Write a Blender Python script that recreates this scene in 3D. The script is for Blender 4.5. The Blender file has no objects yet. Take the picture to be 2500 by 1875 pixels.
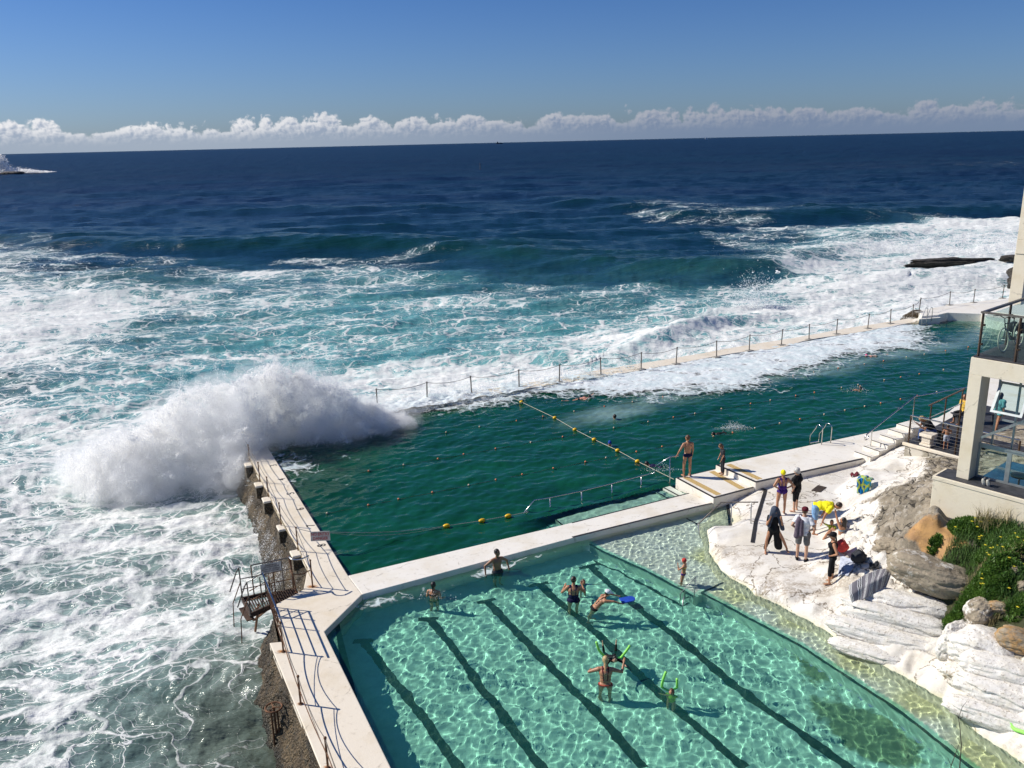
import bpy, bmesh, math, random
import numpy as np
from mathutils import Vector, Matrix, noise as mnoise
R = math.radians
scene = bpy.context.scene
COL = scene.collection
random.seed(7); rng = np.random.default_rng(7)

# ------------------------------------------------------------------ camera
PW, PH, F = 2500.0, 1875.0, 2097.0
CAM_H = 13.5
PITCH, ROLL = R(15.73), R(1.33)
_f = Vector((0, math.cos(PITCH), -math.sin(PITCH))); _u = Vector((0, math.sin(PITCH), math.cos(PITCH))); _r = Vector((1, 0, 0))
RT = _r*math.cos(ROLL) - _u*math.sin(ROLL); UP = _u*math.cos(ROLL) + _r*math.sin(ROLL); FW = _f
cd = bpy.data.cameras.new('camera'); cam = bpy.data.objects.new('camera', cd); COL.objects.link(cam); scene.camera = cam
cd.sensor_width = 36.0; cd.lens = 36.0*F/PW; cd.clip_start = 0.1; cd.clip_end = 90000
cam.matrix_world = Matrix(((RT.x, UP.x, -FW.x, 0), (RT.y, UP.y, -FW.y, 0), (RT.z, UP.z, -FW.z, CAM_H), (0, 0, 0, 1)))

def ray(x, y): return FW*F + RT*(x-1250) - UP*(y-937.5)
def G(x, y, z=0.0):
    """point of the place at height z that the photograph shows at (x, y)"""
    d = ray(x, y); t = (z-CAM_H)/d.z
    return Vector((d.x*t, d.y*t, z))
def GW(x, y, zb, zs=0.0):
    """point on a pool floor at zb seen through the water surface zs"""
    p = G(x, y, zs); d = ray(x, y).normalized()
    k = 1/1.333; h = Vector((d.x, d.y, 0))*k
    s = math.sqrt(max(1-h.length_squared, 1e-6)); t = (zb-zs)/(-s)
    return Vector((p.x+h.x*t, p.y+h.y*t, zb))
def GV(x, y, base):
    """point seen at (x, y) standing in the upright plane through base that faces the camera"""
    d = ray(x, y); t = base.y/d.y
    return Vector((d.x*t, base.y, CAM_H+d.z*t))
def GR(x, y, dist):
    d = ray(x, y); t = dist/math.hypot(d.x, d.y)
    return Vector((d.x*t, d.y*t, CAM_H+d.z*t))
def PX(x, y, z=0):
    v = Vector((x, y, z-CAM_H)); c = v.dot(FW)
    return 1250+F*v.dot(RT)/c, 937.5-F*v.dot(UP)/c

# ------------------------------------------------------------------ node materials
class NT:
    def __init__(s, tree): s.t = tree; s.n = tree.nodes; s.l = tree.links; s.n.clear()
    def add(s, kind, ins=None, **props):
        n = s.n.new(kind)
        for k, v in props.items(): setattr(n, k, v)
        if ins:
            for k, v in ins.items():
                sock = n.inputs[k]
                if hasattr(v, 'is_output') or isinstance(v, bpy.types.NodeSocket): s.l.new(v, sock)
                elif isinstance(v, bpy.types.Node): s.l.new(v.outputs[0], sock)
                else: sock.default_value = v
        return n
    def math(s, op, a, b=0.0, c=None, clamp=False):
        n = s.n.new('ShaderNodeMath'); n.operation = op; n.use_clamp = clamp
        for i, v in enumerate((a, b, c)):
            if v is None: continue
            if isinstance(v, (int, float)): n.inputs[i].default_value = v
            else: s.l.new(v if isinstance(v, bpy.types.NodeSocket) else v.outputs[0], n.inputs[i])
        return n.outputs[0]
    def mix(s, fac, a, b, mode='MIX'):
        n = s.n.new('ShaderNodeMix'); n.data_type = 'RGBA'; n.blend_type = mode; n.clamp_factor = True
        for i, v in ((0, fac), (6, a), (7, b)):
            if isinstance(v, (int, float)): n.inputs[i].default_value = v
            elif isinstance(v, (tuple, list)): n.inputs[i].default_value = tuple(v)+((1,) if len(v) == 3 else ())
            else: s.l.new(v if isinstance(v, bpy.types.NodeSocket) else v.outputs[0], n.inputs[i])
        return n.outputs[2]
    def ramp(s, fac, stops, interp='LINEAR'):
        n = s.n.new('ShaderNodeValToRGB'); n.color_ramp.interpolation = interp
        e = n.color_ramp.elements
        while len(e) < len(stops): e.new(0.5)
        for i, (p, c) in enumerate(stops):
            e[i].position = p; e[i].color = (c, c, c, 1) if isinstance(c, (int, float)) else tuple(c)+(1,)
        s.l.new(fac, n.inputs[0]); return n.outputs[0]
    def sstep(s, v, a, b):
        n = s.n.new('ShaderNodeMapRange'); n.interpolation_type = 'SMOOTHSTEP'
        n.inputs[1].default_value = a; n.inputs[2].default_value = b
        for i, q in ((1, a), (2, b)):
            if not isinstance(q, (int, float)): s.l.new(q, n.inputs[i])
            else: n.inputs[i].default_value = q
        s.l.new(v, n.inputs[0]); return n.outputs[0]
    def pos(s): return s.add('ShaderNodeNewGeometry').outputs['Position']
    def obj(s): return s.add('ShaderNodeTexCoord').outputs['Object']
    def map(s, v, scale=(1, 1, 1), rot=(0, 0, 0), loc=(0, 0, 0)):
        return s.add('ShaderNodeMapping', {'Vector': v, 'Scale': scale, 'Rotation': rot, 'Location': loc}).outputs[0]
    def noise(s, v, scale, detail=4, rough=0.55, dist=0.0):
        return s.add('ShaderNodeTexNoise', {'Vector': v, 'Scale': scale, 'Detail': detail, 'Roughness': rough, 'Distortion': dist}).outputs[0]
    def noisec(s, v, scale, detail=3):
        return s.add('ShaderNodeTexNoise', {'Vector': v, 'Scale': scale, 'Detail': detail}).outputs[1]
    def vor(s, v, scale, feature='F1'):
        return s.add('ShaderNodeTexVoronoi', {'Vector': v, 'Scale': scale}, feature=feature).outputs[0]
    def attr(s, name): return s.add('ShaderNodeAttribute', attribute_name=name)
    def vadd(s, a, b, op='ADD'):
        n = s.n.new('ShaderNodeVectorMath'); n.operation = op
        for i, v in ((0, a), (1, b)):
            if isinstance(v, (tuple, list)): n.inputs[i].default_value = v
            else: s.l.new(v, n.inputs[i])
        return n.outputs[0]
    def vscale(s, a, k):
        n = s.n.new('ShaderNodeVectorMath'); n.operation = 'SCALE'; s.l.new(a, n.inputs[0]); n.inputs[3].default_value = k; return n.outputs[0]
    def bump(s, h, strength=0.3, dist=0.02, normal=None):
        ins = {'Height': h, 'Strength': strength, 'Distance': dist}
        if normal is not None: ins['Normal'] = normal
        return s.add('ShaderNodeBump', ins).outputs[0]
    def pbr(s, base, rough=0.6, spec=0.5, metal=0.0, normal=None, **kw):
        ins = {'Roughness': rough, 'Metallic': metal, 'Specular IOR Level': spec}
        ins['Base Color'] = base if not isinstance(base, (tuple, list)) else tuple(base)+((1,) if len(base) == 3 else ())
        if normal is not None: ins['Normal'] = normal
        ins.update(kw)
        return s.add('ShaderNodeBsdfPrincipled', ins)
    def out(s, surf=None, vol=None):
        o = s.n.new('ShaderNodeOutputMaterial')
        if surf is not None: s.l.new(surf.outputs[0] if isinstance(surf, bpy.types.Node) else surf, o.inputs[0])
        if vol is not None: s.l.new(vol.outputs[0] if isinstance(vol, bpy.types.Node) else vol, o.inputs[1])
MATS = {}
def newmat(name):
    m = bpy.data.materials.new(name); m.use_nodes = True; MATS[name] = m
    return m, NT(m.node_tree)
def simple(name, col, rough=0.6, metal=0.0, var=0.12, scale=8.0, bump=0.0, spec=0.5, **kw):
    """one colour with a little mottling of its own"""
    if name in MATS: return MATS[name]
    m, t = newmat(name); v = t.obj()
    n = t.noise(v, scale, 5, 0.6)
    lo = tuple(c*(1-var) for c in col); hi = tuple(min(1, c*(1+var)) for c in col)
    c = t.mix(t.sstep(n, 0.3, 0.7), lo, hi)
    nr = t.bump(n, bump, 0.02) if bump else None
    t.out(t.pbr(c, rough, spec, metal, nr, **kw)); return m

# ------------------------------------------------------------------ mesh building
class MB:
    def __init__(s): s.v = []; s.f = []
    def add(s, vs, fs):
        o = len(s.v); s.v += [tuple(v) for v in vs]; s.f += [tuple(i+o for i in f) for f in fs]; return s
    def prism(s, poly, z0, z1):
        """poly: xy(z) points; z0/z1 numbers or lists"""
        n = len(poly); a = sum(poly[i][0]*poly[(i+1) % n][1]-poly[(i+1) % n][0]*poly[i][1] for i in range(n))
        if a < 0: poly = poly[::-1]; z1 = z1[::-1] if isinstance(z1, list) else z1; z0 = z0[::-1] if isinstance(z0, list) else z0
        g = lambda z, i: z[i] if isinstance(z, list) else z
        vs = [(p[0], p[1], g(z0, i)) for i, p in enumerate(poly)]+[(p[0], p[1], g(z1, i)) for i, p in enumerate(poly)]
        fs = [tuple(range(n-1, -1, -1)), tuple(range(n, 2*n))]+[(i, (i+1) % n, n+(i+1) % n, n+i) for i in range(n)]
        return s.add(vs, fs)
    def box(s, c, size, rz=0.0, M=None):
        hx, hy, hz = size[0]/2, size[1]/2, size[2]/2
        m = Matrix.Translation(Vector(c)) @ Matrix.Rotation(rz, 4, 'Z') if M is None else M
        vs = [m @ Vector((x*hx, y*hy, z*hz)) for x, y, z in ((-1,-1,-1),(1,-1,-1),(1,1,-1),(-1,1,-1),(-1,-1,1),(1,-1,1),(1,1,1),(-1,1,1))]
        return s.add(vs, [(3,2,1,0),(4,5,6,7),(0,1,5,4),(1,2,6,5),(2,3,7,6),(3,0,4,7)])
    def bar(s, a, b, w, h, up=Vector((0, 0, 1))):
        """box beam from a to b"""
        a = Vector(a); b = Vector(b); d = (b-a).normalized(); sd = d.cross(up)
        if sd.length < 1e-4: sd = Vector((1, 0, 0))
        sd.normalize(); u = sd.cross(d)
        vs = [p+sd*x*w/2+u*y*h/2 for p in (a, b) for x, y in ((-1,-1),(1,-1),(1,1),(-1,1))]
        return s.add(vs, [(0,1,2,3),(7,6,5,4),(1,0,4,5),(2,1,5,6),(3,2,6,7),(0,3,7,4)])
    def tube(s, pts, r, n=8, cap=True):
        pts = [Vector(p) for p in pts]; rs = r if isinstance(r, (list, tuple)) else [r]*len(pts)
        vs = []; prev = None
        for i, p in enumerate(pts):
            d = (pts[min(i+1, len(pts)-1)]-pts[max(i-1, 0)])
            d = d.normalized() if d.length > 1e-9 else Vector((0, 0, 1))
            if prev is None:
                a = d.orthogonal().normalized()
            else:
                a = prev-d*prev.dot(d)
                a = a.normalized() if a.length > 1e-6 else d.orthogonal().normalized()
            prev = a; b = d.cross(a)
            for k in range(n):
                t = 2*math.pi*k/n; vs.append(p+(a*math.cos(t)+b*math.sin(t))*rs[i])
        fs = []
        for i in range(len(pts)-1):
            for k in range(n): fs.append((i*n+k, i*n+(k+1) % n, (i+1)*n+(k+1) % n, (i+1)*n+k))
        if cap: fs += [tuple(range(n-1, -1, -1)), tuple(range((len(pts)-1)*n, len(pts)*n))]
        return s.add(vs, fs)
    def ball(s, c, r, seg=10, rings=7, M=None):
        rr = r if isinstance(r, (tuple, list)) else (r, r, r); c = Vector(c); vs = []; 
        for i in range(rings+1):
            th = math.pi*i/rings
            for k in range(seg):
                ph = 2*math.pi*k/seg; p = Vector((rr[0]*math.sin(th)*math.cos(ph), rr[1]*math.sin(th)*math.sin(ph), rr[2]*math.cos(th)))
                vs.append(c+(M @ p if M is not None else p))
        fs = [(i*seg+k, (i+1)*seg+k, (i+1)*seg+(k+1) % seg, i*seg+(k+1) % seg) for i in range(rings) for k in range(seg)]
        return s.add(vs, fs)
    def build(s, name, mat, parent=None, smooth=False, bevel=0.0, merge=False):
        me = bpy.data.meshes.new(name); me.from_pydata(s.v, [], s.f)
        if mat is not None:
            for m in (mat if isinstance(mat, (list, tuple)) else [mat]): me.materials.append(m)
        if merge or bevel:
            b = bmesh.new(); b.from_mesh(me); bmesh.ops.remove_doubles(b, verts=b.verts, dist=1e-5); bmesh.ops.recalc_face_normals(b, faces=b.faces)
            b.to_mesh(me); b.free()
        if smooth: me.polygons.foreach_set('use_smooth', [True]*len(me.polygons))
        me.update(); o = bpy.data.objects.new(name, me); COL.objects.link(o)
        if parent is not None: o.parent = parent; o.matrix_parent_inverse = parent_inv(parent)
        if bevel:
            md = o.modifiers.new('bevel', 'BEVEL'); md.width = bevel; md.segments = 2; md.limit_method = 'ANGLE'
        return o
def parent_inv(p):
    m = Matrix.LocRotScale(p.location, p.rotation_euler, p.scale)
    return m.inverted()
def mesh_np(name, verts, quads, mat, smooth=True, parent=None, tri=False):
    """big mesh from numpy arrays"""
    me = bpy.data.meshes.new(name); nv = len(verts); nf = len(quads); k = quads.shape[1]
    me.vertices.add(nv); me.vertices.foreach_set('co', np.ascontiguousarray(verts, dtype=np.float32).ravel())
    me.loops.add(nf*k); me.loops.foreach_set('vertex_index', np.ascontiguousarray(quads, dtype=np.int32).ravel())
    me.polygons.add(nf); me.polygons.foreach_set('loop_start', np.arange(0, nf*k, k, dtype=np.int32))
    if smooth: me.polygons.foreach_set('use_smooth', np.ones(nf, dtype=bool))
    me.update(calc_edges=True)
    if mat is not None: me.materials.append(mat)
    o = bpy.data.objects.new(name, me); COL.objects.link(o)
    if parent is not None: o.parent = parent; o.matrix_parent_inverse = parent_inv(parent)
    return o
def fattr(o, name, arr):
    a = o.data.attributes.new(name, 'FLOAT', 'POINT'); a.data.foreach_set('value', np.ascontiguousarray(arr, dtype=np.float32))
def grid_quads(nr, nc):
    i = np.arange(nr-1)[:, None]*nc+np.arange(nc-1)[None, :]
    return np.stack([i, i+1, i+nc+1, i+nc], -1).reshape(-1, 4)
def compact(verts, quads, keep):
    q = quads[keep]; used = np.unique(q); mp = np.full(len(verts), -1); mp[used] = np.arange(len(used))
    return verts[used], mp[q], used
def tag(o, label=None, cat=None, group=None, kind=None):
    if label: o['label'] = label
    if cat: o['category'] = cat
    if group: o['group'] = group
    if kind: o['kind'] = kind
    return o
def empty(name, loc=(0, 0, 0), rz=0.0, label=None, cat=None, group=None):
    o = bpy.data.objects.new(name, None); COL.objects.link(o); o.location = loc; o.rotation_euler = (0, 0, rz); o.empty_display_size = 0.2
    return tag(o, label, cat, group)
def inside(px, py, poly):
    """numpy point in polygon"""
    r = np.zeros(px.shape, bool); n = len(poly)
    for i in range(n):
        x0, y0 = poly[i][0], poly[i][1]; x1, y1 = poly[(i+1) % n][0], poly[(i+1) % n][1]
        if y0 == y1: continue
        c = ((y0 > py) != (y1 > py)) & (px < (x1-x0)*(py-y0)/(y1-y0)+x0); r ^= c
    return r
def segdist(px, py, a, b):
    """distance to segment ab and signed side (positive = left of a->b)"""
    dx, dy = b[0]-a[0], b[1]-a[1]; L2 = dx*dx+dy*dy
    t = np.clip(((px-a[0])*dx+(py-a[1])*dy)/L2, 0, 1)
    d = np.hypot(px-a[0]-t*dx, py-a[1]-t*dy); s = (dx*(py-a[1])-dy*(px-a[0]))/math.sqrt(L2)
    return d, s, t
def sm(x, a, b):
    t = np.clip((x-a)/(b-a), 0, 1); return t*t*(3-2*t)
# value noise + fft wave patches
_tab = rng.random((256, 256)).astype(np.float32)
def vnoise(x, y):
    xi = np.floor(x).astype(int); yi = np.floor(y).astype(int); fx = x-xi; fy = y-yi
    fx = fx*fx*(3-2*fx); fy = fy*fy*(3-2*fy); a = _tab[yi % 256, xi % 256]; b = _tab[yi % 256, (xi+1) % 256]; c = _tab[(yi+1) % 256, xi % 256]; d = _tab[(yi+1) % 256, (xi+1) % 256]
    return (a*(1-fx)+b*fx)*(1-fy)+(c*(1-fx)+d*fx)*fy
def fbm(x, y, oc=4, gain=0.5):
    s = 0; a = 1; t = 0
    for i in range(oc):
        s = s+a*vnoise(x*(2**i)+17.3*i, y*(2**i)-9.1*i); t += a; a *= gain
    return s/t-0.5
def fft_patch(n, L, wind, peak, spread=2, lo=0.0, seed=1, power=4.0):
    """random wave patch of size L metres with std 1; peak = dominant wavelength"""
    g = np.random.default_rng(seed); k = np.fft.fftfreq(n, L/n)*2*math.pi; kx, ky = np.meshgrid(k, k); kk = np.hypot(kx, ky); kk[0, 0] = 1
    kp = 2*math.pi/peak; S = np.exp(-1.25*(kp/kk)**2)/kk**power
    c = (kx*math.cos(wind)+ky*math.sin(wind))/kk; S *= np.abs(c)**spread+0.03
    S[0, 0] = 0; S[kk > math.pi*n/L*0.8] = 0
    h = np.fft.ifft2(np.sqrt(S)*(g.normal(size=(n, n))+1j*g.normal(size=(n, n)))).real
    return (h/h.std()).astype(np.float32)
def samp(patch, L, x, y, rot=0.0):
    n = patch.shape[0]; c, s = math.cos(rot), math.sin(rot); u = (x*c+y*s)/L*n; v = (-x*s+y*c)/L*n
    ui = np.floor(u).astype(int); vi = np.floor(v).astype(int); fu = u-ui; fv = v-vi
    a = patch[vi % n, ui % n]; b = patch[vi % n, (ui+1) % n]; c_ = patch[(vi+1) % n, ui % n]; d = patch[(vi+1) % n, (ui+1) % n]
    return (a*(1-fu)+b*fu)*(1-fv)+(c_*(1-fu)+d*fu)*fv
def caustic(o):
    o.cycles.is_caustics_receiver = True; return o
# ------------------------------------------------------------------ light and sky
SUN_AZ, SUN_EL = R(166), R(38.3)          # azimuth counter-clockwise from +x
sl = bpy.data.lights.new('sun', 'SUN'); sl.energy = 5.0; sl.angle = R(0.5); sl.color = (1.0, 0.94, 0.84)
so = bpy.data.objects.new('sun', sl); COL.objects.link(so)
sd = Vector((math.cos(SUN_AZ)*math.cos(SUN_EL), math.sin(SUN_AZ)*math.cos(SUN_EL), math.sin(SUN_EL)))
so.rotation_euler = sd.to_track_quat('Z', 'Y').to_euler(); so.location = (0, 0, 60)
sl.cycles.is_caustics_light = True
w = bpy.data.worlds.new('World'); scene.world = w; w.use_nodes = True
t = NT(w.node_tree)
sky = t.add('ShaderNodeTexSky', sky_type='NISHITA', sun_disc=False, sun_elevation=SUN_EL, sun_rotation=R(90)-SUN_AZ, altitude=0.0, air_density=1.0, dust_density=0.6, ozone_density=4.0)
dirv = t.add('ShaderNodeTexCoord').outputs['Generated']
sep = t.add('ShaderNodeSeparateXYZ', {0: dirv})
x, y, z = sep.outputs
az = t.math('ARCTAN2', x, y); el = t.math('ARCSINE', z)     # radians
uv = t.add('ShaderNodeCombineXYZ', {0: t.math('MULTIPLY', az, 57.3), 1: t.math('MULTIPLY', el, 57.3), 2: 0.0}).outputs[0]  # degrees
eld = t.math('MULTIPLY', el, 57.3)
def fb(vec, sc, det=5): return t.noise(vec, sc, det, 0.58)
warp = t.vadd(uv, t.vscale(t.vadd(t.noisec(uv, 1.5, 2), (0.5, 0.5, 0.5), 'SUBTRACT'), 0.35))
topn = t.noise(t.map(uv, (1, 0, 0)), 0.22, 3, 0.6)
puf = t.vor(t.map(warp, (1.0, 1.3, 1)), 0.62)            # rounded heads
puf2 = t.vor(t.map(warp, (1.0, 1.3, 1), loc=(3.3, 1.7, 0)), 1.7)
fine = fb(warp, 4.0, 5)
def density(el_off):
    return None
top = t.math('ADD', 0.85, t.math('MULTIPLY', topn, 1.5))
lump = t.math('ADD', t.math('MULTIPLY', t.math('SUBTRACT', 0.55, puf), 1.15), t.math('ADD', t.math('MULTIPLY', t.math('SUBTRACT', 0.5, puf2), 0.45), t.math('MULTIPLY', t.math('SUBTRACT', fine, 0.5), 0.7)))
edge = t.math('SUBTRACT', t.math('ADD', top, lump), eld)
cov = t.sstep(edge, 0.0, 0.30)
# light on the heads: compare with the same field moved towards the sun (left and up)
warp2 = t.vadd(warp, (-0.13, 0.10, 0))
pufb = t.vor(t.map(warp2, (1.0, 1.3, 1)), 0.62); pufc = t.vor(t.map(warp2, (1.0, 1.3, 1), loc=(3.3, 1.7, 0)), 1.7); fineb = fb(warp2, 4.0, 5)
dl = t.math('ADD', t.math('MULTIPLY', t.math('SUBTRACT', pufb, puf), 1.3), t.math('ADD', t.math('MULTIPLY', t.math('SUBTRACT', pufc, puf2), 0.8), t.math('MULTIPLY', t.math('SUBTRACT', fine, fineb), 1.3)))
headlit = t.math('MULTIPLY', t.math('SUBTRACT', 1.0, t.sstep(edge, 0.1, 1.1)), 0.75)
side = t.sstep(az, -0.4, 0.3)                       # the bank grows greyer to the right, away from the sun
lit = t.math('ADD', t.math('ADD', t.math('MULTIPLY', dl, 1.5), 0.22), headlit, clamp=True)
lit = t.math('MULTIPLY', lit, t.math('SUBTRACT', 1.0, t.math('MULTIPLY', side, 0.3)))
shade = t.mix(side, (0.32, 0.38, 0.49), (0.17, 0.22, 0.34))
bright = t.mix(side, (0.78, 0.78, 0.80), (0.40, 0.41, 0.46))
cc = t.mix(lit, shade, bright)
haze = t.mix(side, (0.33, 0.39, 0.48), (0.17, 0.23, 0.35))
cc = t.mix(t.sstep(eld, 0.2, 1.5), haze, cc)
STR = 0.075
cs = t.mix(1.0, cc, (1/STR, 1/STR, 1/STR), 'MULTIPLY')
cov = t.math('MULTIPLY', cov, t.math('SUBTRACT', 0.95, t.math('MULTIPLY', side, 0.12)))
# clear-sky tint: deeper blue upwards as in the photograph
skyc = t.mix(1.0, sky.outputs[0], t.mix(t.sstep(eld, -1.0, 17.0), (0.58, 0.75, 1.12), (0.26, 0.53, 0.97)), 'MULTIPLY')
colr = t.mix(cov, skyc, cs)
bg = t.add('ShaderNodeBackground', {'Color': colr, 'Strength': STR})
o = t.n.new('ShaderNodeOutputWorld'); t.l.new(bg.outputs[0], o.inputs[0])
vs = scene.view_settings; vs.view_transform = 'Standard'; vs.look = 'None'; vs.exposure = 0.14; vs.gamma = 1.0; vs.use_curve_mapping = False
cy = scene.cycles
cy.adaptive_threshold = 0.02; cy.max_bounces = 12; cy.diffuse_bounces = 6; cy.glossy_bounces = 3; cy.transmission_bounces = 6; cy.transparent_max_bounces = 12; cy.volume_bounces = 9
cy.caustics_reflective = False; cy.caustics_refractive = True
cy.sample_clamp_indirect = 6.0; cy.use_denoising = True; cy.blur_glossy = 0.3
# ------------------------------------------------------------------ key points of the place (metres)
SEA = -1.6
ZS, ZL, ZU, ZT = 0.2, 0.42, 0.64, 0.42     # slab, lower platform, upper platform, terrace
def XY(p): return (p[0], p[1])
def isect(p, p2, q, q2):
    d1 = (p2[0]-p[0], p2[1]-p[1]); d2 = (q2[0]-q[0], q2[1]-q[1]); den = d1[0]*d2[1]-d1[1]*d2[0]
    t = ((q[0]-p[0])*d2[1]-(q[1]-p[1])*d2[0])/den
    return (p[0]+d1[0]*t, p[1]+d1[1]*t)
def ext(a, b, k): return (b[0]+(b[0]-a[0])*k, b[1]+(b[1]-a[1])*k)
A = XY(G(850, 1405, ZS)); B0 = XY(G(665.5, 1111, ZS))
K = XY(G(884, 1451, ZS)); K2 = XY(G(792, 1542, ZS)); K3 = XY(G(955, 1875, ZS)); K4 = ext(K2, K3, 0.5)
OW1, OW2 = XY(G(1042.8, 978.3, .15)), XY(G(2173.3, 790, .15))       # line of the outer posts
IW1, IW2 = XY(G(1320, 951, .15)), XY(G(2124.5, 820, .15))           # pool edge of the outer walkway
CI = isect(A, B0, IW1, IW2)                                          # inner corner, hidden by the spray
S1, S2 = XY(G(610.6, 1124, ZS)), XY(G(751, 1385, ZS))               # sea edge of the side wall
CO = isect(S1, S2, OW1, OW2)
IWE = XY(G(2229, 787.5, .15)); OWE = XY(G(2232, 776, .15))
# plane of the clubhouse facade
E0 = G(2334, 1164, 3.9); dU = (ray(-600, 395)); dU.z = 0; dU.normalize(); dU = -dU if dU.x < 0 else dU
dU = Vector((abs(dU.x), -abs(dU.y), 0)); dN = Vector((dU.y, -dU.x, 0)); dN = dN if dN.x < 0 else -dN       # dN points out towards the sea
def BP(px, py, off=0.0):
    """point of the facade plane (shifted out by off) seen at px, py -> (u, z)"""
    d = ray(px, py); o = Vector((0, 0, CAM_H)); p0 = E0+dN*off; t = (p0-o).dot(dN)/d.dot(dN); p = o+d*t; return (p-E0).dot(dU), p.z
# paint, concrete
def white_paint(name, tint=(0.83, 0.79, 0.71), dirt=0.35):
    m, t = newmat(name); v = t.pos()
    n1 = t.noise(v, 0.9, 5, 0.65); n2 = t.noise(v, 6.0, 5, 0.7); n3 = t.noise(t.map(v, (1, 1, 1), loc=(7, 3, 1)), 25, 4, 0.6)
    c = t.mix(t.sstep(n1, 0.42, 0.75), tint, tuple(x*y for x, y in zip(tint, (0.90, 0.86, 0.78))))
    c = t.mix(t.math('MULTIPLY', t.sstep(n2, 0.57, 0.72), dirt*1.3), c, (0.42, 0.35, 0.26)); n4 = t.noise(t.map(v, (1, 1, 1), loc=(2, 5, 0)), .35, 5, .7); c = t.mix(t.math('MULTIPLY', t.sstep(n4, .50, .66), dirt*.8), c, (0.60, 0.53, 0.42))
    crack = t.sstep(t.add('ShaderNodeTexVoronoi', {'Vector': t.vadd(v, t.vscale(t.noisec(v, 2.0), 0.5)), 'Scale': 0.35}, feature='DISTANCE_TO_EDGE').outputs[0], 0.012, 0.0)
    c = t.mix(t.math('MULTIPLY', crack, t.math('MULTIPLY', t.sstep(n2, 0.45, 0.6), 0.45)), c, (0.30, 0.26, 0.20))
    t.out(t.pbr(c, 0.55, 0.35, 0, t.bump(t.math('ADD', n3, t.math('MULTIPLY', n2, 2)), 0.25, 0.012))); return m
PAINT = white_paint('white_paint')
PAINT2 = white_paint('cream_paint', (0.80, 0.72, 0.59), 0.3)
BLACK = simple('black_paint', (0.022, 0.02, 0.018), 0.6, var=0.4, scale=6, bump=0.2)
YEL = simple('ochre_grip', (0.52, 0.36, 0.14), 0.85, var=0.35, scale=30, bump=0.5)
STEEL = simple('galvanised_steel', (0.42, 0.42, 0.41), 0.35, 0.8, 0.2, 20)
RUST = simple('rusty_steel', (0.16, 0.075, 0.035), 0.7, 0.25, 0.5, 14, 0.4)
CHROME = simple('stainless_steel', (0.62, 0.61, 0.58), 0.22, 1.0, 0.08, 10)
GREYR = simple('weathered_rail', (0.16, 0.14, 0.12), 0.5, 0.5, 0.3, 10)
ROPE = simple('rope', (0.32, 0.33, 0.30), 0.8, var=0.2, scale=40)

def barnacle(name, base=(0.060, 0.040, 0.020), pale=(0.19, 0.135, 0.07)):
    m, t = newmat(name); v = t.pos()
    n = t.noise(v, 1.1, 6, 0.65); n2 = t.noise(v, 9, 5, 0.7); vv = t.vor(v, 16)
    sp = t.add('ShaderNodeSeparateXYZ', {0: v}).outputs[2]
    c = t.mix(t.sstep(n, 0.38, 0.62), base, pale)
    c = t.mix(t.sstep(n2, 0.52, 0.62), c, (0.055, 0.05, 0.032))
    c = t.mix(t.math('MULTIPLY', t.sstep(vv, 0.28, 0.12), 0.5), c, (0.26, 0.21, 0.14))
    c = t.mix(t.sstep(t.math('ADD', sp, n), -0.5, -1.3), c, (0.035, 0.033, 0.022))
    h = t.math('ADD', t.math('MULTIPLY', n2, 1.4), t.math('MULTIPLY', t.math('SUBTRACT', 1, vv), 0.7))
    t.out(t.pbr(c, 0.5, 0.5, 0, t.bump(h, 1.0, 0.14))); return m
BARN = barnacle('barnacled_rock')

# ---- the slab of the side wall facing the open sea, with its rocky foot
side_wall = empty('sea_wall', (S2[0], S2[1], SEA), label='long white-topped sea wall with barnacled foot between pools and open sea', cat='wall')
P = lambda x, y, z=ZS: XY(G(x, y, z))
N1, N2, N3, N4 = P(741, 1438), P(728, 1447), P(663, 1480), P(690, 1566)
N5 = P(657.5, 1569); N6 = P(782, 1875); N7 = ext(N5, N6, 0.6)
CIx = ext(A, CI, 0.0)
slab = [A, CI, CO, S1, S2, N1, N2, N3, N4, N5, N6, N7, K4, K3, K2, K]
m = MB().prism(slab, -0.02, ZS); m.build('slab_top', PAINT2, side_wall, bevel=0.025, merge=True)
# rough body: a strip that leans out towards the sea
edge = [ext(S1, CO, 0.15), CO, S1, S2, N1, N2, N3, (N4[0]-.12, N4[1]), N5, N6, N7]
path = []
for i in range(len(edge)-1):
    a, b = Vector(edge[i]), Vector(edge[i+1]); n = max(2, int((b-a).length/0.06))
    for k in range(n): path.append(a.lerp(b, k/n))
path = np.array([p[:] for p in path]);
def smooth_path(p, k):
    for _ in range(k): p[1:-1] = (p[:-2]+2*p[1:-1]+p[2:])/4
    return p
sp_ = smooth_path(path.copy(), 60); tn = np.gradient(sp_, axis=0); tn /= np.linalg.norm(tn, axis=1)[:, None]; nrm = np.stack([-tn[:, 1], tn[:, 0]], 1)
if np.dot(nrm[len(nrm)//2], np.array([-1, -.4])) < 0: nrm = -nrm
nz = 90; zz = np.linspace(ZS-.01, SEA-1.3, nz); V_ = []
s_ = np.arange(len(path))*0.06
for j, z in enumerate(zz):
    dep = (ZS-z); k = min(1, dep/0.25)
    out_ = 0.01+0.58*dep**1.1*(0.7+0.6*fbm(s_*0.25, np.full_like(s_, z*0.4), 3)) + k*(0.34*fbm(s_*0.9, np.full_like(s_, z*1.2)+5, 5, .6)+0.30*fbm(s_*3.2, np.full_like(s_, z*3.4)+9, 5, .7))
    out_ = out_-0.10*k
    base = path*(1-k)+(sp_)*k if j > 0 else path
    q = base+nrm*out_[:, None]
    V_.append(np.column_stack([q, np.full(len(q), z)+0.05*k*fbm(s_*3, np.full_like(s_, z*3), 2)]))
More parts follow.
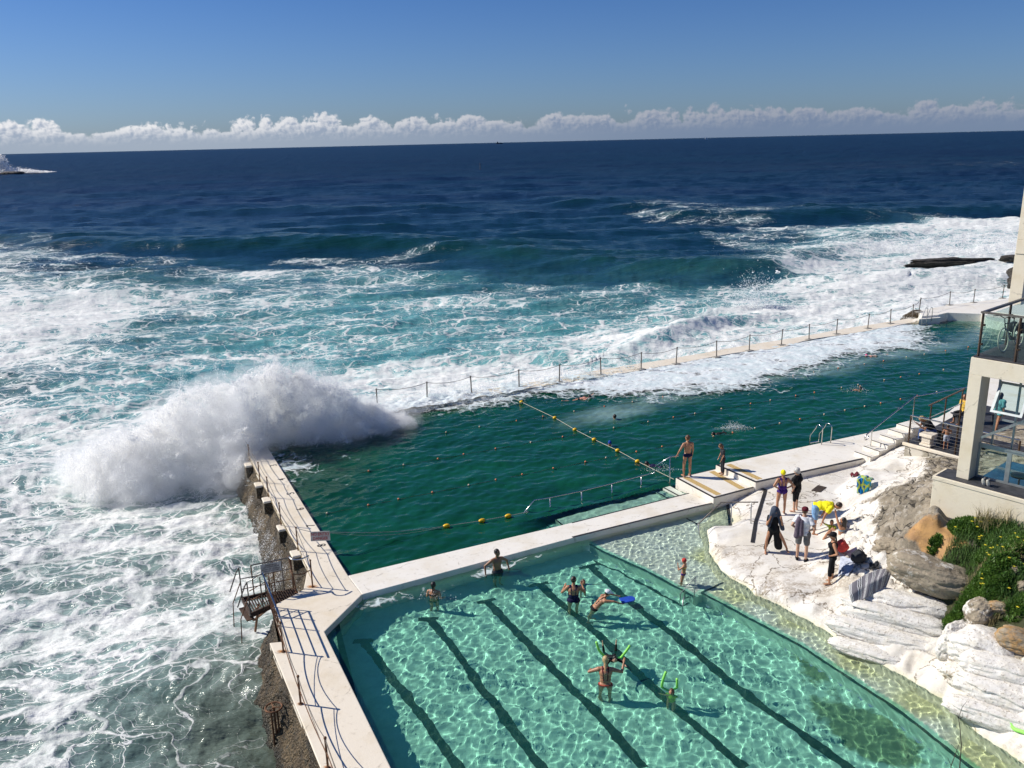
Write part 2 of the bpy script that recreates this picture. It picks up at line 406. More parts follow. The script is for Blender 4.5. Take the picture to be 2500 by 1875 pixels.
V_ = np.concatenate(V_); Q = grid_quads(nz, len(path))
mesh_np('rock_face', V_, Q, BARN, True, side_wall)
MB().prism([(p[0]+.25, p[1]+.02) if i not in (0,) else p for i, p in enumerate([A, CI])]+[XY(CO), S1, S2, N1, N2, N3, N4, N5, N6, N7, K4, K3, K2, K][0:0]+[ext(A, CI, .0)], -2, -1.9) if False else None
# inner core so that the pools have solid walls
core = MB().prism([A, CI, ((CI[0]*.6+CO[0]*.4), (CI[1]*.6+CO[1]*.4)), ((A[0]*.5+S2[0]*.5), (A[1]*.5+S2[1]*.5)), ((K3[0]*.5+N6[0]*.5), (K3[1]*.5+N6[1]*.5)), ext(((K2[0]*.5+N5[0]*.5), (K2[1]*.5+N5[1]*.5)), ((K3[0]*.5+N6[0]*.5), (K3[1]*.5+N6[1]*.5)), .5), K4, K3, K2, K], -1.7, -0.021)
SIDEWALL = simple('pool_wall_paint', (0.36, 0.40, 0.32), 0.7, var=0.25, scale=3)
caustic(core.build('pool_side', SIDEWALL, side_wall))
# white-capped piers along the sea side
for (xa, ya, xb, yb) in ((597, 1129, 614, 1137), (622, 1177, 641, 1186), (641, 1213, 661, 1224), (677, 1280, 696, 1293), (710, 1343, 734, 1356)):
    c = G((xa+xb)/2, (ya+yb)/2, ZS+.02); wdt = (G(xb, yb, ZS)-G(xa, yb, ZS)).length
    d = Vector((S1[0]-S2[0], S1[1]-S2[1], 0)).normalized(); rz = math.atan2(d.y, d.x)
    b_ = MB().box((c.x, c.y, ZS-.30), (0.46, wdt*.95, .48), rz).build('pier', BARN, side_wall, bevel=0.03)
    MB().box((c.x, c.y, ZS-.02), (0.50, wdt*1.0, 0.09), rz).build('pier_cap', PAINT2, b_, bevel=0.03)
# lane numbers painted on the slab
def text_mesh(name, body, size, mat, M, parent, extrude=0.002, align='CENTER', sx=1.0):
    cu = bpy.data.curves.new(name, 'FONT'); cu.body = body; cu.size = size; cu.align_x = align; cu.align_y = 'CENTER'; cu.extrude = extrude; cu.resolution_u = 3; cu.offset = size*0.012
    o = bpy.data.objects.new(name, cu); COL.objects.link(o); dg = bpy.context.evaluated_depsgraph_get(); dg.update()
    me = bpy.data.meshes.new_from_object(o.evaluated_get(dg)); bpy.data.objects.remove(o)
    me.transform(M @ Matrix.Diagonal((sx, 1, 1, 1))); me.materials.clear(); me.materials.append(mat); me.name = name
    q = bpy.data.objects.new(name, me); COL.objects.link(q)
    if parent is not None: q.parent = parent; q.matrix_parent_inverse = parent_inv(parent)
    return q
wd = Vector((B0[0]-A[0], B0[1]-A[1], 0)).normalized(); rzw = math.atan2(wd.y, wd.x)
for ch, x, y in (('3', 668, 1136), ('4', 688.5, 1170), ('5', 710, 1204.5), ('6', 733.6, 1242.5), ('7', 759, 1283), ('8', 786, 1331)):
    c = G(x, y, ZS+.004)
    text_mesh('lane_number', ch, 0.42, BLACK, Matrix.Translation(c) @ Matrix.Rotation(rzw, 4, 'Z'), side_wall, 0.001)

# ---- wall between the pools
divider = empty('dividing_wall', (A[0], A[1], 0), label='white walkway wall between the deep green pool and the paddling pool', cat='wall')
D1, D2, D3 = P(1363.4, 1283.9), P(1680.8, 1203.6), P(1742.5, 1229.5)
DL1, DL2 = P(1398.7, 1313), P(1700, 1239)
# stair notch on the deep side
NA, NB = P(1345, 1250), P(1662, 1170)
MB().prism([K, DL1, DL2, D3, D2, D1, A], -1.7, ZS).build('wall_body', PAINT, divider, bevel=0.02, merge=True)
caustic(divider.children[0])
d_ = Vector((DL2[0]-DL1[0], DL2[1]-DL1[1], 0)).normalized()
def strip(mb, pts, w, z, side=0.5, zt=None):
    """painted band along a polyline, side 0 = right of path, 1 = left, .5 centred"""
    n = len(pts); L = []; Rr = []
    for i in range(n):
        p = Vector(XY(pts[i])); a = Vector(XY(pts[max(i-1, 0)])); b = Vector(XY(pts[min(i+1, n-1)])); d = (b-a).normalized(); nn = Vector((-d.y, d.x))
        L.append(p+nn*w*side); Rr.append(p-nn*w*(1-side))
    zf = z if callable(z) else (lambda x, y: z)
    for i in range(n-1):
        mb.add([(Rr[i].x, Rr[i].y, zf(*Rr[i])), (Rr[i+1].x, Rr[i+1].y, zf(*Rr[i+1])), (L[i+1].x, L[i+1].y, zf(*L[i+1])), (L[i].x, L[i].y, zf(*L[i]))], [(0, 1, 2, 3)])
    return mb
e1 = strip(MB(), [DL1, DL2, D3], 0.10, ZS+.004, 1.0); 
e1.build('edge_line', BLACK, divider)
strip(MB(), [P(1395, 1276), D2], 0.06, ZS+.004, 0.0).build('edge_line', BLACK, divider)

# ---- platforms between deep pool and terrace
lower = empty('starting_platform', (D3[0], D3[1], 0), label='low white platform with two ochre grip strips where the man stands', cat='platform')
L1, L2, L3, L4 = P(1649.7, 1167, ZL), P(1742.5, 1216.9, ZL), P(1843.6, 1190.3, ZL), P(1748, 1144, ZL)
MB().prism([L1, L2, L3, L4], -1.7, ZL).build('platform_body', PAINT, lower, bevel=0.015, merge=True); caustic(lower.children[0])
lf = MB(); strip(lf, [L1, L2], 0.11, ZL+.004, 1.0); strip(lf, [L2, L3], 0.11, ZL+.005, 1.0); strip(lf, [L4, L1], 0.05, ZL+.006, 1.0)
lf.build('edge_line', BLACK, lower)
for a, b in (((1672, 1165), (1755, 1208)), ((1737, 1151), (1812, 1193))):
    strip(MB(), [P(*a, ZL), P(*b, ZL)], 0.26, ZL+.008, .5).build('grip_strip', YEL, lower)
upper = empty('pool_deck_platform', (L3[0], L3[1], 0), label='raised white deck running right beside the deep pool with the hooped ladder', cat='platform')
U1, U2, U3, U4 = P(1747.5, 1135.6, ZU), P(1845.3, 1178.7, ZU), P(2110.5, 1120.7, ZU), P(2215, 1090, ZU)
UB = [P(2420, 1040, ZU), P(2900, 930, ZU), P(2700, 840, ZU), P(2480, 880, ZU), P(2400, 932, ZU), P(2345, 982, ZU), P(2318, 1004, ZU), P(2290, 1019, ZU), P(2231.8, 1032.9, ZU)]
MB().prism([U1, U2, U3, U4]+UB, -1.7, ZU).build('platform_body', PAINT, upper, bevel=0.015, merge=True); caustic(upper.children[0])
uf = MB(); strip(uf, [U1, U2], 0.13, ZU+.004, 1.0); strip(uf, [U2, U3], 0.13, ZU+.005, 1.0); strip(uf, [P(1758, 1132.6, ZU), U1], 0.06, ZU+.006, 1.0)
uf.build('edge_line', BLACK, upper)
strip(MB(), [P(1778, 1134, ZU), P(1855, 1170, ZU)], 0.26, ZU+.008, .5).build('grip_strip', YEL, upper)

# ---- steps going down into the deep pool
steps = empty('pool_steps', (D1[0], D1[1], 0), label='white submerged steps beside the long handrail in the deep pool', cat='steps')
nd = Vector((D2[0]-D1[0], D2[1]-D1[1])).normalized(); nn = Vector((-nd.y, nd.x)); wS = 1.15; Ls = (Vector(D2)-Vector(D1)).length
o0 = Vector(D1); UWP = simple('submerged_paint', (0.62, 0.66, 0.56), 0.7, var=0.15, scale=3)
def stepblk(s0, s1, z, nm='tread', mat=None, nose=True):
    a = o0+nd*s0; b = o0+nd*s1; q = [a, b, b+nn*wS, a+nn*wS]
    o = caustic(MB().prism([XY(p) for p in q], -1.7, z).build(nm, mat or UWP, steps))
    if nose:
        e = caustic(MB().prism([XY(p) for p in (a-nd*.0, a+nd*.07, a+nd*.07+nn*wS, a+nn*wS)], z+.001, z+.006).build('nosing', BLACK, o))
stepblk(0.5, Ls-0.7, -0.26, 'landing')
for k in range(5): stepblk(0.5-0.42*(k+1), 0.5-0.42*k, -0.26-0.25*(k+1))
stepblk(Ls-.7, Ls-.35, -0.08); stepblk(Ls-.35, Ls, 0.08)
strip(MB(), [P(1651, 1190, .08), P(1680, 1204, .2)], .06, ZS+.004, .5)

# ---- outer walkway
outer = empty('outer_walkway', (OW1[0], OW1[1], 0), label='long cream outer walkway of the pool awash beside the open sea', cat='walkway')
nO = Vector((OW2[0]-OW1[0], OW2[1]-OW1[1])).normalized(); nL = Vector((-nO.y, nO.x))
Lw = (Vector(OWE)-Vector(CO)).length; pts_i = []; pts_o = []
for k in range(60):
    s = k/59; po = Vector(CO).lerp(Vector(OWE), s)+nL*0.18; pi = Vector(CI).lerp(Vector(IWE), s); q = Vector(isect(po, po+nL, CI, IWE))
    u_ = s*Lw; px_, _ = PX(q.x, q.y, .15)
    bulge = 0.55*math.exp(-((px_-1890)/50)**2)-0.25*math.exp(-((px_-2000)/60)**2)
    pts_i.append(q-nL*(0.10*math.sin(s*17)+bulge)); pts_o.append(po+nL*.06*math.sin(s*31))
mbw = MB().prism([XY(p) for p in pts_o+pts_i[::-1]], -1.7, .15); caustic(mbw.build('walkway_body', PAINT2, outer, bevel=0.03, merge=True))
# ---- far end deck with steps
fard = empty('far_pool_end', (IWE[0], IWE[1], 0), label='white deck and pale green end wall at the far end of the deep pool', cat='deck')
ZF = 0.6
E1, E2, E3, E4 = P(2251, 779, ZF), P(2293, 770, ZF), P(2315, 763, ZF), P(2397, 766, ZF)
# a tidy order round the deck: front edge, right bank, back edge
deck = [P(2250, 772, ZF), P(2290, 768.5, ZF), E3, E4, P(2412, 780, ZF), P(2800, 860, ZF), P(3300, 800, ZF), P(2800, 690, ZF), P(2376.6, 737, ZF), P(2318, 743.5, ZF), P(2244, 759, ZF)]
MB().prism(deck, -1.7, ZF).build('deck_slab', PAINT, fard, bevel=0.02, merge=True); caustic(fard.children[0])
st = MB()
for k in range(3):
    z = ZF-0.15*(k+1)+.001; dx = 9*k
    st.prism([P(2250-dx, 772+1.9*dx*.2, z), P(2294-dx*1.1, 768.5+1.6*(k+1), z), P(2296-dx*1.1, 772+3.2*(k+1), z), P(2244-dx, 776+3.6*(k+1), z)], -1.6, z)
caustic(st.build('step', PAINT, fard, merge=True))

# ---- pool floors
def pool_bottom(name, deep, algae, amount):
    m, t = newmat(name); v = t.pos(); n = t.noise(v, 0.35, 5, 0.6); n2 = t.noise(v, 2.2, 5, 0.65); n3 = t.noise(v, 12, 3)
    ds = t.attr('algae').outputs['Fac']
    k = t.sstep(t.math('ADD', t.math('ADD', t.math('MULTIPLY', n, .7), t.math('MULTIPLY', n2, .45)), ds), amount, amount+0.13)
    c = t.mix(t.sstep(n2, .35, .65), deep, tuple(x*.85 for x in deep)); c = t.mix(t.math('MULTIPLY', k, .85), c, algae)
    t.out(t.pbr(t.mix(t.math('MULTIPLY', n3, .2), c, (0.25, 0.24, 0.15)), .8, .2)); return m
pf = empty('pool_floor', (0, 30, -1.6)); tag(pf, kind='structure')
MF = MB().prism([A, CI, IWE, P(2600, 760, .2), P(2700, 1000, .2), U4, L3, L2, D3, K], -1.9, -1.6)
caustic(MF.build('deep_floor', simple('deep_floor_paint', (0.20, 0.36, 0.22), 0.8, var=.2, scale=.8), pf))
# ------------------------------------------------------------------ water of the two pools
def water_mat(name, body):
    """clear water tinted by how deep it is below each spot ('tr', 'tg', 'tb'), turbid where 'murk' is high"""
    m, t = newmat(name)
    c = t.add('ShaderNodeCombineXYZ', {0: t.attr('tr').outputs['Fac'], 1: t.attr('tg').outputs['Fac'], 2: t.attr('tb').outputs['Fac']}).outputs[0]
    g = t.add('ShaderNodeBsdfGlass', {'Color': c, 'Roughness': 0.0, 'IOR': 1.333})
    v = t.pos(); n = t.noise(t.map(v, (.5, 1, 1), (0, 0, R(-20))), .45, 5, .6)
    base = t.mix(t.sstep(n, .3, .7), body, tuple(x*1.5 for x in body)); mil = t.attr('milk').outputs['Fac']
    base = t.mix(t.math('MULTIPLY', t.sstep(t.math('ADD', mil, t.math('MULTIPLY', t.math('SUBTRACT', n, .5), .9)), .25, 1.0), t.math('MINIMUM', mil, .8)), base, (0.42, 0.60, 0.58))
    p = t.pbr(base, 0.04, .5, IOR=1.333, normal=t.bump(t.noise(t.map(v, (.7, 1.5, 1), (0, 0, R(-25))), 5.0, 4, .6), .35, .02))
    t.out(t.add('ShaderNodeMixShader', {0: t.attr('murk').outputs['Fac'], 1: g, 2: p})); return m
def tint(o, depth, col, k=1.0):
    """absorption over half of the light's way in and out"""
    for nm, c in zip(('tr', 'tg', 'tb'), col): fattr(o, nm, np.power(c, depth*k))
def water_sheet(name, poly, step, mat, hfun, z=0.0):
    xs = [p[0] for p in poly]; ys = [p[1] for p in poly]
    X, Y = np.meshgrid(np.arange(min(xs), max(xs)+step, step), np.arange(min(ys), max(ys)+step, step))
    x = X.ravel(); y = Y.ravel(); V = np.column_stack([x, y, z+hfun(x, y)]); Q = grid_quads(*X.shape)
    c = V[Q].mean(1); k = inside(c[:, 0], c[:, 1], poly); V, Q, _ = compact(V, Q, k)
    o = mesh_np(name, V, Q, mat); o.cycles.is_caustics_caster = True; return o
kp1 = fft_patch(512, 7.0, 0.4, 0.8, 0.6, seed=3, power=5.0); kp2 = fft_patch(512, 3.1, 2.2, 0.28, 0.5, seed=4, power=4.0)
mid = lambda a, b, k=.5: (a[0]*(1-k)+b[0]*k, a[1]*(1-k)+b[1]*k)
KW = [mid(K2, N5, .2), mid(K3, N6, .3), (K4[0]-.3, K4[1]), (14, 12), (14, 20), XY(G(2200, 1560, 0)), XY(G(1950, 1430, 0)), XY(G(1830, 1340, 0)), XY(G(1790, 1190, 0)), L2, mid(D2, D3, .6), mid(D1, DL1), mid(A, K), (mid(A, K)[0]-.3, mid(A, K)[1])]
ZD, ZSH = -0.95, -0.32
la = [GW(1440, 1328, ZSH), GW(1470, 1346, ZSH), GW(1579, 1394.7, ZSH), GW(1696, 1458, ZSH)]      # edge of the shallow shelf
lb = [GW(1712.7, 1447, ZSH), GW(1950, 1574.6, ZSH), GW(2202, 1740.7, ZSH), GW(2371, 1875, ZSH)]; lb.append(lb[-1]+(lb[-1]-lb[-2])*.8)
shelf = [XY(p) for p in la+lb]+[(14, 11), (14, 20), XY(G(2000, 1400, 0)), XY(G(1800, 1180, 0)), mid(D2, D3, .5), mid(D1, DL1, .5)]
KIDS = water_mat('paddling_water', (0.06, 0.46, 0.35))
kw = water_sheet('paddling_pool_water', KW, 0.05, KIDS, lambda x, y: 0.0056*samp(kp1, 7.0, x, y)+(0.0011+.0040*inside(x, y, shelf))*samp(kp2, 3.1, x, y))
tag(kw, kind='structure')
MW = [mid(A, S2, .15), mid(CI, CO, .5), mid(IWE, OWE, .5), XY(G(2300, 760, 0)), XY(G(2600, 765, 0)), XY(G(2560, 930, 0)), XY(G(2350, 1020, 0)), XY(G(2200, 1060, 0)), XY(G(1860, 1150, 0)), mid(L1, L2, .5), mid(D2, DL2, .4), mid(D1, DL1, .4)]
dp1 = fft_patch(512, 13.0, 2.2, 1.9, 1.2, seed=5, power=4.3); dp2 = fft_patch(512, 5.3, 2.5, 0.55, 0.8, seed=6, power=4.0)
DEEP = water_mat('deep_pool_water', (0.003, 0.050, 0.024))
dw = water_sheet('deep_pool_water', MW, 0.09, DEEP, lambda x, y: 0.016*samp(dp1, 13.0, x, y)+0.008*samp(dp2, 5.3, x, y))
tag(dw, kind='structure')
vv = np.zeros(len(dw.data.vertices)*3, np.float32); dw.data.vertices.foreach_get('co', vv); vv = vv.reshape(-1, 3)
q_ = (vv[:, 0]-D1[0])*nd.x+(vv[:, 1]-D1[1])*nd.y; r_ = (vv[:, 0]-D1[0])*nn.x+(vv[:, 1]-D1[1])*nn.y
dep_s = np.where(r_ > wS+.15, 1.6, np.where(q_ > .4, .26, np.clip(.26+(.4-q_)*.6, .2, 1.6)))
tint(dw, dep_s, (.30, .86, .70)); fattr(dw, 'murk', np.clip(sm(dep_s, .3, 1.5), 0, 1)*.97)
dO, sO, tO = segdist(vv[:, 0], vv[:, 1], CI, IWE)
fattr(dw, 'milk', np.exp(-((dO-5.2-5*fbm(vv[:, 0]*.08, vv[:, 1]*.08))/2.2)**2)*sm(tO, .16, .35)*.62+.5*np.exp(-((vv[:, 0]-G(760, 1165).x)**2+(vv[:, 1]-G(760, 1165).y)**2)/1.6))
# ---- floor of the paddling pool: deep part, shallow shelf
def floor_grid(name, poly, z, step, mat, alg):
    xs = [p[0] for p in poly]; ys = [p[1] for p in poly]
    X, Y = np.meshgrid(np.arange(min(xs), max(xs)+step, step), np.arange(min(ys), max(ys)+step, step)); x = X.ravel(); y = Y.ravel()
    V = np.column_stack([x, y, np.full(len(x), z)]); Q = grid_quads(*X.shape); c = V[Q].mean(1); V, Q, _ = compact(V, Q, inside(c[:, 0], c[:, 1], poly))
    o = mesh_np(name, V, Q, mat, True, pf); fattr(o, 'algae', alg(V[:, 0], V[:, 1])); return caustic(o)
def blobs(lst):
    pts = [(GW(x, y, ZD), r, a) for x, y, r, a in lst]
    def f(x, y):
        s = np.zeros_like(x)
        for p, r, a in pts: s = s+a*np.exp(-((x-p.x)**2+(y-p.y)**2)/(r*r))
        return s
    return f
vv = np.zeros(len(kw.data.vertices)*3, np.float32); kw.data.vertices.foreach_get('co', vv); vv = vv.reshape(-1, 3)
inn = inside(vv[:, 0], vv[:, 1], shelf); tint(kw, np.where(inn, .25, 1.0), (.62, .955, .865)); fattr(kw, 'murk', np.where(inn, .01, .055)); fattr(kw, 'milk', np.zeros(len(vv)))
ALG = blobs([(2080, 1760, .9, .34), (2150, 1800, .8, .3), (2010, 1650, .7, .26), (1960, 1600, .6, .24), (2200, 1860, .8, .32), (2000, 1720, .5, .2), (1860, 1560, .6, .12), (1600, 1640, .8, .06), (1250, 1720, 1.0, .05)])
kf = [K2, K3, K4, (6, 10), (12, 12)]+[XY(p) for p in lb[::-1]]+[XY(p) for p in la[::-1]]+[mid(DL1, D1, .3), mid(K, A, .4)]
KF = floor_grid('paddling_floor', kf, ZD, 0.15, pool_bottom('paddling_floor_paint', (0.84, 0.86, 0.78), (0.21, 0.19, 0.08), 0.76), ALG)
YG = [(1950, 1500), (2100, 1600), (2250, 1700), (2400, 1830), (1800, 1440), (1740, 1350)]
ypts = [G(x, y, 0) for x, y in YG]
def yel(x, y): return sum(np.exp(-((x-p.x)**2+(y-p.y)**2)/.5) for p in ypts)
mY, t = newmat('shelf_paint'); v = t.pos(); n = t.noise(v, 1.2, 5, .6); n2 = t.noise(v, 7, 4, .65); ay = t.attr('algae').outputs['Fac']
c = t.mix(t.sstep(n, .35, .65), (0.84, 0.83, 0.73), (0.76, 0.75, 0.63)); c = t.mix(t.math('MULTIPLY', t.sstep(t.math('ADD', ay, t.math('MULTIPLY', n, .8)), .4, 1.3), .75), c, (0.66, 0.60, 0.26))
c = t.mix(t.math('MULTIPLY', t.sstep(n2, .6, .72), .4), c, (0.25, 0.24, 0.16)); t.out(t.pbr(c, .8, .2))
floor_grid('shallow_shelf', shelf, ZSH, 0.12, mY, yel)
rs = MB(); rim = la+lb
for i in range(len(rim)-1):
    a, b = rim[i], rim[i+1]; rs.add([(a.x, a.y, ZD-.05), (b.x, b.y, ZD-.05), (b.x, b.y, ZSH), (a.x, a.y, ZSH)], [(0, 1, 2, 3)])
caustic(rs.build('shelf_riser', MATS['paddling_floor_paint'], pf)); fattr(bpy.data.objects['shelf_riser'], 'algae', np.zeros(len(rs.v)))
def uline(pts, w, z, zoff=.004, name='lane_line'):
    return caustic(strip(MB(), [XY(GW(x, y, z)) for x, y in pts], w, z+zoff, .5).build(name, BLACK, pf))
LW = 0.26
uline([(887, 1565), (960, 1660), (1040, 1760), (1102, 1853), (1130, 1890)], LW, ZD)
uline([(1049, 1512), (1108.5, 1583), (1173.6, 1677), (1231.5, 1750), (1322, 1875), (1340, 1900)], LW, ZD)
uline([(1190, 1468), (1225, 1505), (1325, 1608), (1409, 1695), (1463, 1745), (1571, 1875)], LW, ZD)
uline([(1316, 1427), (1362, 1467), (1470, 1557), (1557, 1644), (1673, 1750), (1819, 1875)], LW, ZD)
uline([(1440, 1380), (1475, 1415), (1535, 1467), (1669, 1568), (1796, 1677), (2085, 1885)], LW, ZD)
for a, b in (((862, 1566), (912, 1564)), ((1020, 1513), (1073, 1510)), ((1163, 1472), (1213, 1462)), ((1292, 1432), (1338, 1422)), ((1414, 1388), (1462, 1376))): uline([a, b], .2, ZD, .008, 'lane_end_mark')
uline([(1440, 1328), (1470, 1346), (1579, 1394.7), (1696, 1458)], .11, ZSH, .005, 'edge_mark')
uline([(1448, 1369), (1506, 1394.7), (1560.6, 1423.6), (1669, 1481), (1697, 1462)], .10, ZD, .012, 'edge_mark')
uline([(1712.7, 1447), (1950, 1574.6), (2202, 1740.7), (2371, 1875), (2420, 1915)], .10, ZSH, .006, 'edge_mark')
uline([(1712.7, 1447), (1780, 1417)], .09, ZSH, .010, 'edge_mark')
uline([(1671, 1262.7), (1727, 1293.4)], .09, ZSH, .010, 'edge_mark')
# ------------------------------------------------------------------ the open sea
def zone_points():
    # x, y in the photograph, foam cover, paleness (aerated), greyness
    return [(0,400,0,0,0),(600,400,0,0,0),(1250,380,0,0,0),(2000,360,0,0,0),(2500,340,0,0,0),(0,480,.0,0,0),(1250,480,0,0,0),(2500,480,0,0,0),
    (0,560,.04,.05,0),(600,560,0,.05,0),(1250,560,0,.05,0),(1700,532,.22,.05,0),(1700,560,.0,.05,0),(1900,580,.3,.25,0),(1850,550,.2,.1,0),(1600,600,.05,.1,0),
    (0,630,.5,.3,.2),(60,600,.2,.2,.1),(170,640,.25,.15,0),(300,600,.0,.1,0),(200,592,.0,.1,0),(450,612,0,.1,0),(800,604,0,.1,0),(900,612,0,.1,0),(1000,600,0,.1,0),(700,606,0,.1,0),(600,615,0,.12,0),(450,650,.16,.25,0),(800,640,.18,.2,0),(1000,635,.16,.15,0),(1200,640,.08,.2,0),(1400,620,0,.16,0),(1400,660,0.00,.2,0),(1300,680,0.04,.28,0),(1600,690,.0,.25,0),(1750,690,.05,.28,0),(1550,640,0,.15,0),(1700,620,0,.1,0),(1400,540,0,0,0),(1000,560,0,.03,0),(2200,500,0,0,0),(2400,520,0,.02,0),(2000,540,.05,.05,0),(2100,545,.1,.2,0),(1500,690,.0,.28,0),
    (1650,660,.0,.2,0),(1800,640,.02,.15,0),(1850,690,.12,.3,0),(1950,640,.42,.3,0),(2000,590,.3,.4,0),(2100,575,.55,.6,.1),(2250,560,.85,.8,.2),(2450,550,1,.9,.2),(2150,620,.75,.7,.3),(2050,660,.8,.5,.2),(2300,620,.9,.8,.3),(2450,620,.95,.8,.3),
    (1950,700,.7,.6,.3),(2100,720,.85,.6,.5),(2300,700,.9,.7,.5),(2450,690,.9,.6,.5),(1800,720,.45,.6,.1),(1850,770,.85,.8,.2),(2050,770,.95,.8,.3),(1700,740,.35,.6,0),(1750,780,.6,.8,.1),(1600,720,.25,.5,0),
    (150,700,.55,.4,.2),(0,720,.75,.5,.3),(300,690,0.27,.4,.1),(450,700,0.30,.45,.1),(600,690,0.32,.5,0),(750,690,0.34,.5,0),(900,690,0.27,.55,0),(1050,690,0.27,.5,0),(1200,700,0.23,.45,0),(1350,710,0.19,.4,0),(1500,750,.3,.5,0),
    (0,800,.9,.5,.3),(200,780,.8,.5,.2),(400,770,0.47,.5,.1),(600,770,0.42,.6,0),(800,770,0.30,.75,0),(1000,770,0.34,.8,0),(1200,770,0.30,.7,0),(1350,790,0.30,.75,0),(1500,810,.5,.8,0),(1650,800,.75,.9,.1),
    (0,880,.7,.4,.3),(150,880,.55,.4,.2),(300,850,0.30,.5,.1),(450,850,0.34,.6,0),(600,860,0.30,.8,0),(750,860,0.27,.95,0),(900,850,0.27,.9,0),(1050,850,0.30,.9,0),(1200,860,0.38,.8,0),(1350,850,0.49,.85,0),(1500,850,.85,.9,0),(1250,920,.95,.9,0),(1100,940,.9,.9,0),(950,930,.6,.9,0),
    (0,960,.35,.4,.3),(150,960,.4,.6,.1),(300,930,.35,.7,0),(0,1040,.75,.6,.3),(120,1060,.7,.6,.3),(250,1000,.6,.7,.1),(0,1130,.7,.5,.5),(150,1180,.6,.5,.5),(0,1220,.6,.4,.7),(200,1260,.62,.5,.7),(350,1250,.75,.6,.7),(500,1240,.62,.5,.8),(580,1280,.6,.5,.8),
    (0,1320,.55,.4,.8),(150,1360,.55,.5,.8),(300,1350,.58,.5,.8),(450,1330,.5,.4,.8),(600,1370,.65,.6,.8),(0,1450,.5,.4,.8),(150,1480,.5,.5,.8),(280,1470,.6,.5,.8),(400,1450,.5,.5,.8),(520,1480,.66,.7,.8),(600,1500,.55,.6,.8),
    (0,1570,.5,.4,.8),(150,1600,.62,.5,.8),(300,1590,.62,.5,.8),(430,1560,.55,.5,.8),(530,1570,.38,.4,.8),(600,1580,.36,.2,1),(0,1700,.5,.4,.8),(150,1720,.5,.5,.8),(280,1720,.35,.4,.8),(400,1660,.35,.35,.8),(500,1660,.32,.2,1),(600,1700,.26,.1,1),
    (0,1830,.45,.4,.8),(150,1850,.5,.4,.8),(300,1840,.34,.3,.8),(420,1800,.30,.2,1),(520,1780,.22,.1,1),(600,1850,.30,.1,1),(700,1850,.1,.0,1)]
def zone_eval(x, y):
    """soft blend of the zone samples in world space: distances scaled by range so far samples reach further"""
    zp = zone_points(); P_ = np.array([G(a, b, SEA)[:2] for a, b, *_ in zp]); W = np.array([[c, d, e] for _, _, c, d, e in zp])
    rr = np.hypot(P_[:, 0], P_[:, 1]); q = np.column_stack([np.log(rr)*3.0, np.arctan2(P_[:, 0], P_[:, 1])*3.2])
    r = np.hypot(x, y); u = np.column_stack([np.log(r)*3.0, np.arctan2(x, y)*3.2]); out = np.zeros((len(x), 3)); ws = np.zeros(len(x))
    for i in range(len(q)):
        d2 = (u[:, 0]-q[i, 0])**2+(u[:, 1]-q[i, 1])**2; w_ = 1/(d2+0.0012)**3; out += w_[:, None]*W[i]; ws += w_
    return out/ws[:, None]
seaA = fft_patch(512, 230.0, R(97), 24.0, 14, seed=11, power=4.3); seaB = fft_patch(512, 61.0, R(103), 5.5, 6, seed=12, power=4.0); seaC = fft_patch(512, 13.7, R(130), 1.7, 1.2, seed=13, power=4.0)
def crest(x, y, pts, amp, w1, w2):
    """a swell whose crest runs along image points; w1 seaward width, w2 shoreward width"""
    best = np.full(x.shape, 1e9); sg = np.zeros_like(x); tt = np.zeros_like(x)
    Q_ = [G(a, b, SEA+amp*.8) for a, b in pts]
    for i in range(len(Q_)-1):
        d, s, t = segdist(x, y, Q_[i], Q_[i+1]); k = d < best; best = np.where(k, d, best); sg = np.where(k, s, sg); tt = np.where(k, (i+t)/(len(Q_)-1), tt)
    h = np.where(sg > 0, np.exp(-(best/w1)**2), np.exp(-(best/w2)**2))
    return amp*h*np.sin(np.pi*np.clip(tt*.9+.05, 0, 1))**0.6
SITE = [ext(CI, CO, 0)] 
def sea_height(x, y):
    r = np.hypot(x, y); f1 = 1-sm(r, 900, 3500); f2 = 1-sm(r, 200, 700); f3 = 1-sm(r, 60, 160)
    near = sm(r, 18, 110)
    h = 0.30*samp(seaA, 230, x, y)*f1*(0.35+0.65*near)+0.075*samp(seaB, 61, x, y, .1)*f2+0.022*samp(seaC, 13.7, x, y, 1.0)*f3
    h += crest(x, y, [(-400, 560), (0, 572), (200, 580), (480, 592), (700, 583), (1000, 592), (1300, 612), (1650, 640), (2000, 650)], 1.6, 13, 5)
    h += crest(x, y, [(1300, 470), (1700, 520), (2100, 512), (2600, 500)], 1.5, 18, 6)
    h += crest(x, y, [(-300, 520), (300, 512), (800, 505), (1250, 520)], 0.9, 18, 8)
    h += crest(x, y, [(1500, 690), (1700, 672), (1900, 640), (2200, 560), (2600, 548)], 1.0, 6, 3.0)
    h += crest(x, y, [(1500, 842), (1650, 806), (1760, 775), (1870, 760), (1950, 762)], 1.1, 2.2, 1.2)
    h += crest(x, y, [(0, 850), (200, 842), (380, 860)], 0.4, 3, 1.4)
    # surge against the outer wall
    d, s, t = segdist(x, y, CO, OWE); d2, s2, t2 = segdist(x, y, ext(CO, OWE, 0), ext(CO, OWE, 1.2)); dd = np.minimum(d, d2)
    k = np.exp(-dd/4.0)*sm(t, 0.02, .18); lump = 0.55*np.abs(fbm(x*.45, y*.45, 4, .6))*4*.35+0.12*np.abs(fbm(x*1.6, y*1.6, 4, .6))*4*.4
    h += k*(1.35+0*dd)+sm(np.exp(-dd/7.0)*sm(t, .02, .2), .1, .9)*lump
    return h
dl = [np.arange(56, 3.0, -0.066)]; a_ = 3.0; fine_ = []
while a_ > 0.36: fine_.append(a_); a_ -= 0.05
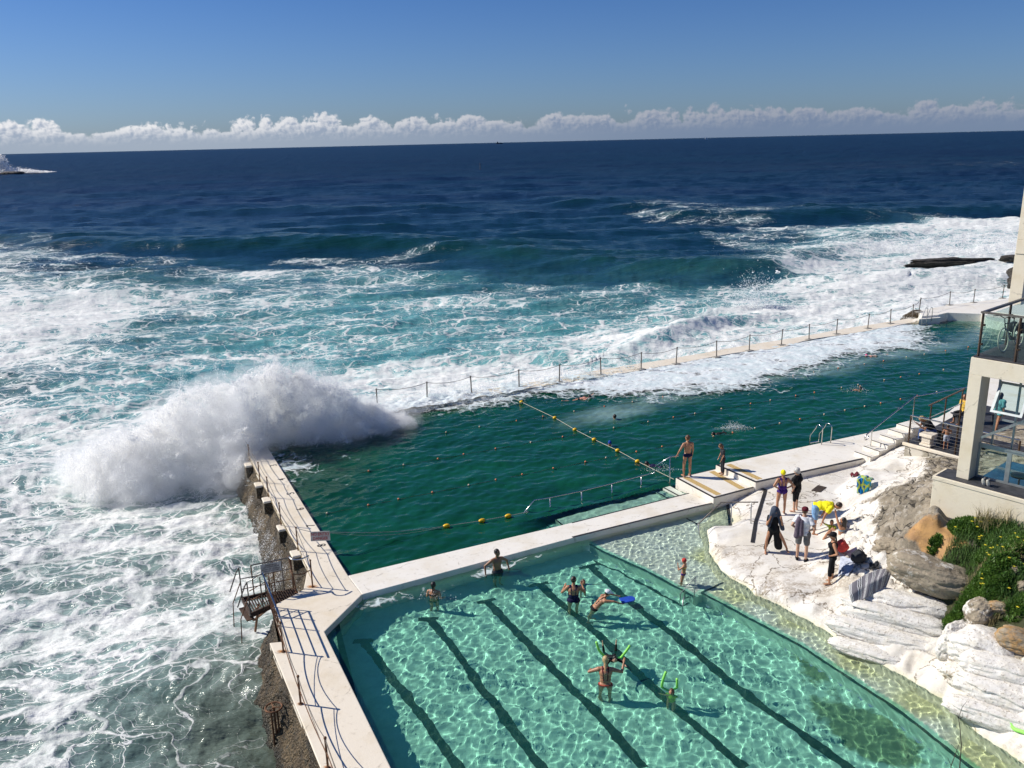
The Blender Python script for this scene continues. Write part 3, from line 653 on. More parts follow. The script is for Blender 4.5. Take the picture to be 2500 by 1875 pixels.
dep_ = np.concatenate([dl[0], fine_]); rad = (CAM_H-SEA)/np.tan(np.radians(dep_)); rad = np.concatenate([rad, np.geomspace(rad[-1]*1.06, 70000, 40)])
azs = np.radians(np.arange(-52, 46, 0.085)); RR, AA = np.meshgrid(rad, azs, indexing='ij')
x = (RR*np.sin(AA)).ravel(); y = (RR*np.cos(AA)).ravel()
ins = [mid(A, S2, .5), mid(CI, CO, .5), mid(IWE, OWE, .6), XY(G(2300, 752, .2)), XY(G(2800, 740, .2)), (40, 8), (0, 8), mid(K4, N7), mid(K3, N6, .6), mid(K2, N5, .6)]
Q = grid_quads(*RR.shape); c4 = np.column_stack([x[Q].mean(1), y[Q].mean(1)]); keep = ~inside(c4[:, 0], c4[:, 1], ins)
V2, Q, used = compact(np.column_stack([x, y]), Q, keep); x, y = V2[:, 0], V2[:, 1]
hz_ = SEA+sea_height(x, y); zn = zone_eval(x, y)
slope_boost = 0.0
m, t = newmat('sea_water'); v = t.pos(); f = t.attr('foam').outputs['Fac']; pale = t.attr('pale').outputs['Fac']; grey = t.attr('grey').outputs['Fac']; far = t.attr('far').outputs['Fac']; hgt = t.attr('rise').outputs['Fac']
wv = t.map(v, (1, 1, 0), (0, 0, R(-14)))
w1_ = t.vadd(wv, t.vscale(t.vadd(t.noisec(t.map(wv, (.16, .3, 1)), 1.0, 3), (.5, .5, .5), 'SUBTRACT'), 5.0))
w2_ = t.vadd(w1_, t.vscale(t.vadd(t.noisec(wv, .8, 3), (.5, .5, .5), 'SUBTRACT'), 0.8))
st_ = t.map(w2_, (0.55, 1.0, 1.0))
def edge(vec, sc): return t.add('ShaderNodeTexVoronoi', {'Vector': vec, 'Scale': sc}, feature='DISTANCE_TO_EDGE').outputs[0]
e1_ = edge(st_, 0.50); e2_ = edge(st_, 1.15); e3_ = edge(t.map(w2_, (.6, 1, 1), loc=(3, 9, 0)), 2.6)
big = t.noise(t.map(w1_, (.5, 1, 1)), 0.14, 5, .62); medn = t.noise(t.map(w2_, (.5, 1, 1)), .7, 5, .62); fin = t.noise(wv, 6.0, 5, .7)
cover = t.math('ADD', t.math('MULTIPLY', f, t.math('SUBTRACT', .88, t.math('MULTIPLY', grey, .02))), t.math('MULTIPLY', t.math('SUBTRACT', big, .5), 1.6))          # local amount
gate = t.sstep(f, 0.03, 0.16); cover = t.math('MULTIPLY', cover, gate)
thr1 = t.math('MULTIPLY', t.math('POWER', t.math('MAXIMUM', cover, 0.0), 1.8), 0.40)
l1 = t.math('SUBTRACT', 1.0, t.math('DIVIDE', e1_, t.math('MAXIMUM', thr1, .0005)))
l2 = t.math('SUBTRACT', 1.0, t.math('DIVIDE', e2_, t.math('MAXIMUM', t.math('MULTIPLY', thr1, 0.55), .0005)))
l3 = t.math('SUBTRACT', 1.0, t.math('DIVIDE', e3_, t.math('MAXIMUM', t.math('MULTIPLY', thr1, 0.42), .0005)))
lace = t.math('MAXIMUM', t.math('MAXIMUM', l1, l2), t.math('MULTIPLY', l3, .85))
lace = t.math('ADD', lace, t.math('MULTIPLY', t.math('SUBTRACT', fin, .5), 1.25))
solid = t.math('SUBTRACT', t.math('ADD', t.math('MULTIPLY', cover, 1.25), t.math('MULTIPLY', t.math('SUBTRACT', medn, .5), 1.7)), 1.02)
solid = t.math('ADD', t.math('MULTIPLY', solid, 3.0), t.math('MULTIPLY', t.math('SUBTRACT', fin, .5), 1.0))
fo = t.sstep(t.math('MAXIMUM', lace, solid), -0.22, 0.62)
fo = t.math('MULTIPLY', fo, t.math('MULTIPLY', t.sstep(cover, 0.01, 0.2), t.math('ADD', .55, t.math('MULTIPLY', t.sstep(t.math('ADD', t.noise(t.map(w2_, (.6, 1, 1), loc=(9, 4, 0)), .5, 5, .65), t.math('MULTIPLY', cover, .35)), .42, .78), .45))))
milky = t.math('MULTIPLY', t.sstep(t.math('ADD', cover, t.math('MULTIPLY', medn, .4)), 0.28, .95), .62)
navy = t.mix(t.sstep(t.noise(t.map(v, (.004, .022, 0)), 1.0, 5, .65), .4, .6), (0.002, 0.011, 0.033), (0.003, 0.021, 0.044))
near_ = t.mix(t.sstep(t.math('ADD', hgt, t.math('MULTIPLY', t.math('SUBTRACT', medn, .5), 1.0)), .3, 1.2), (0.004, 0.032, 0.052), (0.003, 0.034, 0.032))
teal = t.mix(t.sstep(medn, .3, .7), (0.045, 0.20, 0.22), (0.13, 0.36, 0.36))
gry = t.mix(t.sstep(medn, .3, .7), (0.095, 0.145, 0.12), (0.20, 0.265, 0.225))
gry = t.mix(t.sstep(pale, .25, .0), gry, (0.085, 0.105, 0.080))
wc = t.mix(far, near_, navy); wc = t.mix(t.sstep(pale, .08, .85), wc, teal); wc = t.mix(grey, wc, gry)
wc = t.mix(milky, wc, t.mix(grey, (0.30, 0.58, 0.58), (0.42, 0.50, 0.47)))
foamc = t.mix(t.sstep(t.noise(wv, 2.2, 5, .6), .3, .75), (0.84, 0.84, 0.81), (0.66, 0.69, 0.67))
col = t.mix(fo, wc, foamc)
rg = t.math('ADD', t.math('MULTIPLY', fo, .6), 0.13)
b1 = t.noise(t.map(v, (.7, 1.6, 1), (0, 0, R(-12))), 1.3, 6, .66); b2 = t.noise(t.map(v, (.45, 1.6, 1), (0, 0, R(8))), .42, 6, .68); b0 = t.noise(t.map(v, (.3, 1.7, 1)), .10, 6, .68)
bh = t.math('ADD', t.math('MULTIPLY', b1, .24), t.math('ADD', t.math('MULTIPLY', b2, .62), t.math('MULTIPLY', b0, 1.9)))
fsp = t.attr('far2').outputs['Fac']
nb = t.add('ShaderNodeBump', {'Height': bh, 'Strength': t.math('SUBTRACT', .42, t.math('MULTIPLY', fsp, -.35)), 'Distance': 1.0}).outputs[0]
foamh = t.math('ADD', t.math('MULTIPLY', fo, t.math('ADD', .4, fin)), t.math('MULTIPLY', t.noise(wv, 1.4, 6, .7), t.math('MULTIPLY', fo, 2.2)))
nb2 = t.bump(foamh, 0.38, 0.06, nb)
t.out(t.pbr(col, t.math('ADD', rg, t.math('MULTIPLY', fsp, .25)), t.math('SUBTRACT', t.math('SUBTRACT', .5, t.math('MULTIPLY', fsp, .40)), t.math('MULTIPLY', fo, .08)), 0, nb2, IOR=1.333))
so_ = mesh_np('sea', np.column_stack([x, y, hz_]), Q, m)
tag(so_, kind='structure')
fattr(so_, 'foam', zn[:, 0]); fattr(so_, 'pale', zn[:, 1]); fattr(so_, 'grey', zn[:, 2]); fattr(so_, 'far', sm(np.log(np.hypot(x, y)), math.log(110), math.log(330))); fattr(so_, 'far2', sm(np.log(np.hypot(x, y)), math.log(60), math.log(700))); fattr(so_, 'rise', hz_-SEA)
# ------------------------------------------------------------------ terrace and rocky bank (one ground sheet) and its boulders
from mathutils.geometry import delaunay_2d_cdt
ZK = 1.7                                    # timber deck
shore = [(1726, 1298), (1732.6, 1347.8), (1748, 1375), (1762.4, 1394), (1832, 1440.6), (1881.8, 1467), (1944.8, 1500), (1978.6, 1514.5), (2035.9, 1554.6), (2087.4, 1583), (2150, 1618), (2207.7, 1649), (2307.9, 1706.4), (2340, 1745), (2379.5, 1781), (2494, 1858), (2560, 1905)]
# x, y, z, paint (1 white 0 bare), orange, roughness
TP = []; SH_ = []
shore2 = []
for i in range(len(shore)-1):
    (xa, ya), (xb, yb) = shore[i], shore[i+1]; n_ = max(1, int(math.hypot(xb-xa, yb-ya)/14))
    for k_ in range(n_): shore2.append((xa+(xb-xa)*k_/n_+random.uniform(-2, 2), ya+(yb-ya)*k_/n_+random.uniform(-2, 2)))
for i, (x, y) in enumerate(shore2):
    TP.append((x, y, 0.0, 1, 0, .02)); SH_.append((*XY(G(x-22, y+13, 0)), -.62, 1, 0, .02)); TP.append((x+16, y-10, .2, 1, 0, .03))
TP += [(x, y, z, 1, 0, .012) for x, y, z in [(1700,1262,-.5),(1690,1290,-.5),(1738,1240,-.3),(1772,1224,-.02),(1782,1284,-.02),(1745,1283,-.25),(1800,1212,.12),(1812,1268,.12),(1850,1200,.3),(1846,1258,.3),(1845,1150,.38),(1900,1180,.41),(1980,1150,.42),(2110,1110,.42),(2000,1158,.42),(2040,1148,.42),(1950,1250,.42),(1900,1290,.42),(1850,1308,.4),(1800,1290,.3),(1745,1305,.3),(1760,1340,.33),
    (1850,1360,.42),(1950,1380,.44),(2030,1425,.46),(1900,1400,.40),(1800,1330,.38),(1790,1385,.33),(1850,1425,.33),(1920,1455,.33),(1980,1480,.38),(2040,1505,.40),(1985,1300,.42),(2040,1200,.42),(2050,1260,.43),(2020,1330,.44),(2000,1190,.42),(2064,1243,.44),(2070,1174,.44),(2100,1140,.44)]]
TP += [(x, y, z, p, o, r) for x, y, z, p, o, r in [(2082,1171,.95,1,0,.01),(2088,1240,.9,1,0,.03),(2120,1150,.95,1,0,.01),(2150,1150,.98,1,0,.01),(2190,1120,1.05,1,0,.02),(2215,1165,1.15,.75,0,.05),(2150,1185,1.05,1,0,.03),(2205,1100,1.05,1,0,.02),(2240,1085,1.2,.6,0,.05),(2330,1080,1.5,0,0,.05),(2500,1030,1.6,0,0,.05),
    (2215,1150,1.0,.7,0,.05),(2262,1132,1.3,.5,0,.06),(2300,1115,1.4,.3,0,.06),(2110,1243,1.1,.8,0,.06),(2145,1212,1.55,.1,0,.1),(2215,1200,2.15,0,0,.12),(2250,1170,2.1,.5,0,.1),(2280,1180,2.6,.1,0,.12),(2180,1240,2.05,0,0,.12),(2240,1235,2.55,0,0,.14),(2285,1235,3.1,0,0,.12),
    (2085,1300,.95,.95,0,.08),(2120,1290,1.3,.75,0,.1),(2170,1290,1.9,.1,0,.14),(2210,1300,2.25,0,.25,.14),(2075,1345,.85,1,0,.07),(2060,1400,.8,1,0,.06),(2100,1380,1.0,1,0,.08),(2130,1350,1.25,.9,0,.1),(2170,1345,1.7,.3,0,.12),(2050,1450,.62,1,0,.05),
    (2240,1285,2.6,0,.9,.05),(2290,1300,3.0,0,1,.03),(2255,1335,2.5,0,.9,.05),(2340,1350,2.7,0,1,.03),(2400,1355,2.95,0,.9,.03),(2320,1375,2.4,0,.8,.05),(2230,1350,2.2,.1,.2,.12),(2200,1375,1.8,.6,0,.08),(2280,1380,2.4,.5,.1,.05),(2370,1385,2.4,.2,.2,.06),
    (2450,1380,3.3,0,0,.08),(2520,1430,3.0,0,0,.08),(2385,1430,2.5,0,0,.08),(2430,1510,2.05,0,.2,.08),(2500,1560,2.1,0,.1,.08),(2620,1500,2.9,0,0,.08),
    (2190,1405,1.4,.7,0,.08),(2270,1405,1.75,.1,0,.06),(2345,1415,2.0,0,0,.06),(2330,1470,1.55,.1,0,.08),(2260,1460,1.35,.4,0,.08),(2130,1460,0.85,1,0,.06),(2060,1490,.6,1,0,.05),(2190,1490,1.0,1,0,.07),(2270,1510,0.95,1,0,.07),(2240,1570,0.5,1,0,.07),(2150,1540,0.45,1,0,.06),(2090,1540,.33,1,0,.04),(2290,1560,0.7,.8,0,.08),
    (2300,1610,0.5,1,0,.06),(2340,1530,1.3,.7,0,.08),(2400,1500,2.0,.3,.2,.1),(2340,1630,0.65,1,0,.06),(2420,1590,1.4,.9,0,.08),(2500,1610,1.75,.6,.1,.08),(2500,1690,1.15,1,0,.07),(2420,1670,0.8,1,0,.07),(2350,1700,0.3,1,0,.05),(2430,1760,0.3,1,0,.06),(2500,1780,0.5,1,0,.07),(2600,1720,1.6,1,0,.07),(2640,1850,0.9,1,0,.07),(2900,1600,3.0,.3,0,.08),(2750,1900,1.4,1,0,.06)]]
pts = [(*XY(G(a, b, c)), c, p, o, r) for a, b, c, p, o, r in TP]
pts = [(*XY(G(a, b, c*.85)), c*.85, p, o, r) if a >= 2150 and b >= 1290 and c > .5 else q for q, (a, b, c, p, o, r) in zip(pts, TP)]+SH_
for x_, y_ in ((2294, 1266), (2320, 1270), (2350, 1272), (2400, 1278), (2450, 1284), (2500, 1290), (2560, 1296), (2640, 1304)):
    u_, z_ = BP(x_, y_, .34); p_ = E0+dU*u_+dN*.34; pts.append((p_.x, p_.y, z_, 0, 0, .04)); p_ = E0+dU*u_-dN*1.0; pts.append((p_.x, p_.y, z_, 0, 0, .04))
pts += [(30, 5, 5, 0, 0, .1), (30, 45, 1.5, 0, 0, .05), (3, 5, -3, 1, 0, .02), (30, 25, 5, 0, 0, .1)]
vs2 = [Vector((p[0], p[1])) for p in pts]
ov, oe, of_, *_r = delaunay_2d_cdt(vs2, [], [], 0, 1e-4)
vmap = []
for v2 in ov:
    j = min(range(len(vs2)), key=lambda k: (vs2[k]-v2).length_squared); vmap.append(pts[j][2:])
st_x = 0.055; X, Y = np.meshgrid(np.arange(5.0, 22.0, st_x), np.arange(11.0, 41.0, st_x)); gx, gy = X.ravel(), Y.ravel()
val = np.full((len(gx), 4), np.nan)
for f3 in of_:
    a, b, c = [ov[i] for i in f3[:3]]; va, vb, vc = [np.array(vmap[i]) for i in f3[:3]]
    den = (b.y-c.y)*(a.x-c.x)+(c.x-b.x)*(a.y-c.y)
    if abs(den) < 1e-9: continue
    i0 = max(0, int((min(a.x, b.x, c.x)-5)/st_x)-1); i1 = min(X.shape[1], int((max(a.x, b.x, c.x)-5)/st_x)+2); j0 = max(0, int((min(a.y, b.y, c.y)-11)/st_x)-1); j1 = min(X.shape[0], int((max(a.y, b.y, c.y)-11)/st_x)+2)
    if i1 <= i0 or j1 <= j0: continue
    sx, sy = X[j0:j1, i0:i1], Y[j0:j1, i0:i1]
    l1_ = ((b.y-c.y)*(sx-c.x)+(c.x-b.x)*(sy-c.y))/den; l2_ = ((c.y-a.y)*(sx-c.x)+(a.x-c.x)*(sy-c.y))/den; l3_ = 1-l1_-l2_
    k = (l1_ >= -1e-6) & (l2_ >= -1e-6) & (l3_ >= -1e-6)
    jj, ii = np.nonzero(k); idx = (jj+j0)*X.shape[1]+(ii+i0)
    val[idx] = l1_[k][:, None]*va+l2_[k][:, None]*vb+l3_[k][:, None]*vc
val = np.nan_to_num(val, nan=-1.0).reshape(X.shape+(4,))
for _ in range(3):
    vp = np.pad(val, ((1, 1), (1, 1), (0, 0)), 'edge'); val = (vp[1:-1, 1:-1]*2+vp[:-2, 1:-1]+vp[2:, 1:-1]+vp[1:-1, :-2]+vp[1:-1, 2:])/6
tz, tp_, to_, tr_ = [val[..., i].ravel() for i in range(4)]
def rockn(x, y, s=1.0):
    r1 = 1-np.abs(fbm(x*.55*s, y*.8*s, 4, .55))*4; r2 = fbm(x*2.2*s, y*2.6*s, 5, .6)
    return r1*.5+r2*1.3
dirx, diry = math.cos(R(-38)), math.sin(R(-38))          # bedding runs along the pool edge
sv = (-gx*diry+gy*dirx)+.5*fbm(gx*.3, gy*.3, 3)
rk = sm(tr_, .035, .075)
rocky = sm(tr_, .038, .075)*(1-np.clip(to_*1.4, 0, 1))
lg = fbm(gx*.45+5, gy*.7+2, 3)*7+gx*.25; step_ = (np.floor(lg)+sm(lg-np.floor(lg), .82, 1.0))-lg
tz = tz+rocky*(.17*step_+.05*np.sign(fbm(gx*1.3, gy*1.9, 3))*np.minimum(np.abs(fbm(gx*1.3, gy*1.9, 3))*18, 1))+tr_*1.9*rockn(gx, gy)+rk*(.30*sm(np.abs(((sv*1.5+tz*1.2+.8*fbm(gx*.8, gy*.8, 3)) % 1)-.5)*2, .0, .22)-.24)+(1-rk)*.012*fbm(gx*1.5, gy*1.5, 4)*1.0
tz += (.022*np.clip(fbm(gx*1.1+3, gy*1.1, 4, .6)*2.2, -1, 1)*sm(gx*0+tr_, .010, .02))
m, t = newmat('bank_rock'); v = t.pos(); pt = t.attr('paint').outputs['Fac']; og = t.attr('orange').outputs['Fac']
n = t.noise(v, .7, 6, .65); n2 = t.noise(v, 3.2, 6, .68); n3 = t.noise(v, 14, 5, .7); strat = t.noise(t.map(v, (.6, .6, 6.0), (R(14), R(10), 0)), 1.6, 5, .6)
rock = t.mix(t.sstep(n, .38, .62), (0.33, 0.28, 0.21), (0.18, 0.155, 0.115)); rock = t.mix(t.sstep(n2, .5, .68), rock, (0.40, 0.36, 0.30)); rock = t.mix(t.math('MULTIPLY', t.sstep(n3, .56, .66), .7), rock, (0.075, 0.066, 0.055)); rock = t.mix(t.math('MULTIPLY', t.sstep(strat, .58, .66), .6), rock, (0.10, 0.085, 0.07))
orc = t.mix(t.sstep(n2, .35, .65), (0.52, 0.30, 0.115), (0.36, 0.21, 0.10))
og2 = t.sstep(t.math('ADD', og, t.math('MULTIPLY', t.math('SUBTRACT', n2, .5), .8)), .42, .6)
crk = t.add('ShaderNodeTexVoronoi', {'Vector': t.vadd(v, t.vscale(t.noisec(v, 1.8), .9)), 'Scale': .9}, feature='DISTANCE_TO_EDGE').outputs[0]
rock = t.mix(t.math('MULTIPLY', t.sstep(crk, .035, .006), t.sstep(n, .4, .5)), rock, (.03, .026, .02)); rock = t.mix(t.math('MULTIPLY', t.sstep(t.noise(v, 2.0, 6, .7), .60, .66), .55), rock, (.52, .49, .44))
c = t.mix(og2, rock, orc)
pm = t.sstep(t.math('ADD', t.math('ADD', pt, t.math('MULTIPLY', t.math('SUBTRACT', n2, .5), .75)), t.math('MULTIPLY', t.math('SUBTRACT', n3, .5), .35)), .44, .58)
pc = t.mix(t.sstep(n, .42, .66), (0.74, 0.71, 0.655), (0.66, 0.61, 0.52)); wornn = t.sstep(t.noise(t.map(v, (1, 1.6, 1), loc=(4, 2, 0)), .55, 6, .7), .47, .60)
pc = t.mix(t.math('MULTIPLY', t.math('MULTIPLY', wornn, t.sstep(n3, .36, .58)), t.attr('worn').outputs['Fac']), pc, (0.36, 0.30, 0.23))
pc = t.mix(t.math('MULTIPLY', t.sstep(n2, .59, .68), .6), pc, (0.40, 0.33, 0.26)); ck = t.add('ShaderNodeTexVoronoi', {'Vector': t.vadd(v, t.vscale(t.noisec(v, 1.3), 1.2)), 'Scale': .55}, feature='DISTANCE_TO_EDGE').outputs[0]
pc = t.mix(t.math('MULTIPLY', t.sstep(ck, .020, .004), t.sstep(n3, .42, .5)), pc, (.20, .165, .125)); pc = t.mix(t.math('MULTIPLY', t.sstep(t.noise(t.map(v, (1, 1, 1), loc=(3, 8, 0)), 24, 3, .6), .66, .72), .7), pc, (.25, .21, .16))
zz_ = t.add('ShaderNodeSeparateXYZ', {0: v}).outputs[2]
pc = t.mix(t.math('MULTIPLY', t.sstep(t.math('ADD', zz_, t.math('MULTIPLY', n, -.18)), .05, -.14), .7), pc, (0.70, 0.66, 0.42))
soil = t.attr('soil').outputs['Fac']
c = t.mix(pm, c, pc); c = t.mix(t.sstep(t.math('ADD', soil, t.math('MULTIPLY', t.math('SUBTRACT', n2, .5), .7)), .45, .6), c, (0.045, 0.05, 0.02))
t.out(t.pbr(c, .72, .25, 0, t.add('ShaderNodeBump', {'Height': t.math('ADD', t.math('MULTIPLY', n3, 1.0), t.math('ADD', t.math('MULTIPLY', n2, 2.2), t.math('MULTIPLY', strat, 1.0))), 'Distance': .045, 'Strength': t.math('ADD', .16, t.math('MULTIPLY', t.attr('ruf').outputs['Fac'], .5))}).outputs[0]))
V = np.column_stack([gx, gy, tz]); Q = grid_quads(*X.shape)
P1 = [XY(G(1728, 1232, 0)), mid(L2, D3, .5), XY(G(1742, 1219, .42)), L3, XY(G(1850, 1182, .42)), XY(G(2112, 1122, .42)), XY(G(2210, 1092, .5))]
c4 = V[Q].mean(1); cut = [(-5, 40), mid(D2, D3, .3), mid(L1, L2, .9), mid(L4, L3, .93), (U2[0]-.02, U2[1]+.12), (U3[0], U3[1]+.15), (U4[0], U4[1]+.15), (40, U4[1]+4), (40, 80), (-5, 80)]
keep = ~inside(c4[:, 0], c4[:, 1], cut) & (c4[:, 2] > -.5)
V, Q, used = compact(V, Q, keep)
bank = mesh_np('rocky_ground', V, Q, m, True); tag(bank, kind='structure'); caustic(bank)
fattr(bank, 'paint', tp_[used]); fattr(bank, 'orange', to_[used]); fattr(bank, 'ruf', rk[used])
wp = [G(1850, 1380, .4), G(1900, 1400, .4), G(1960, 1420, .4), G(1990, 1390, .4), G(1800, 1350, .4)]
fattr(bank, 'worn', np.clip(.35+1.3*sum(np.exp(-((V[:, 0]-p.x)**2+(V[:, 1]-p.y)**2)/.9) for p in wp), 0, 1))
sp2 = [(2335, 1285, 3.3, .6), (2400, 1300, 3.3, .8), (2480, 1300, 3.3, .9), (2440, 1370, 2.9, .8), (2500, 1400, 2.7, .8), (2400, 1430, 2.2, .5), (2450, 1460, 2.2, .6), (2350, 1500, 1.4, .35), (2500, 1490, 2.2, .4), (2325, 1550, .95, .25), (2440, 1420, 2.4, .6)]
sq = [(G(a, b, c), r) for a, b, c, r in sp2]
fattr(bank, 'soil', np.clip(sum(np.exp(-((V[:, 0]-p.x)**2+(V[:, 1]-p.y)**2)/(r*r)) for p, r in sq), 0, 1))
_TZ = tz.reshape(X.shape)
def ground_z(x, y):
    i = min(max(int(round((x-5.0)/st_x)), 0), X.shape[1]-1); j = min(max(int(round((y-11.0)/st_x)), 0), X.shape[0]-1); return float(_TZ[j, i])
def on_ground(px, py, z=.5):
    """where the line of sight first meets the bank"""
    d = ray(px, py); d = d/math.hypot(d.x, d.y); s = 14.0
    while s < 45:
        p = d*s; zz = CAM_H+p.z
        if 5 < p.x < 22 and 11 < p.y < 41 and zz <= ground_z(p.x, p.y): return Vector((p.x, p.y, ground_z(p.x, p.y)))
        s += .04
    return G(px, py, z)
# boulders and painted ledges lying on the bank
def rock_mat(name, paint, orange=0.0):
    m, t = newmat(name); v = t.pos(); g = t.add('ShaderNodeNewGeometry')
    n = t.noise(v, 1.1, 6, .65); n2 = t.noise(v, 4.5, 6, .7); n3 = t.noise(v, 17, 4, .7); ob = t.obj(); st = t.noise(t.map(ob, (.7, .7, 7)), 1.3, 5, .6)
    rock = t.mix(t.sstep(n, .38, .62), (0.38, 0.32, 0.235), (0.22, 0.18, 0.13)); rock = t.mix(t.math('MULTIPLY', t.sstep(n3, .56, .66), .6), rock, (0.08, 0.07, 0.06)); rock = t.mix(t.math('MULTIPLY', t.sstep(st, .60, .68), .4), rock, (0.11, 0.09, 0.07))
    if orange: rock = t.mix(t.math('MULTIPLY', t.sstep(n2, .4, .6), orange), rock, (0.42, 0.24, 0.09))
    pm = t.sstep(t.math('ADD', t.math('MULTIPLY', n, .7), t.math('MULTIPLY', n2, .5)), 1.02-paint*.78, 1.10-paint*.78)
    pc = t.mix(t.sstep(n2, .4, .7), (0.74, 0.715, 0.67), (0.66, 0.62, 0.54)); pc = t.mix(t.math('MULTIPLY', t.sstep(t.math('ADD', n3, t.math('MULTIPLY', st, .4)), .76, .86), .75), pc, (0.26, 0.21, 0.16))
    t.out(t.pbr(t.mix(pm, rock, pc), .75, .2, 0, t.bump(t.math('ADD', t.math('MULTIPLY', n2, 2), t.math('ADD', n3, t.math('MULTIPLY', st, 1.6))), .5, .04))); return m
def boulder(name, px, py, z_, size, rz, tilt, mat, label, cat='rock', strata=.10, seed=0, lum=.16, group=None, sq=2.6, freq=1.5):
    c = on_ground(px, py) if name == 'boulder' else G(px, py, z_); c.z -= size[2]*z_ if name == 'boulder' else 0; n = 90; th, ph = np.meshgrid(np.linspace(.001, math.pi-.001, n), np.linspace(0, 2*math.pi, 2*n, endpoint=False), indexing='ij')
    d = np.stack([np.sin(th)*np.cos(ph), np.sin(th)*np.sin(ph), np.cos(th)], -1).reshape(-1, 3)
    rr = (np.abs(d)**sq).sum(1)**(-1/sq); p = d*rr[:, None]; so_ = seed*13.7
    h = lum*(fbm(p[:, 0]*1.3+so_, p[:, 1]*1.3+p[:, 2]*1.7, 4)*2.2)+lum*.22*fbm(p[:, 0]*5+so_, p[:, 1]*5+p[:, 2]*6, 4, .6)*2
    q = p*(1+h[:, None]); zz = q[:, 2]*size[2]*freq+1.6*fbm(q[:, 0]*1.2+so_, q[:, 1]*1.2, 4); led = np.abs((zz % 1)-.5)*2      # bedding ledges
    led = np.where(led < .35, led/.35, 1.0); q[:, :2] *= (1-strata*(1-led)*(1-.3*np.abs(p[:, 2])))[:, None]; q *= np.array(size)/2
    M = Matrix.Rotation(rz, 3, 'Z') @ Matrix.Rotation(tilt[0], 3, 'X') @ Matrix.Rotation(tilt[1], 3, 'Y')
    q = q @ np.array(M).T; i = np.arange(n-1)[:, None]*2*n; k = np.arange(2*n)[None, :]; k2 = (k+1) % (2*n)
    Q = np.stack([i+k, i+2*n+k, i+2*n+k2, i+k2], -1).reshape(-1, 4)
    o = mesh_np(name, q, Q, mat, True); o.location = c; tag(o, label, cat, group); return caustic(o)
RW = rock_mat('painted_rock', 1.0); RP = rock_mat('part_painted_rock', .52); RG = rock_mat('bare_rock', -.3); RO = rock_mat('ochre_rock', -.3, .9); RW2 = rock_mat('patchy_painted_rock', .72)
BD = R(-40)
gr = 'rocks of the bank beside the paddling pool'
boulder('boulder', 2268, 1420, .12, (2.3, 1.25, .95), R(-24), (R(-8), R(10)), RP, 'big smooth grey-brown boulder right of the striped towel', seed=1, group=gr, strata=.05)
boulder('boulder', 2225, 1474, .2, (2.4, .75, .7), BD+R(12), (R(6), R(4)), RW, 'long white painted ledge directly under the striped towel', seed=2, group=gr)
boulder('boulder', 2190, 1505, .2, (2.9, .8, .7), BD+R(8), (R(4), R(2)), RW, 'white painted ledge, second from the top of the layered stack', seed=3, group=gr)
boulder('boulder', 2150, 1550, .2, (3.0, .8, .62), BD+R(6), (0, R(1)), RW, 'lowest white painted ledge close to the yellowish shallow water', seed=4, group=gr)
boulder('boulder', 2120, 1590, .15, (2.2, .6, .45), BD+R(4), (R(3), 0), RW, 'thin white painted lip where the layered stack meets the water', seed=31, group=gr)
boulder('boulder', 2375, 1655, .1, (1.5, .8, .6), BD-R(4), (R(4), R(3)), RW2, 'white painted block with brown underside below the pointed rock', seed=32, group=gr)
boulder('boulder', 2440, 1750, .1, (2.4, .7, .5), BD+R(3), (R(3), 0), RW, 'long white painted ledge under the green noodle near the water', seed=33, group=gr)
boulder('boulder', 2470, 1640, .1, (2.2, .8, .6), BD+R(6), (R(4), R(2)), RW, 'white painted ledge between the ochre rock and the noodle', seed=34, group=gr)
boulder('boulder', 2335, 1570, .1, (.6, 1.1, 1.1), BD-R(20), (R(-14), R(5)), RW2, 'pointed white rock in the gap between the two painted masses', seed=5, group=gr)
boulder('boulder', 2415, 1580, .2, (1.7, 1.4, 1.3), BD, (R(-10), R(3)), RW, 'largest white painted rock with bare brown top in the lower right', seed=6, lum=.13, group=gr)
boulder('boulder', 2470, 1690, .2, (2.5, 1.0, .8), BD+R(2), (R(-5), R(2)), RW, 'white painted rock just above the lone green foam noodle', seed=7, group=gr)
boulder('boulder', 2395, 1505, .1, (.8, .7, .7), R(10), (R(-15), R(5)), RP, 'brown-topped rock with peeling paint above the largest white rock', seed=8, group=gr)
boulder('boulder', 2490, 1560, .1, (1.0, .8, .55), R(-30), (R(-10), R(5)), RO, 'ochre stained flat rock at the right edge of the photo', seed=9, group=gr)
boulder('boulder', 2445, 1485, .1, (.6, .35, .3), R(-20), (0, R(8)), RO, 'small tan rock with orange flank among the shrubs', seed=10, group=gr)
boulder('boulder', 2482, 1395, 0, (.32, .28, .28), 0, (0, 0), RG, 'round grey stone, upper one at the edge of the shrubs', seed=11, strata=.01, group=gr)
boulder('boulder', 2498, 1442, 0, (.32, .3, .32), 0, (0, 0), RG, 'round grey stone, lower one at the edge of the shrubs', seed=12, strata=.01, group=gr)
boulder('boulder', 2350, 1405, .1, (.5, .3, .25), R(-30), (0, 0), RP, 'small cream stone at the right tip of the big grey boulder', seed=13, group=gr)
boulder('boulder', 2180, 1330, .25, (1.1, .7, .6), R(-30), (0, 0), RP, 'crumbly half painted rock below the orange sandstone', seed=16, lum=.26, group=gr)
WETR = barnacle('wet_dark_rock', (.05, .04, .03), (.09, .075, .06))
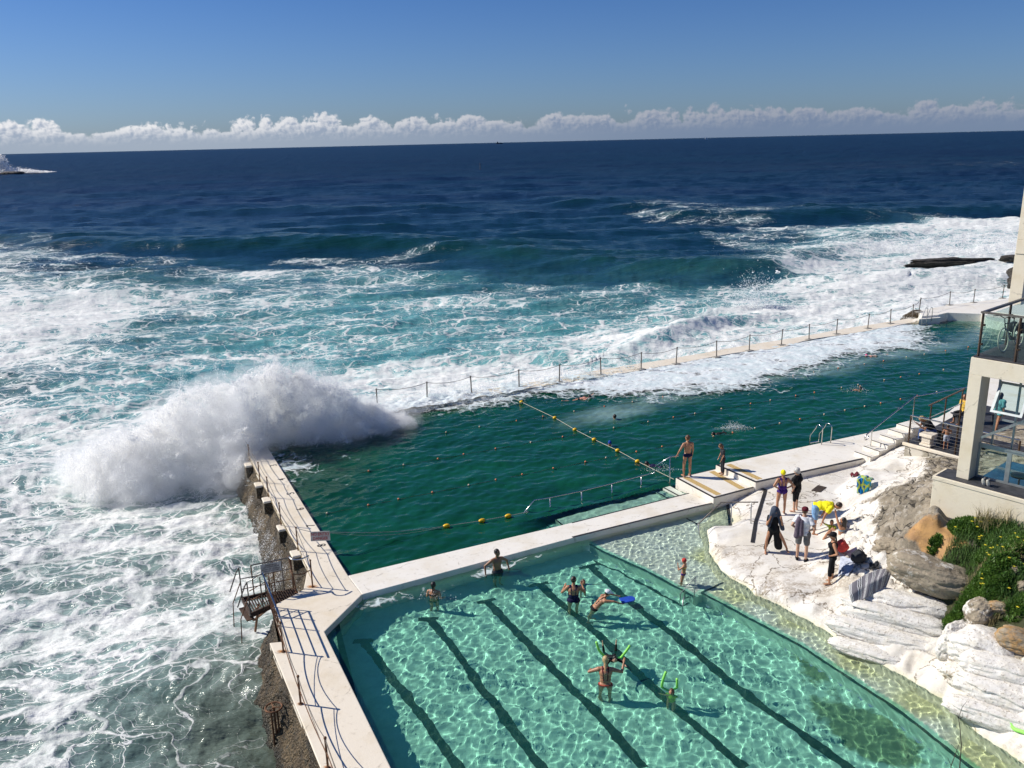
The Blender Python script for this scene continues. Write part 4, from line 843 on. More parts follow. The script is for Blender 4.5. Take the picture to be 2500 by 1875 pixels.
# black rocks standing out of the surf
boulder('sea_rock', 2312, 641, -1.5, (9.8, 1.5, .95), R(2), (0, 0), WETR, 'long low dark reef rock washed by the surf', lum=.45, seed=21, group='dark rocks in the surf')
boulder('sea_rock', 2548, 690, -1.2, (6.0, 5, 3.8), R(2), (0, 0), WETR, 'tall dark rock behind the cream column', strata=.03, seed=22, group='dark rocks in the surf', lum=.3)
boulder('sea_rock', 2478, 632, -1.2, (3.4, 1.6, 1.0), R(2), (0, 0), WETR, 'small dark rock in the surf left of the cream column top', seed=23, group='dark rocks in the surf')
boulder('sea_rock', 2230, 783, -.35, (3.0, .9, 1.5), R(30), (0, 0), BARN, 'brown rock beside the far ladder under the walkway end', seed=24, group='dark rocks in the surf')
boulder('sea_rock', 30, 424, -1.3, (18, 10, 3.5), R(5), (0, 0), WETR, 'distant dark reef under the breaking splash at the left edge', seed=25, group='dark rocks in the surf')
# ------------------------------------------------------------------ rails, fences, ladders, ropes, signs
CONC = simple('grey_concrete', (.33, .31, .27), .85, var=.25, scale=6, bump=.4)
def sag(a, b, s, n=8):
    a = Vector(a); b = Vector(b); return [a.lerp(b, k/n)-Vector((0, 0, 4*s*(k/n)*(1-k/n))) for k in range(n+1)]
def post(base, top, r, mat, parent, cap=True, name='post'):
    m = MB().tube([base, top], r, 8)
    if cap: m.ball(Vector(top)+Vector((0, 0, .01)), r*1.5, 8, 6)
    m.tube([Vector(base), Vector(base)+Vector((0, 0, .015))], r*2.2, 10)
    return m.build(name, mat, parent, smooth=False)
# railing of the sea wall
rail = empty('railing', tuple(G(635, 1178, ZS)), label='rusty post-and-cable railing along the sea wall with the lane numbers', cat='railing')
ups = [((609.6, 1124), (606, 1087)), ((635, 1177.7), (633, 1130)), ((656, 1214.6), (652.8, 1165.6)), ((686.6, 1284), (680, 1229)), ((728, 1345.4), (724.6, 1288.4)), ((763.4, 1433), (754.5, 1369))]
tops = []; bases = []
for b, tpt in ups:
    B_ = G(*b, ZS); T_ = GV(*tpt, B_); T_ = Vector((B_.x, B_.y, min(T_.z, ZS+1.15))); post(B_, T_, .024, RUST, rail); tops.append(T_); bases.append(B_)
far_ = tops[0]+(tops[0]-tops[1])*1.6; farb = bases[0]+(bases[0]-bases[1])*1.6
tops2 = [far_]+tops; bases2 = [farb]+bases
for k, (h_, r_) in enumerate(((1.0, .011), (.62, .009), (.28, .013))):
    q = []
    for i in range(len(tops2)-1): q += sag(bases2[i].lerp(tops2[i], h_*.98), bases2[i+1].lerp(tops2[i+1], h_*.98), .05+.02*k, 6)
    MB().tube(q, r_, 6).build('cable' if k < 2 else 'rope', (GREYR, GREYR, simple('tan_rope', (.42, .33, .18), .8))[k], rail)
loop = [GV(x, y, G(763, 1433, ZS)) for x, y in ((754.5, 1369), (748, 1375), (741, 1378), (730, 1377), (719, 1373), (711, 1367), (705, 1362))]
loop = [Vector((p.x, G(763, 1433, ZS).y-.0-.25*math.sin(i/6*math.pi), ZS+1.08)) for i, p in enumerate(loop)]
MB().tube(loop, .024, 8).build('handrail', CHROME, rail, smooth=True)
pb = G(724, 1446, ZS); post(pb, Vector((loop[-1].x, loop[-1].y, ZS+1.06)), .024, RUST, rail)
MB().tube([p-Vector((0, 0, .5)) for p in loop], .016, 8).build('mid_rail', RUST, rail, smooth=True)
# rust bled into the paint round the post feet
mR, t = newmat('rust_stain'); v = t.obj(); rr = t.math('SUBTRACT', 1.0, t.add('ShaderNodeVectorMath', {0: v}, operation='LENGTH').outputs[1]); al_ = t.math('MULTIPLY', t.sstep(t.math('ADD', rr, t.math('MULTIPLY', t.math('SUBTRACT', t.noise(v, 2.5, 5, .65), .5), .9)), .25, .95), .8)
t.out(t.pbr((.50, .20, .035), .8, .1, Alpha=al_))
def stain(x, y, rx, ry, par, z=ZS):
    c = G(x, y, z+.006); o = MB().add([(-1, -1, 0), (1, -1, 0), (1, 1, 0), (-1, 1, 0)], [(0, 1, 2, 3)]).build('rust_stain', mR, None); o.location = c; o.scale = (rx, ry, 1); o.parent = par; o.matrix_parent_inverse = parent_inv(par); return o
for q_ in ((762, 1432, .30, .20), (690, 1590, .28, .16), (733, 1718, .14, .12), (726, 1346, .12, .12), (655, 1215, .10, .1), (685, 1284, .1, .1), (799, 1873, .16, .12)): stain(*q_, side_wall)
# stair tower over the sea
stw = empty('sea_stair', tuple(G(640, 1470, ZS)), label='rusty steel stair platform hanging over the surf with handrails', cat='stairs')
GRT = simple('rusty_grating', (.075, .045, .03), .7, .3, .5, 20, .4)
ga, gb, gc, gd_ = [G(x, y, ZS-.03) for x, y in ((650, 1451), (717, 1437), (733, 1459), (663, 1480))]
g = MB(); n_ = 12
for k in range(n_+1): g.bar(ga.lerp(gb, k/n_), gd_.lerp(gc, k/n_), .02, .05)
for k in range(9): g.bar(ga.lerp(gd_, k/8), gb.lerp(gc, k/8), .014, .04)
g.prism([XY(ga), XY(gb), XY(gc), XY(gd_)], ZS-.10, ZS-.075); g.build('grating', GRT, stw)
ha, hb, hc2, hd_ = [G(x, y, ZS-.05) for x, y in ((592, 1464), (650, 1451), (663, 1480), (612, 1502))]
g = MB()
for k in range(10): g.bar(ha.lerp(hb, k/9), hd_.lerp(hc2, k/9), .03, .05)
g.bar(ha, hb, .05, .16); g.bar(hd_, hc2, .05, .16); g.bar(ha, hd_, .05, .16); g.build('landing', GRT, stw)
for k in range(7):                    # flight going down to the water
    o1 = ha.lerp(hd_, .1)+Vector((-.05, 0, 0))+(ha-hb).normalized()*.22*k+Vector((0, 0, -.22*(k+1))); o2 = ha.lerp(hd_, .9)+(ha-hb).normalized()*.22*k+Vector((0, 0, -.22*(k+1)))
    if k < 1: MB().bar(o1, o2, .22, .03).build('tread', GRT, stw)
br = MB(); lo = G(620, 1514, -.9)
for p, q in ((hd_, lo), (hc2, lo), (hb.lerp(hd_, .5), lo+Vector((0, 0, -.4)))): br.bar(p, q, .06, .06)
br.build('brace', RUST, stw)
def wp(x, y, base): return GV(x, y, base)
fr = ga.lerp(ha, .0); backb = G(660, 1449, ZS)
topr = [G(592, 1464, ZS).lerp(gb, k/6)+Vector((0, 0, 1.05)) for k in range(7)]
R1 = MB(); pts_b = [ha, ha.lerp(hb, .5), ga, ga.lerp(gb, .33), ga.lerp(gb, .66), gb]
for k, p in enumerate(pts_b):
    post(p, p+Vector((0, 0, 1.08)), .02, RUST if k % 2 else GREYR, stw, cap=False)
MB().tube([pts_b[1]+Vector((0, 0, 1.08)), gb+Vector((0, 0, 1.08))], .022, 8).build('handrail', GREYR, stw); MB().tube([pts_b[0]+Vector((0, 0, .7)), gb+Vector((0, 0, .7))], .016, 8).build('mid_rail', GREYR, stw); MB().tube([pts_b[0]+Vector((0, 0, .35)), gb+Vector((0, 0, .35))], .014, 8).build('mid_rail', RUST, stw)
for p in (hd_, hd_.lerp(hc2, .6)): post(p, p+Vector((0, 0, 1.08)), .02, GREYR, stw, cap=False)
dn = (ha-hb).normalized()*.26+Vector((0, 0, -.5))
for p in (ha, hd_):
    MB().tube([p+Vector((0, 0, 1.08)), p+Vector((0, 0, 1.12))+dn*.3, p+dn*1.3+Vector((0, 0, 1.0))], .02, 8).build('handrail', GREYR, stw); MB().tube([p+Vector((0, 0, .6)), p+dn*1.1+Vector((0, 0, .5)), p+dn*1.3+Vector((0, 0, -.2))], .016, 8).build('mid_rail', RUST, stw)
# the four parallel bars along the stair side
e_ = G(693, 1592, ZS); s_a = hd_+Vector((0, 0, 1.1)); e_t = e_+Vector((0, 0, 1.05))
for k in range(4):
    dz = .3*k; MB().tube([s_a+Vector((0.05*k, 0, -dz)), G(658, 1480, ZS)+Vector((-.1+.03*k, 0, 1.1-dz)), e_t+Vector((0, 0, -dz*.95))], .024 if k == 0 else .018, 8).build('handrail', CHROME if k == 0 else RUST, stw, smooth=True)
for t_ in (.0, .28, .6): 
    p = G(664, 1482, ZS).lerp(G(690, 1562, ZS), t_); post(p, p+Vector((0, 0, 1.02)), .02, RUST, stw, cap=False)
# sign on the stair rail
SIGNW = simple('sign_board', (.52, .50, .46), .6, var=.2, scale=6)
SRED = simple('sign_red', (.42, .03, .03), .6); SDK = simple('sign_dark', (.09, .07, .07), .6)
def sign(name, c, w, h, yaw, tilt, lines, label, colr):
    root = empty(name, tuple(c), label=label, cat='sign'); M = Matrix.Translation(c) @ Matrix.Rotation(yaw, 4, 'Z') @ Matrix.Rotation(R(90)+tilt, 4, 'X')
    b = MB(); b.box((0, 0, 0), (w, h, .012), 0, M @ Matrix.Translation((0, 0, -.008))) ; b.v = [tuple(M @ Vector((x*w/2, y*h/2, z*.006-.008))) for x, y, z in ((-1,-1,-1),(1,-1,-1),(1,1,-1),(-1,1,-1),(-1,-1,1),(1,-1,1),(1,1,1),(-1,1,1))]
    b.build('board', SIGNW, root)
    for tx, y, s, sx in lines: text_mesh('lettering', tx, s, colr, M @ Matrix.Translation((0, y, .002)), root, .002, sx=sx)
    return root
ctr = GV(665, 1401, ga.lerp(gb, .35)); ctr = ga.lerp(gb, .28)+Vector((0, -.03, .88))
sign('notice_sign', ctr, .62, .30, math.atan2(gb.y-ga.y, gb.x-ga.x), 0, [('WARNING', .09, .075, 1), ('NO DIVING FROM', .03, .06, 1), ('STAIRS OR LANDING', -.04, .06, .95), ('AREA AT ANY TIME', -.10, .055, 1)], 'small notice board fixed to the rail of the sea stair', SDK)
# rope with the NO ENTRY DANGER board and yellow floats
ra_ = tops[4]+Vector((0, 0, -.02)); h1 = G(1305, 1240, .25); 
cS = GV(781, 1308, ra_.lerp(G(1090, 1284, 0), .12)); cS = ra_+(GV(830, 1298, ra_)-ra_)*.0
sgn_c = GV(782, 1309, Vector((0, G(735, 1345, ZS).y+.15, 0)))
sroot = sign('no_entry_sign', sgn_c, .66, .34, R(3), R(-6), [('NO ENTRY', .07, .15, .85), ('DANGER', -.08, .15, .85)], 'board hung on the rope reading NO ENTRY DANGER in red', SRED)
fl = [(1090, 1284), (1177, 1271), (1240.7, 1259.6)]; FY = simple('yellow_float', (.85, .50, .01), .45, var=.12, scale=5)
rope1 = empty('float_rope', tuple(G(1090, 1284, 0)), label='rope with three yellow floats leading from the NO ENTRY board to the handrail', cat='rope')
P0 = sgn_c+Vector((.31, 0, .15)); P1_ = G(1090, 1284, .06); 
MB().tube([ra_, sgn_c+Vector((-.31, .02, .16)), P0], .010, 6).build('line', ROPE, rope1)
MB().tube(sag(P0, P1_, .12, 14)+[G(1177, 1271, .05), G(1240.7, 1259.6, .06), G(1290, 1250, .1)], .012, 6).build('line', ROPE, rope1)
MB().tube(sag(P0+Vector((0, 0, -.03)), P1_, .22, 14), .008, 6).build('line', ROPE, rope1)
for x, y in fl:
    c = G(x, y, .05); MB().ball(c, (.14, .08, .08), 14, 10, Matrix.Rotation(R(20), 3, 'Z')).build('float', FY, rope1, smooth=True)
rope2 = empty('float_rope', tuple(G(1450, 1073, 0)), label='diagonal rope with six yellow floats crossing the deep pool', cat='rope')
fl2 = [(1273, 981.4), (1354.7, 1020), (1403.7, 1048.8), (1450.8, 1073), (1508, 1099.7), (1556.6, 1126.4)]
MB().tube([G(1235, 963, .12)]+[G(x, y, .05) for x, y in fl2]+[G(1645, 1170, .15)], .011, 6).build('line', simple('pale_rope', (.50, .48, .36), .7), rope2)
for x, y in fl2: MB().ball(G(x, y, .07), (.11, .085, .085), 12, 8).build('float', FY, rope2, smooth=True)
# lane ropes with little orange floats
OF = simple('orange_float', (.70, .22, .10), .5); OW = simple('faded_float', (.60, .46, .33), .5); LR = simple('lane_cord', (.10, .06, .04), .7)
lanes = [((640, 1264), (2283.6, 959), 22, 'nearest'), ((875, 1156), (2300, 903), 19, 'middle'), ((1088, 916+1), (2360, 850), 15, 'farthest')]
lanes = [((798, 1255), (2283.6, 959), 25, 'lane rope nearest the dividing wall with small faded floats'), ((875, 1156), (2290, 906), 23, 'middle lane rope with small orange floats'), ((1076, 1059), (2353, 850), 21, 'farthest lane rope passing through the pale churned water')]
for (a, b, n, lab) in lanes:
    pa, pb2 = G(*a, .0), G(*b, .0); lr = empty('lane_rope', tuple(pa), label=lab, cat='lane rope', group='lane ropes of the deep pool')
    MB().tube([pa.lerp(pb2, k/80)+Vector((0, 0, .012+.012*math.sin(k*1.7))) for k in range(81)], .007, 5).build('line', LR, lr)
    for k in range(n):
        c = pa.lerp(pb2, (k+.3*random.random())/(n-1))+Vector((0, 0, .035)); MB().ball(c, .043, 8, 6).build('float', OF if random.random() < .55 else OW, lr, smooth=True)
# outer chain fence
fence_pts = [(921.7, 996, .15), (1042.8, 978.3, .15), (1151.8, 963.4, .15), (1267.4, 946.9, .15), (1365.3, 933.2, .15), (1467.2, 915.5, .15), (1565.2, 901.8, .15), (1650.6, 888.7, .15), (1749.4, 871.7, .15), (1829, 856.2, .15), (1907.4, 842.4, .15), (1975, 829, .15), (2042, 815.7, .15), (2118.3, 802, .15), (2173.3, 790, .15), (2226.8, 777, .15), (2243.8, 761.4, ZF), (2318, 744.8, ZF), (2376.6, 738.6, ZF), (2447, 728, ZF), (2497, 720, ZF), (2560, 710, ZF)]
cf = empty('chain_fence', tuple(G(1650, 888, .15)), label='long post and chain fence along the outer walkway edge', cat='fence'); tp = []
for i, (x, y, z) in enumerate(fence_pts):
    b = G(x, y, z); tpz = b+Vector((.04*math.sin(i*2.1), 0, 1.02 if i != 15 else 1.0)); post(b, tpz, .035, GREYR, cf); tp.append(tpz)
    MB().box((b.x, b.y, z+.0), (.5, .35, .07), R(25)).build('foot', CONC, cf, bevel=.02)
q = []
for i in range(len(tp)-1): q += sag(tp[i], tp[i+1], .16, 7)
MB().tube(q, .014, 5).build('chain', GREYR, cf)
# long handrail into the deep pool
hr = empty('handrail', tuple(G(1637, 1176, 0)), label='long steel handrail following the submerged steps of the deep pool', cat='handrail')
hp = [(1635.7, 1176, .42), (1564, 1183, 0), (1494, 1202, 0), (1420, 1221, 0), (1343, 1238, 0), (1288, 1255, -.1)]
ht = [(1635.7, 1115), (1566, 1162), (1494, 1181), (1420, 1199), (1343, 1215), (1286, 1243)]
hb_ = G(1637, 1176, .1); pt3 = []
for (x, y, z), (x2, y2) in zip(hp, ht):
    b = G(x, y, min(z, 0) if z < .3 else .2); tt_ = GV(x2, y2, b); pt3.append(tt_); MB().tube([b+Vector((0, 0, -.9)), Vector((tt_.x, tt_.y, tt_.z))], .022, 8).build('post', CHROME, hr, smooth=True)
last = pt3[-1]+(pt3[-1]-pt3[-2]).normalized()*.5+Vector((0, 0, -.35)); k0 = pt3[0]
MB().tube([k0+Vector((.35, .0, .03)), k0, (k0+pt3[1])/2, GV(1598.5, 1154.6, G(1598, 1176, 0))]+pt3[1:-1]+[GV(1304.6, 1221.2, G(1310, 1247, 0)), last], .024, 8).build('rail', CHROME, hr, smooth=True)
# handrail beside the ramp of the paddling pool
hr2 = empty('handrail', tuple(G(1790, 1280, 0)), label='grey handrail beside the ramp into the paddling pool', cat='handrail')
b1, b2, b3 = G(1711, 1311, -.1), G(1786, 1282, 0), G(1834, 1283, .25)
t1_, t2_, t3_, t4_ = GV(1705, 1279, b1), GV(1760, 1227, G(1762, 1283, 0)), GV(1786, 1226, b2), GV(1834, 1226, b3); t5_ = GV(1851, 1226, b3)
for b, tt_ in ((b1, t1_), (b2, t3_), (b3, t4_)): MB().tube([b+Vector((0, 0, -.35)), tt_], .02, 8).build('post', STEEL, hr2, smooth=True)
MB().tube([t1_, t2_, t3_, t4_, t5_], .022, 8).build('rail', GREYR, hr2, smooth=True)
# black lines painted on the terrace
tl = empty('terrace_markings', (10, 28, ZT)); tag(tl, kind='structure')
def gpts(lst, z=ZT): return [XY(on_ground(x, y, z)) for x, y in lst]
zf_ = lambda x, y: ground_z(x, y)+.018
def dense(pts, n=10):
    o = []
    for i in range(len(pts)-1):
        for k in range(n): o.append(mid(pts[i], pts[i+1], k/n))
    return o+[pts[-1]]
strip(MB(), dense(gpts([(1849, 1190.5), (1869, 1197), (1845, 1275), (1837, 1326)])), .13, zf_, .5).build('painted_line', BLACK, tl)
strip(MB(), dense(gpts([(1775, 1228), (1780, 1262), (1783, 1284)])), .11, zf_, .5).build('painted_line', BLACK, tl)
# hooped ladders
def hoop_ladder(label, x1, y1, x2, y2, x3, y3, z, hgt, group, mat=CHROME):
    root = empty('pool_ladder', tuple(G(x1, y1, z)), label=label, cat='ladder', group=group)
    a = G(x1, y1, z); b = G(x2, y2, z); inn = G(x3, y3, z)-a; inn = inn.normalized()
    for p in (a, b):
        q = [p+Vector((0, 0, -.02))]+[p+Vector((0, 0, hgt-.16))]
        for k in range(1, 9): an = math.pi*k/8; q.append(p+Vector((0, 0, hgt-.16+.16*math.sin(an)))+inn*.17*(1-math.cos(an)))
        q += [p+inn*.62+Vector((0, 0, hgt*.30)), p+inn*.62+Vector((0, 0, -.9))]; MB().tube(q, .022, 8).build('hoop', mat, root, smooth=True)
    for k in range(3): MB().bar(a+inn*.62+Vector((0, 0, -.1-.28*k)), b+inn*.62+Vector((0, 0, -.1-.28*k)), .08, .03).build('rung', mat, root)
    return root
hoop_ladder('pair of tall stainless ladder hoops on the edge of the raised white deck', 2005.3, 1085.5, 2027.7, 1081.5, 1986, 1079, ZU, .84, None)
hoop_ladder('small far ladder beside the steps at the end of the outer walkway', 2262, 784, 2274, 783, 2240, 789, .3, 1.0, None, STEEL)
# ladder at the edge of the shallow shelf
kl = empty('pool_ladder', tuple(GW(1697, 1460, ZSH)), label='small bent grab rail with ladder at the corner of the shallow shelf', cat='ladder')
p1, p2 = GW(1700, 1458, -.6), GW(1668, 1475, -.8); kb_ = G(1697, 1452, 0); tA = GV(1698, 1410, kb_)
for (xa, ya, xb, yb, xc, yc) in ((1661, 1458, 1697.5, 1410, 1694, 1456), (1667, 1478, 1672, 1448, 1673, 1440)):
    a = G(xa, ya, .0); c = G(xc, yc, 0); tpp = GV(xb, yb, c); MB().tube([a+Vector((0, 0, -.5)), a+Vector((0, 0, .12)), tpp, c+Vector((0, 0, -.6))], .02, 8).build('rail', STEEL, kl, smooth=True)
MB().bar(G(1668, 1480, -.5), G(1697, 1468, -.5), .06, .03).build('rung', STEEL, kl)
# terrace details: drain grate, steps to the timber deck
gc_ = [on_ground(*p) for p in ((1981, 1199), (1997, 1186), (2018, 1191), (2003, 1203))]; gm_ = MB()
zg = max(p.z for p in gc_)+.02; gm_.prism([XY(p) for p in gc_], zg-.05, zg)
dg_ = gm_.build('drain_grate', simple('rusty_plate', (.05, .035, .025), .8, .1, .4, 30, .5)); tag(dg_, 'dark square drain plate set in the white terrace', 'drain grate')
ds = empty('deck_steps', tuple(G(2150, 1110, ZU)), label='white steps rising from the raised deck to the timber deck', cat='steps')
sa, sb = G(2112, 1121, ZU), G(2207, 1094, ZU+.0); nst = 6; dv = (sb-sa); dv.z = 0; perp = Vector((-dv.y, dv.x, 0)).normalized()
for k in range(nst):
    a = sa+dv*(k/nst*1.25); b = sa+dv*1.45; z1 = ZU+(ZK-ZU)*(k+1)/(nst+1)
    st = MB().prism([XY(a-perp*.25), XY(b-perp*.25), XY(b+perp*.55), XY(a+perp*.55)], -.2, z1).build('step', PAINT, ds, bevel=.012)
    MB().prism([XY(a-perp*.26), XY(a+dv.normalized()*.06-perp*.26), XY(a+dv.normalized()*.06+perp*.56), XY(a+perp*.56)], z1+.001, z1+.006).build('edge_line', BLACK, st)
ch = empty('handrail', tuple(G(2141, 1110, ZU)), label='stainless handrail with a curled end beside the white deck steps', cat='handrail')
hbp = sa+dv*.30+perp*.35; q0 = Vector((hbp.x, hbp.y, ZU+1.02)); q1 = sa+dv*1.35+perp*.35; q1 = Vector((q1.x, q1.y, ZK+1.0)); 
post(Vector((hbp.x, hbp.y, ZU)), q0, .024, CHROME, ch, cap=False); post(Vector((q1.x, q1.y, ZU)), q1, .024, CHROME, ch, cap=False)
u_ = (q0-q1).normalized(); curl = [q1+Vector((3.2, 1.1, .1)), q1, q0]+[q0+u_*.32+Vector((0, 0, -.12))+(u_*math.sin(a_)+Vector((0, 0, math.cos(a_))))*.12 for a_ in np.linspace(0, 4.6, 9)]
MB().tube(curl, .026, 8).build('rail', CHROME, ch, smooth=True)
# valve wheel on the rock
vw = empty('valve_wheel', tuple(G(668, 1727, -.5)), label='rusty hand wheel and pipes on the rock below the slab', cat='valve'); vc = G(668, 1727, -.35)
ring = [vc+Vector((.21*math.cos(a), .21*math.sin(a), 0)) for a in np.linspace(0, 2*math.pi, 25)]; MB().tube(ring, .025, 8).build('wheel', RUST, vw)
sp = MB(); [sp.tube([vc, vc+Vector((.21*math.cos(a), .21*math.sin(a), 0))], .014, 6) for a in (0, 2.1, 4.2)]; sp.tube([vc, vc+Vector((0, 0, -.9))], .03, 8); sp.tube([vc+Vector((.08, 0, -.1)), vc+Vector((.08, 0, -1.4))], .025, 8); sp.tube([vc+Vector((-.08, 0, -.1)), vc+Vector((-.08, 0, -1.4))], .025, 8); sp.build('stem', RUST, vw)
# posts along the lower slab
lr_ = empty('railing', tuple(G(734, 1718, ZS)), label='rusty stanchions with hanging chains along the nearest stretch of slab', cat='railing'); lt_ = []
for (bx, by), (tx, ty) in (((692, 1591), (684, 1521)), ((734.3, 1718.5), (729, 1652)), ((800.7, 1875), (792, 1805)), ((880, 2060), (870, 1985))):
    b = G(bx, by, ZS+.005); h = GV(tx, ty, b).z; T_ = Vector((b.x, b.y, min(max(h, ZS+.78), ZS+1.1))); post(b, T_, .026, RUST, lr_); lt_.append((b, T_))
for i in range(3):
    (b0, t0), (b1_, t1) = lt_[i], lt_[i+1]
    MB().tube(sag(t0, t1, .22, 12), .010, 6).build('chain', GREYR, lr_); MB().tube(sag(b0.lerp(t0, .55), b1_.lerp(t1, .5), .10, 12), .014, 6).build('cable', RUST, lr_); MB().tube(sag(b0.lerp(t0, .9), b1_.lerp(t1, .4), .05, 12), .008, 6).build('chain', GREYR, lr_)
# ------------------------------------------------------------------ timber deck, cream building, balcony
def W3(u, z, off=0.0): p = E0+dU*u+dN*off; return Vector((p.x, p.y, z))
def wbox(mb, u0, u1, z0, z1, o0, o1):
    a, b, c, d = W3(u0, 0, o0), W3(u1, 0, o0), W3(u1, 0, o1), W3(u0, 0, o1); return mb.prism([XY(a), XY(b), XY(c), XY(d)], z0, z1)
CREAM = white_paint('cream_render', (.76, .68, .53), .10); DARK = simple('dark_decking', (.045, .045, .05), .6, var=.35, scale=5, bump=.3)
ALU = simple('aluminium', (.34, .37, .37), .4, .6, .1, 6)
mG, t = newmat('window_glass'); g1 = t.add('ShaderNodeBsdfGlossy', {'Color': (.9, 1, 1, 1), 'Roughness': .02}); g2 = t.add('ShaderNodeBsdfTransparent', {'Color': (.86, .94, .92, 1)}); fz = t.add('ShaderNodeFresnel', {'IOR': 1.5}).outputs[0]
t.out(t.add('ShaderNodeMixShader', {0: t.math('ADD', t.math('MULTIPLY', fz, .22), .02), 1: g2, 2: g1}))
bld = empty('cream_building', tuple(Vector((E0.x, E0.y, 3.0))), label='cream rendered clubhouse corner with big window and balcony at the right edge', cat='building')
uL, zLg = BP(2304.4, 1158.5, .30); uo, zo_t = BP(2393, 918); ur, zr = BP(2500, 940); _, zsill = BP(2363, 1173); uci, _ = BP(2364, 1172); _, zbal = BP(2365, 871)
uc0, _ = BP(2334, 1164); zbot = 1.0; uR = 9.0
BW = MB(); wbox(BW, uc0-.50, uR, zbot, zsill-.12, -.5, .32); BW.build('lower_wall', CREAM, bld, bevel=.01); B2 = MB(); wbox(B2, uc0-.52, uR, zsill-.117, zsill, -.5, .34); B2.build('ledge', CREAM, bld, bevel=.012)
B3 = MB(); wbox(B3, uc0-.45, uR, zsill+.001, zsill+.012, -.5, .28); B3.build('ledge_flashing', DARK, bld)
cw = uci-uc0; B4 = MB(); wbox(B4, uc0, uc0+cw, zsill+.012, zo_t, -.62, 0); B4.build('column', CREAM, bld, bevel=.01)
B5 = MB(); wbox(B5, uc0, uR, zo_t, zbal, -.62, 0); B5.build('beam', CREAM, bld, bevel=.01)
B6 = MB(); wbox(B6, uc0+.02, uR, zbal-.30, zbal+.01, -7, -.62); B6.build('balcony_slab', CREAM, bld)
B7 = MB()
for k in range(46): 
    o = -.03-.145*k; wbox(B7, uc0+.03, uR, zbal+.012, zbal+.035, o-.135, o)
B7.build('balcony_decking', DARK, bld)
# window: frames and panes set back
rec = -.42
def frame(u0, z0, u1, z1, w=.06, dep=.05, off=rec, name='window'):
    f = MB(); wbox(f, u0, u1, z0, z0+w, off-dep, off); wbox(f, u0, u1, z1-w, z1, off-dep, off); wbox(f, u0, u0+w, z0+w, z1-w, off-dep, off); wbox(f, u1-w, u1, z0+w, z1-w, off-dep, off); o = f.build(name, ALU, bld)
    p = MB(); wbox(p, u0+w, u1-w, z0+w, z1-w, off-dep*.6, off-dep*.5); p.build('pane', mG, o); return o
_, zmid = BP(2390, 1085, rec); um, _ = BP(2459, 1150, rec)
frame(uc0+cw, zsill+.02, um, zmid); frame(um, zsill+.02, um+1.6, zmid); frame(um+1.6, zsill+.02, uR-.1, zmid)
# open awning sash, tilted out
us0, zs0 = BP(2418, 1004, 0); us1, zs1 = BP(2420, 928, -.35); us2, _ = BP(2496, 1020, 0); sa_ = MB(); aw = empty('awning_sash', (0, 0, 0)); bpy.data.objects.remove(aw)
def tilted(mb, u0, u1, v0, v1, dep=.04):
    """v along the sash from hinge (0, top) to 1 (bottom, pushed out)"""
    q = []
    for u, v in ((u0, v0), (u1, v0), (u1, v1), (u0, v1)):
        z = zs1+(zs0-zs1)*v; o = rec+(.0-rec+.05)*v; q.append((W3(u, z, o), W3(u, z+.0, o-dep)))
    vs_ = [a for a, b in q]+[b for a, b in q]; mb.add(vs_, [(0, 1, 2, 3), (7, 6, 5, 4), (0, 4, 5, 1), (1, 5, 6, 2), (2, 6, 7, 3), (3, 7, 4, 0)])
for a in ((us0, us2, 0, .07), (us0, us2, .93, 1), (us0, us0+.07, .07, .93), (us2-.07, us2, .07, .93)): tilted(sa_, *a)
sw = sa_.build('awning_window', ALU, bld); sp_m = MB(); tilted(sp_m, us0+.07, us2-.07, .07, .93, .01); sp_m.build('pane', mG, sw)
fr2 = MB(); 
for u in (us0-.12, us2+.05, (us0+us2)/2): wbox(fr2, u, u+.05, zmid, zo_t, rec-.3, rec-.25)
wbox(fr2, uc0+cw, uR, zmid-.0, zmid+.06, rec-.05, rec+.02); fr2.build('window_frame', ALU, bld)
# sloping handrail seen in the opening
ua_, za_ = BP(2396, 1068, -.15); ub_, zb_ = BP(2500, 1022, -.15); MB().bar(W3(ua_, za_, -.15), W3(ub_+.5, zb_+(zb_-za_)*.35, -.15), .06, .07).build('sloping_rail', STEEL, bld)
# inside: floor, back frames, stool
inn = MB(); wbox(inn, uc0-.1, uR, zsill-.7, zsill-.62, -4.2, -.5); inn.build('room_floor', simple('blue_floor', (.03, .09, .16), .4, var=.3, scale=2), bld)
bf = MB()
for u in (uc0+.9, uc0+1.0, uc0+2.1, uc0+3.2): wbox(bf, u, u+.06, zsill-.6, zmid, -3.3, -3.25)
wbox(bf, uc0-.1, uR, zmid-.05, zmid+.01, -3.3, -3.25); wbox(bf, uc0-.1, uR, zsill-.62, zsill-.56, -3.3, -3.25); bf.build('back_window', ALU, bld)
wbk = MB(); wbox(wbk, uc0+1.9, uR, zsill-.6, zo_t, -4.3, -4.2); wbk.build('back_wall', CREAM, bld)
# bar stool inside
us, zs_ = BP(2492, 1145, -1.4); sc = W3(us, 0, -1.4); stl = empty('bar_stool', (sc.x, sc.y, zsill-.62), label='round black stool inside behind the lower window pane', cat='stool')
MB().tube([(sc.x, sc.y, zsill-.02), (sc.x, sc.y, zsill+.03)], .24, 20).build('seat', CL0 if False else simple('black_vinyl', (.02, .02, .022), .4), stl); MB().tube([(sc.x, sc.y, zsill-.6), (sc.x, sc.y, zsill-.02)], .03, 10).build('stem', CHROME, stl); MB().tube([(sc.x, sc.y, zsill-.62), (sc.x, sc.y, zsill-.59)], .2, 20).build('foot', CHROME, stl)
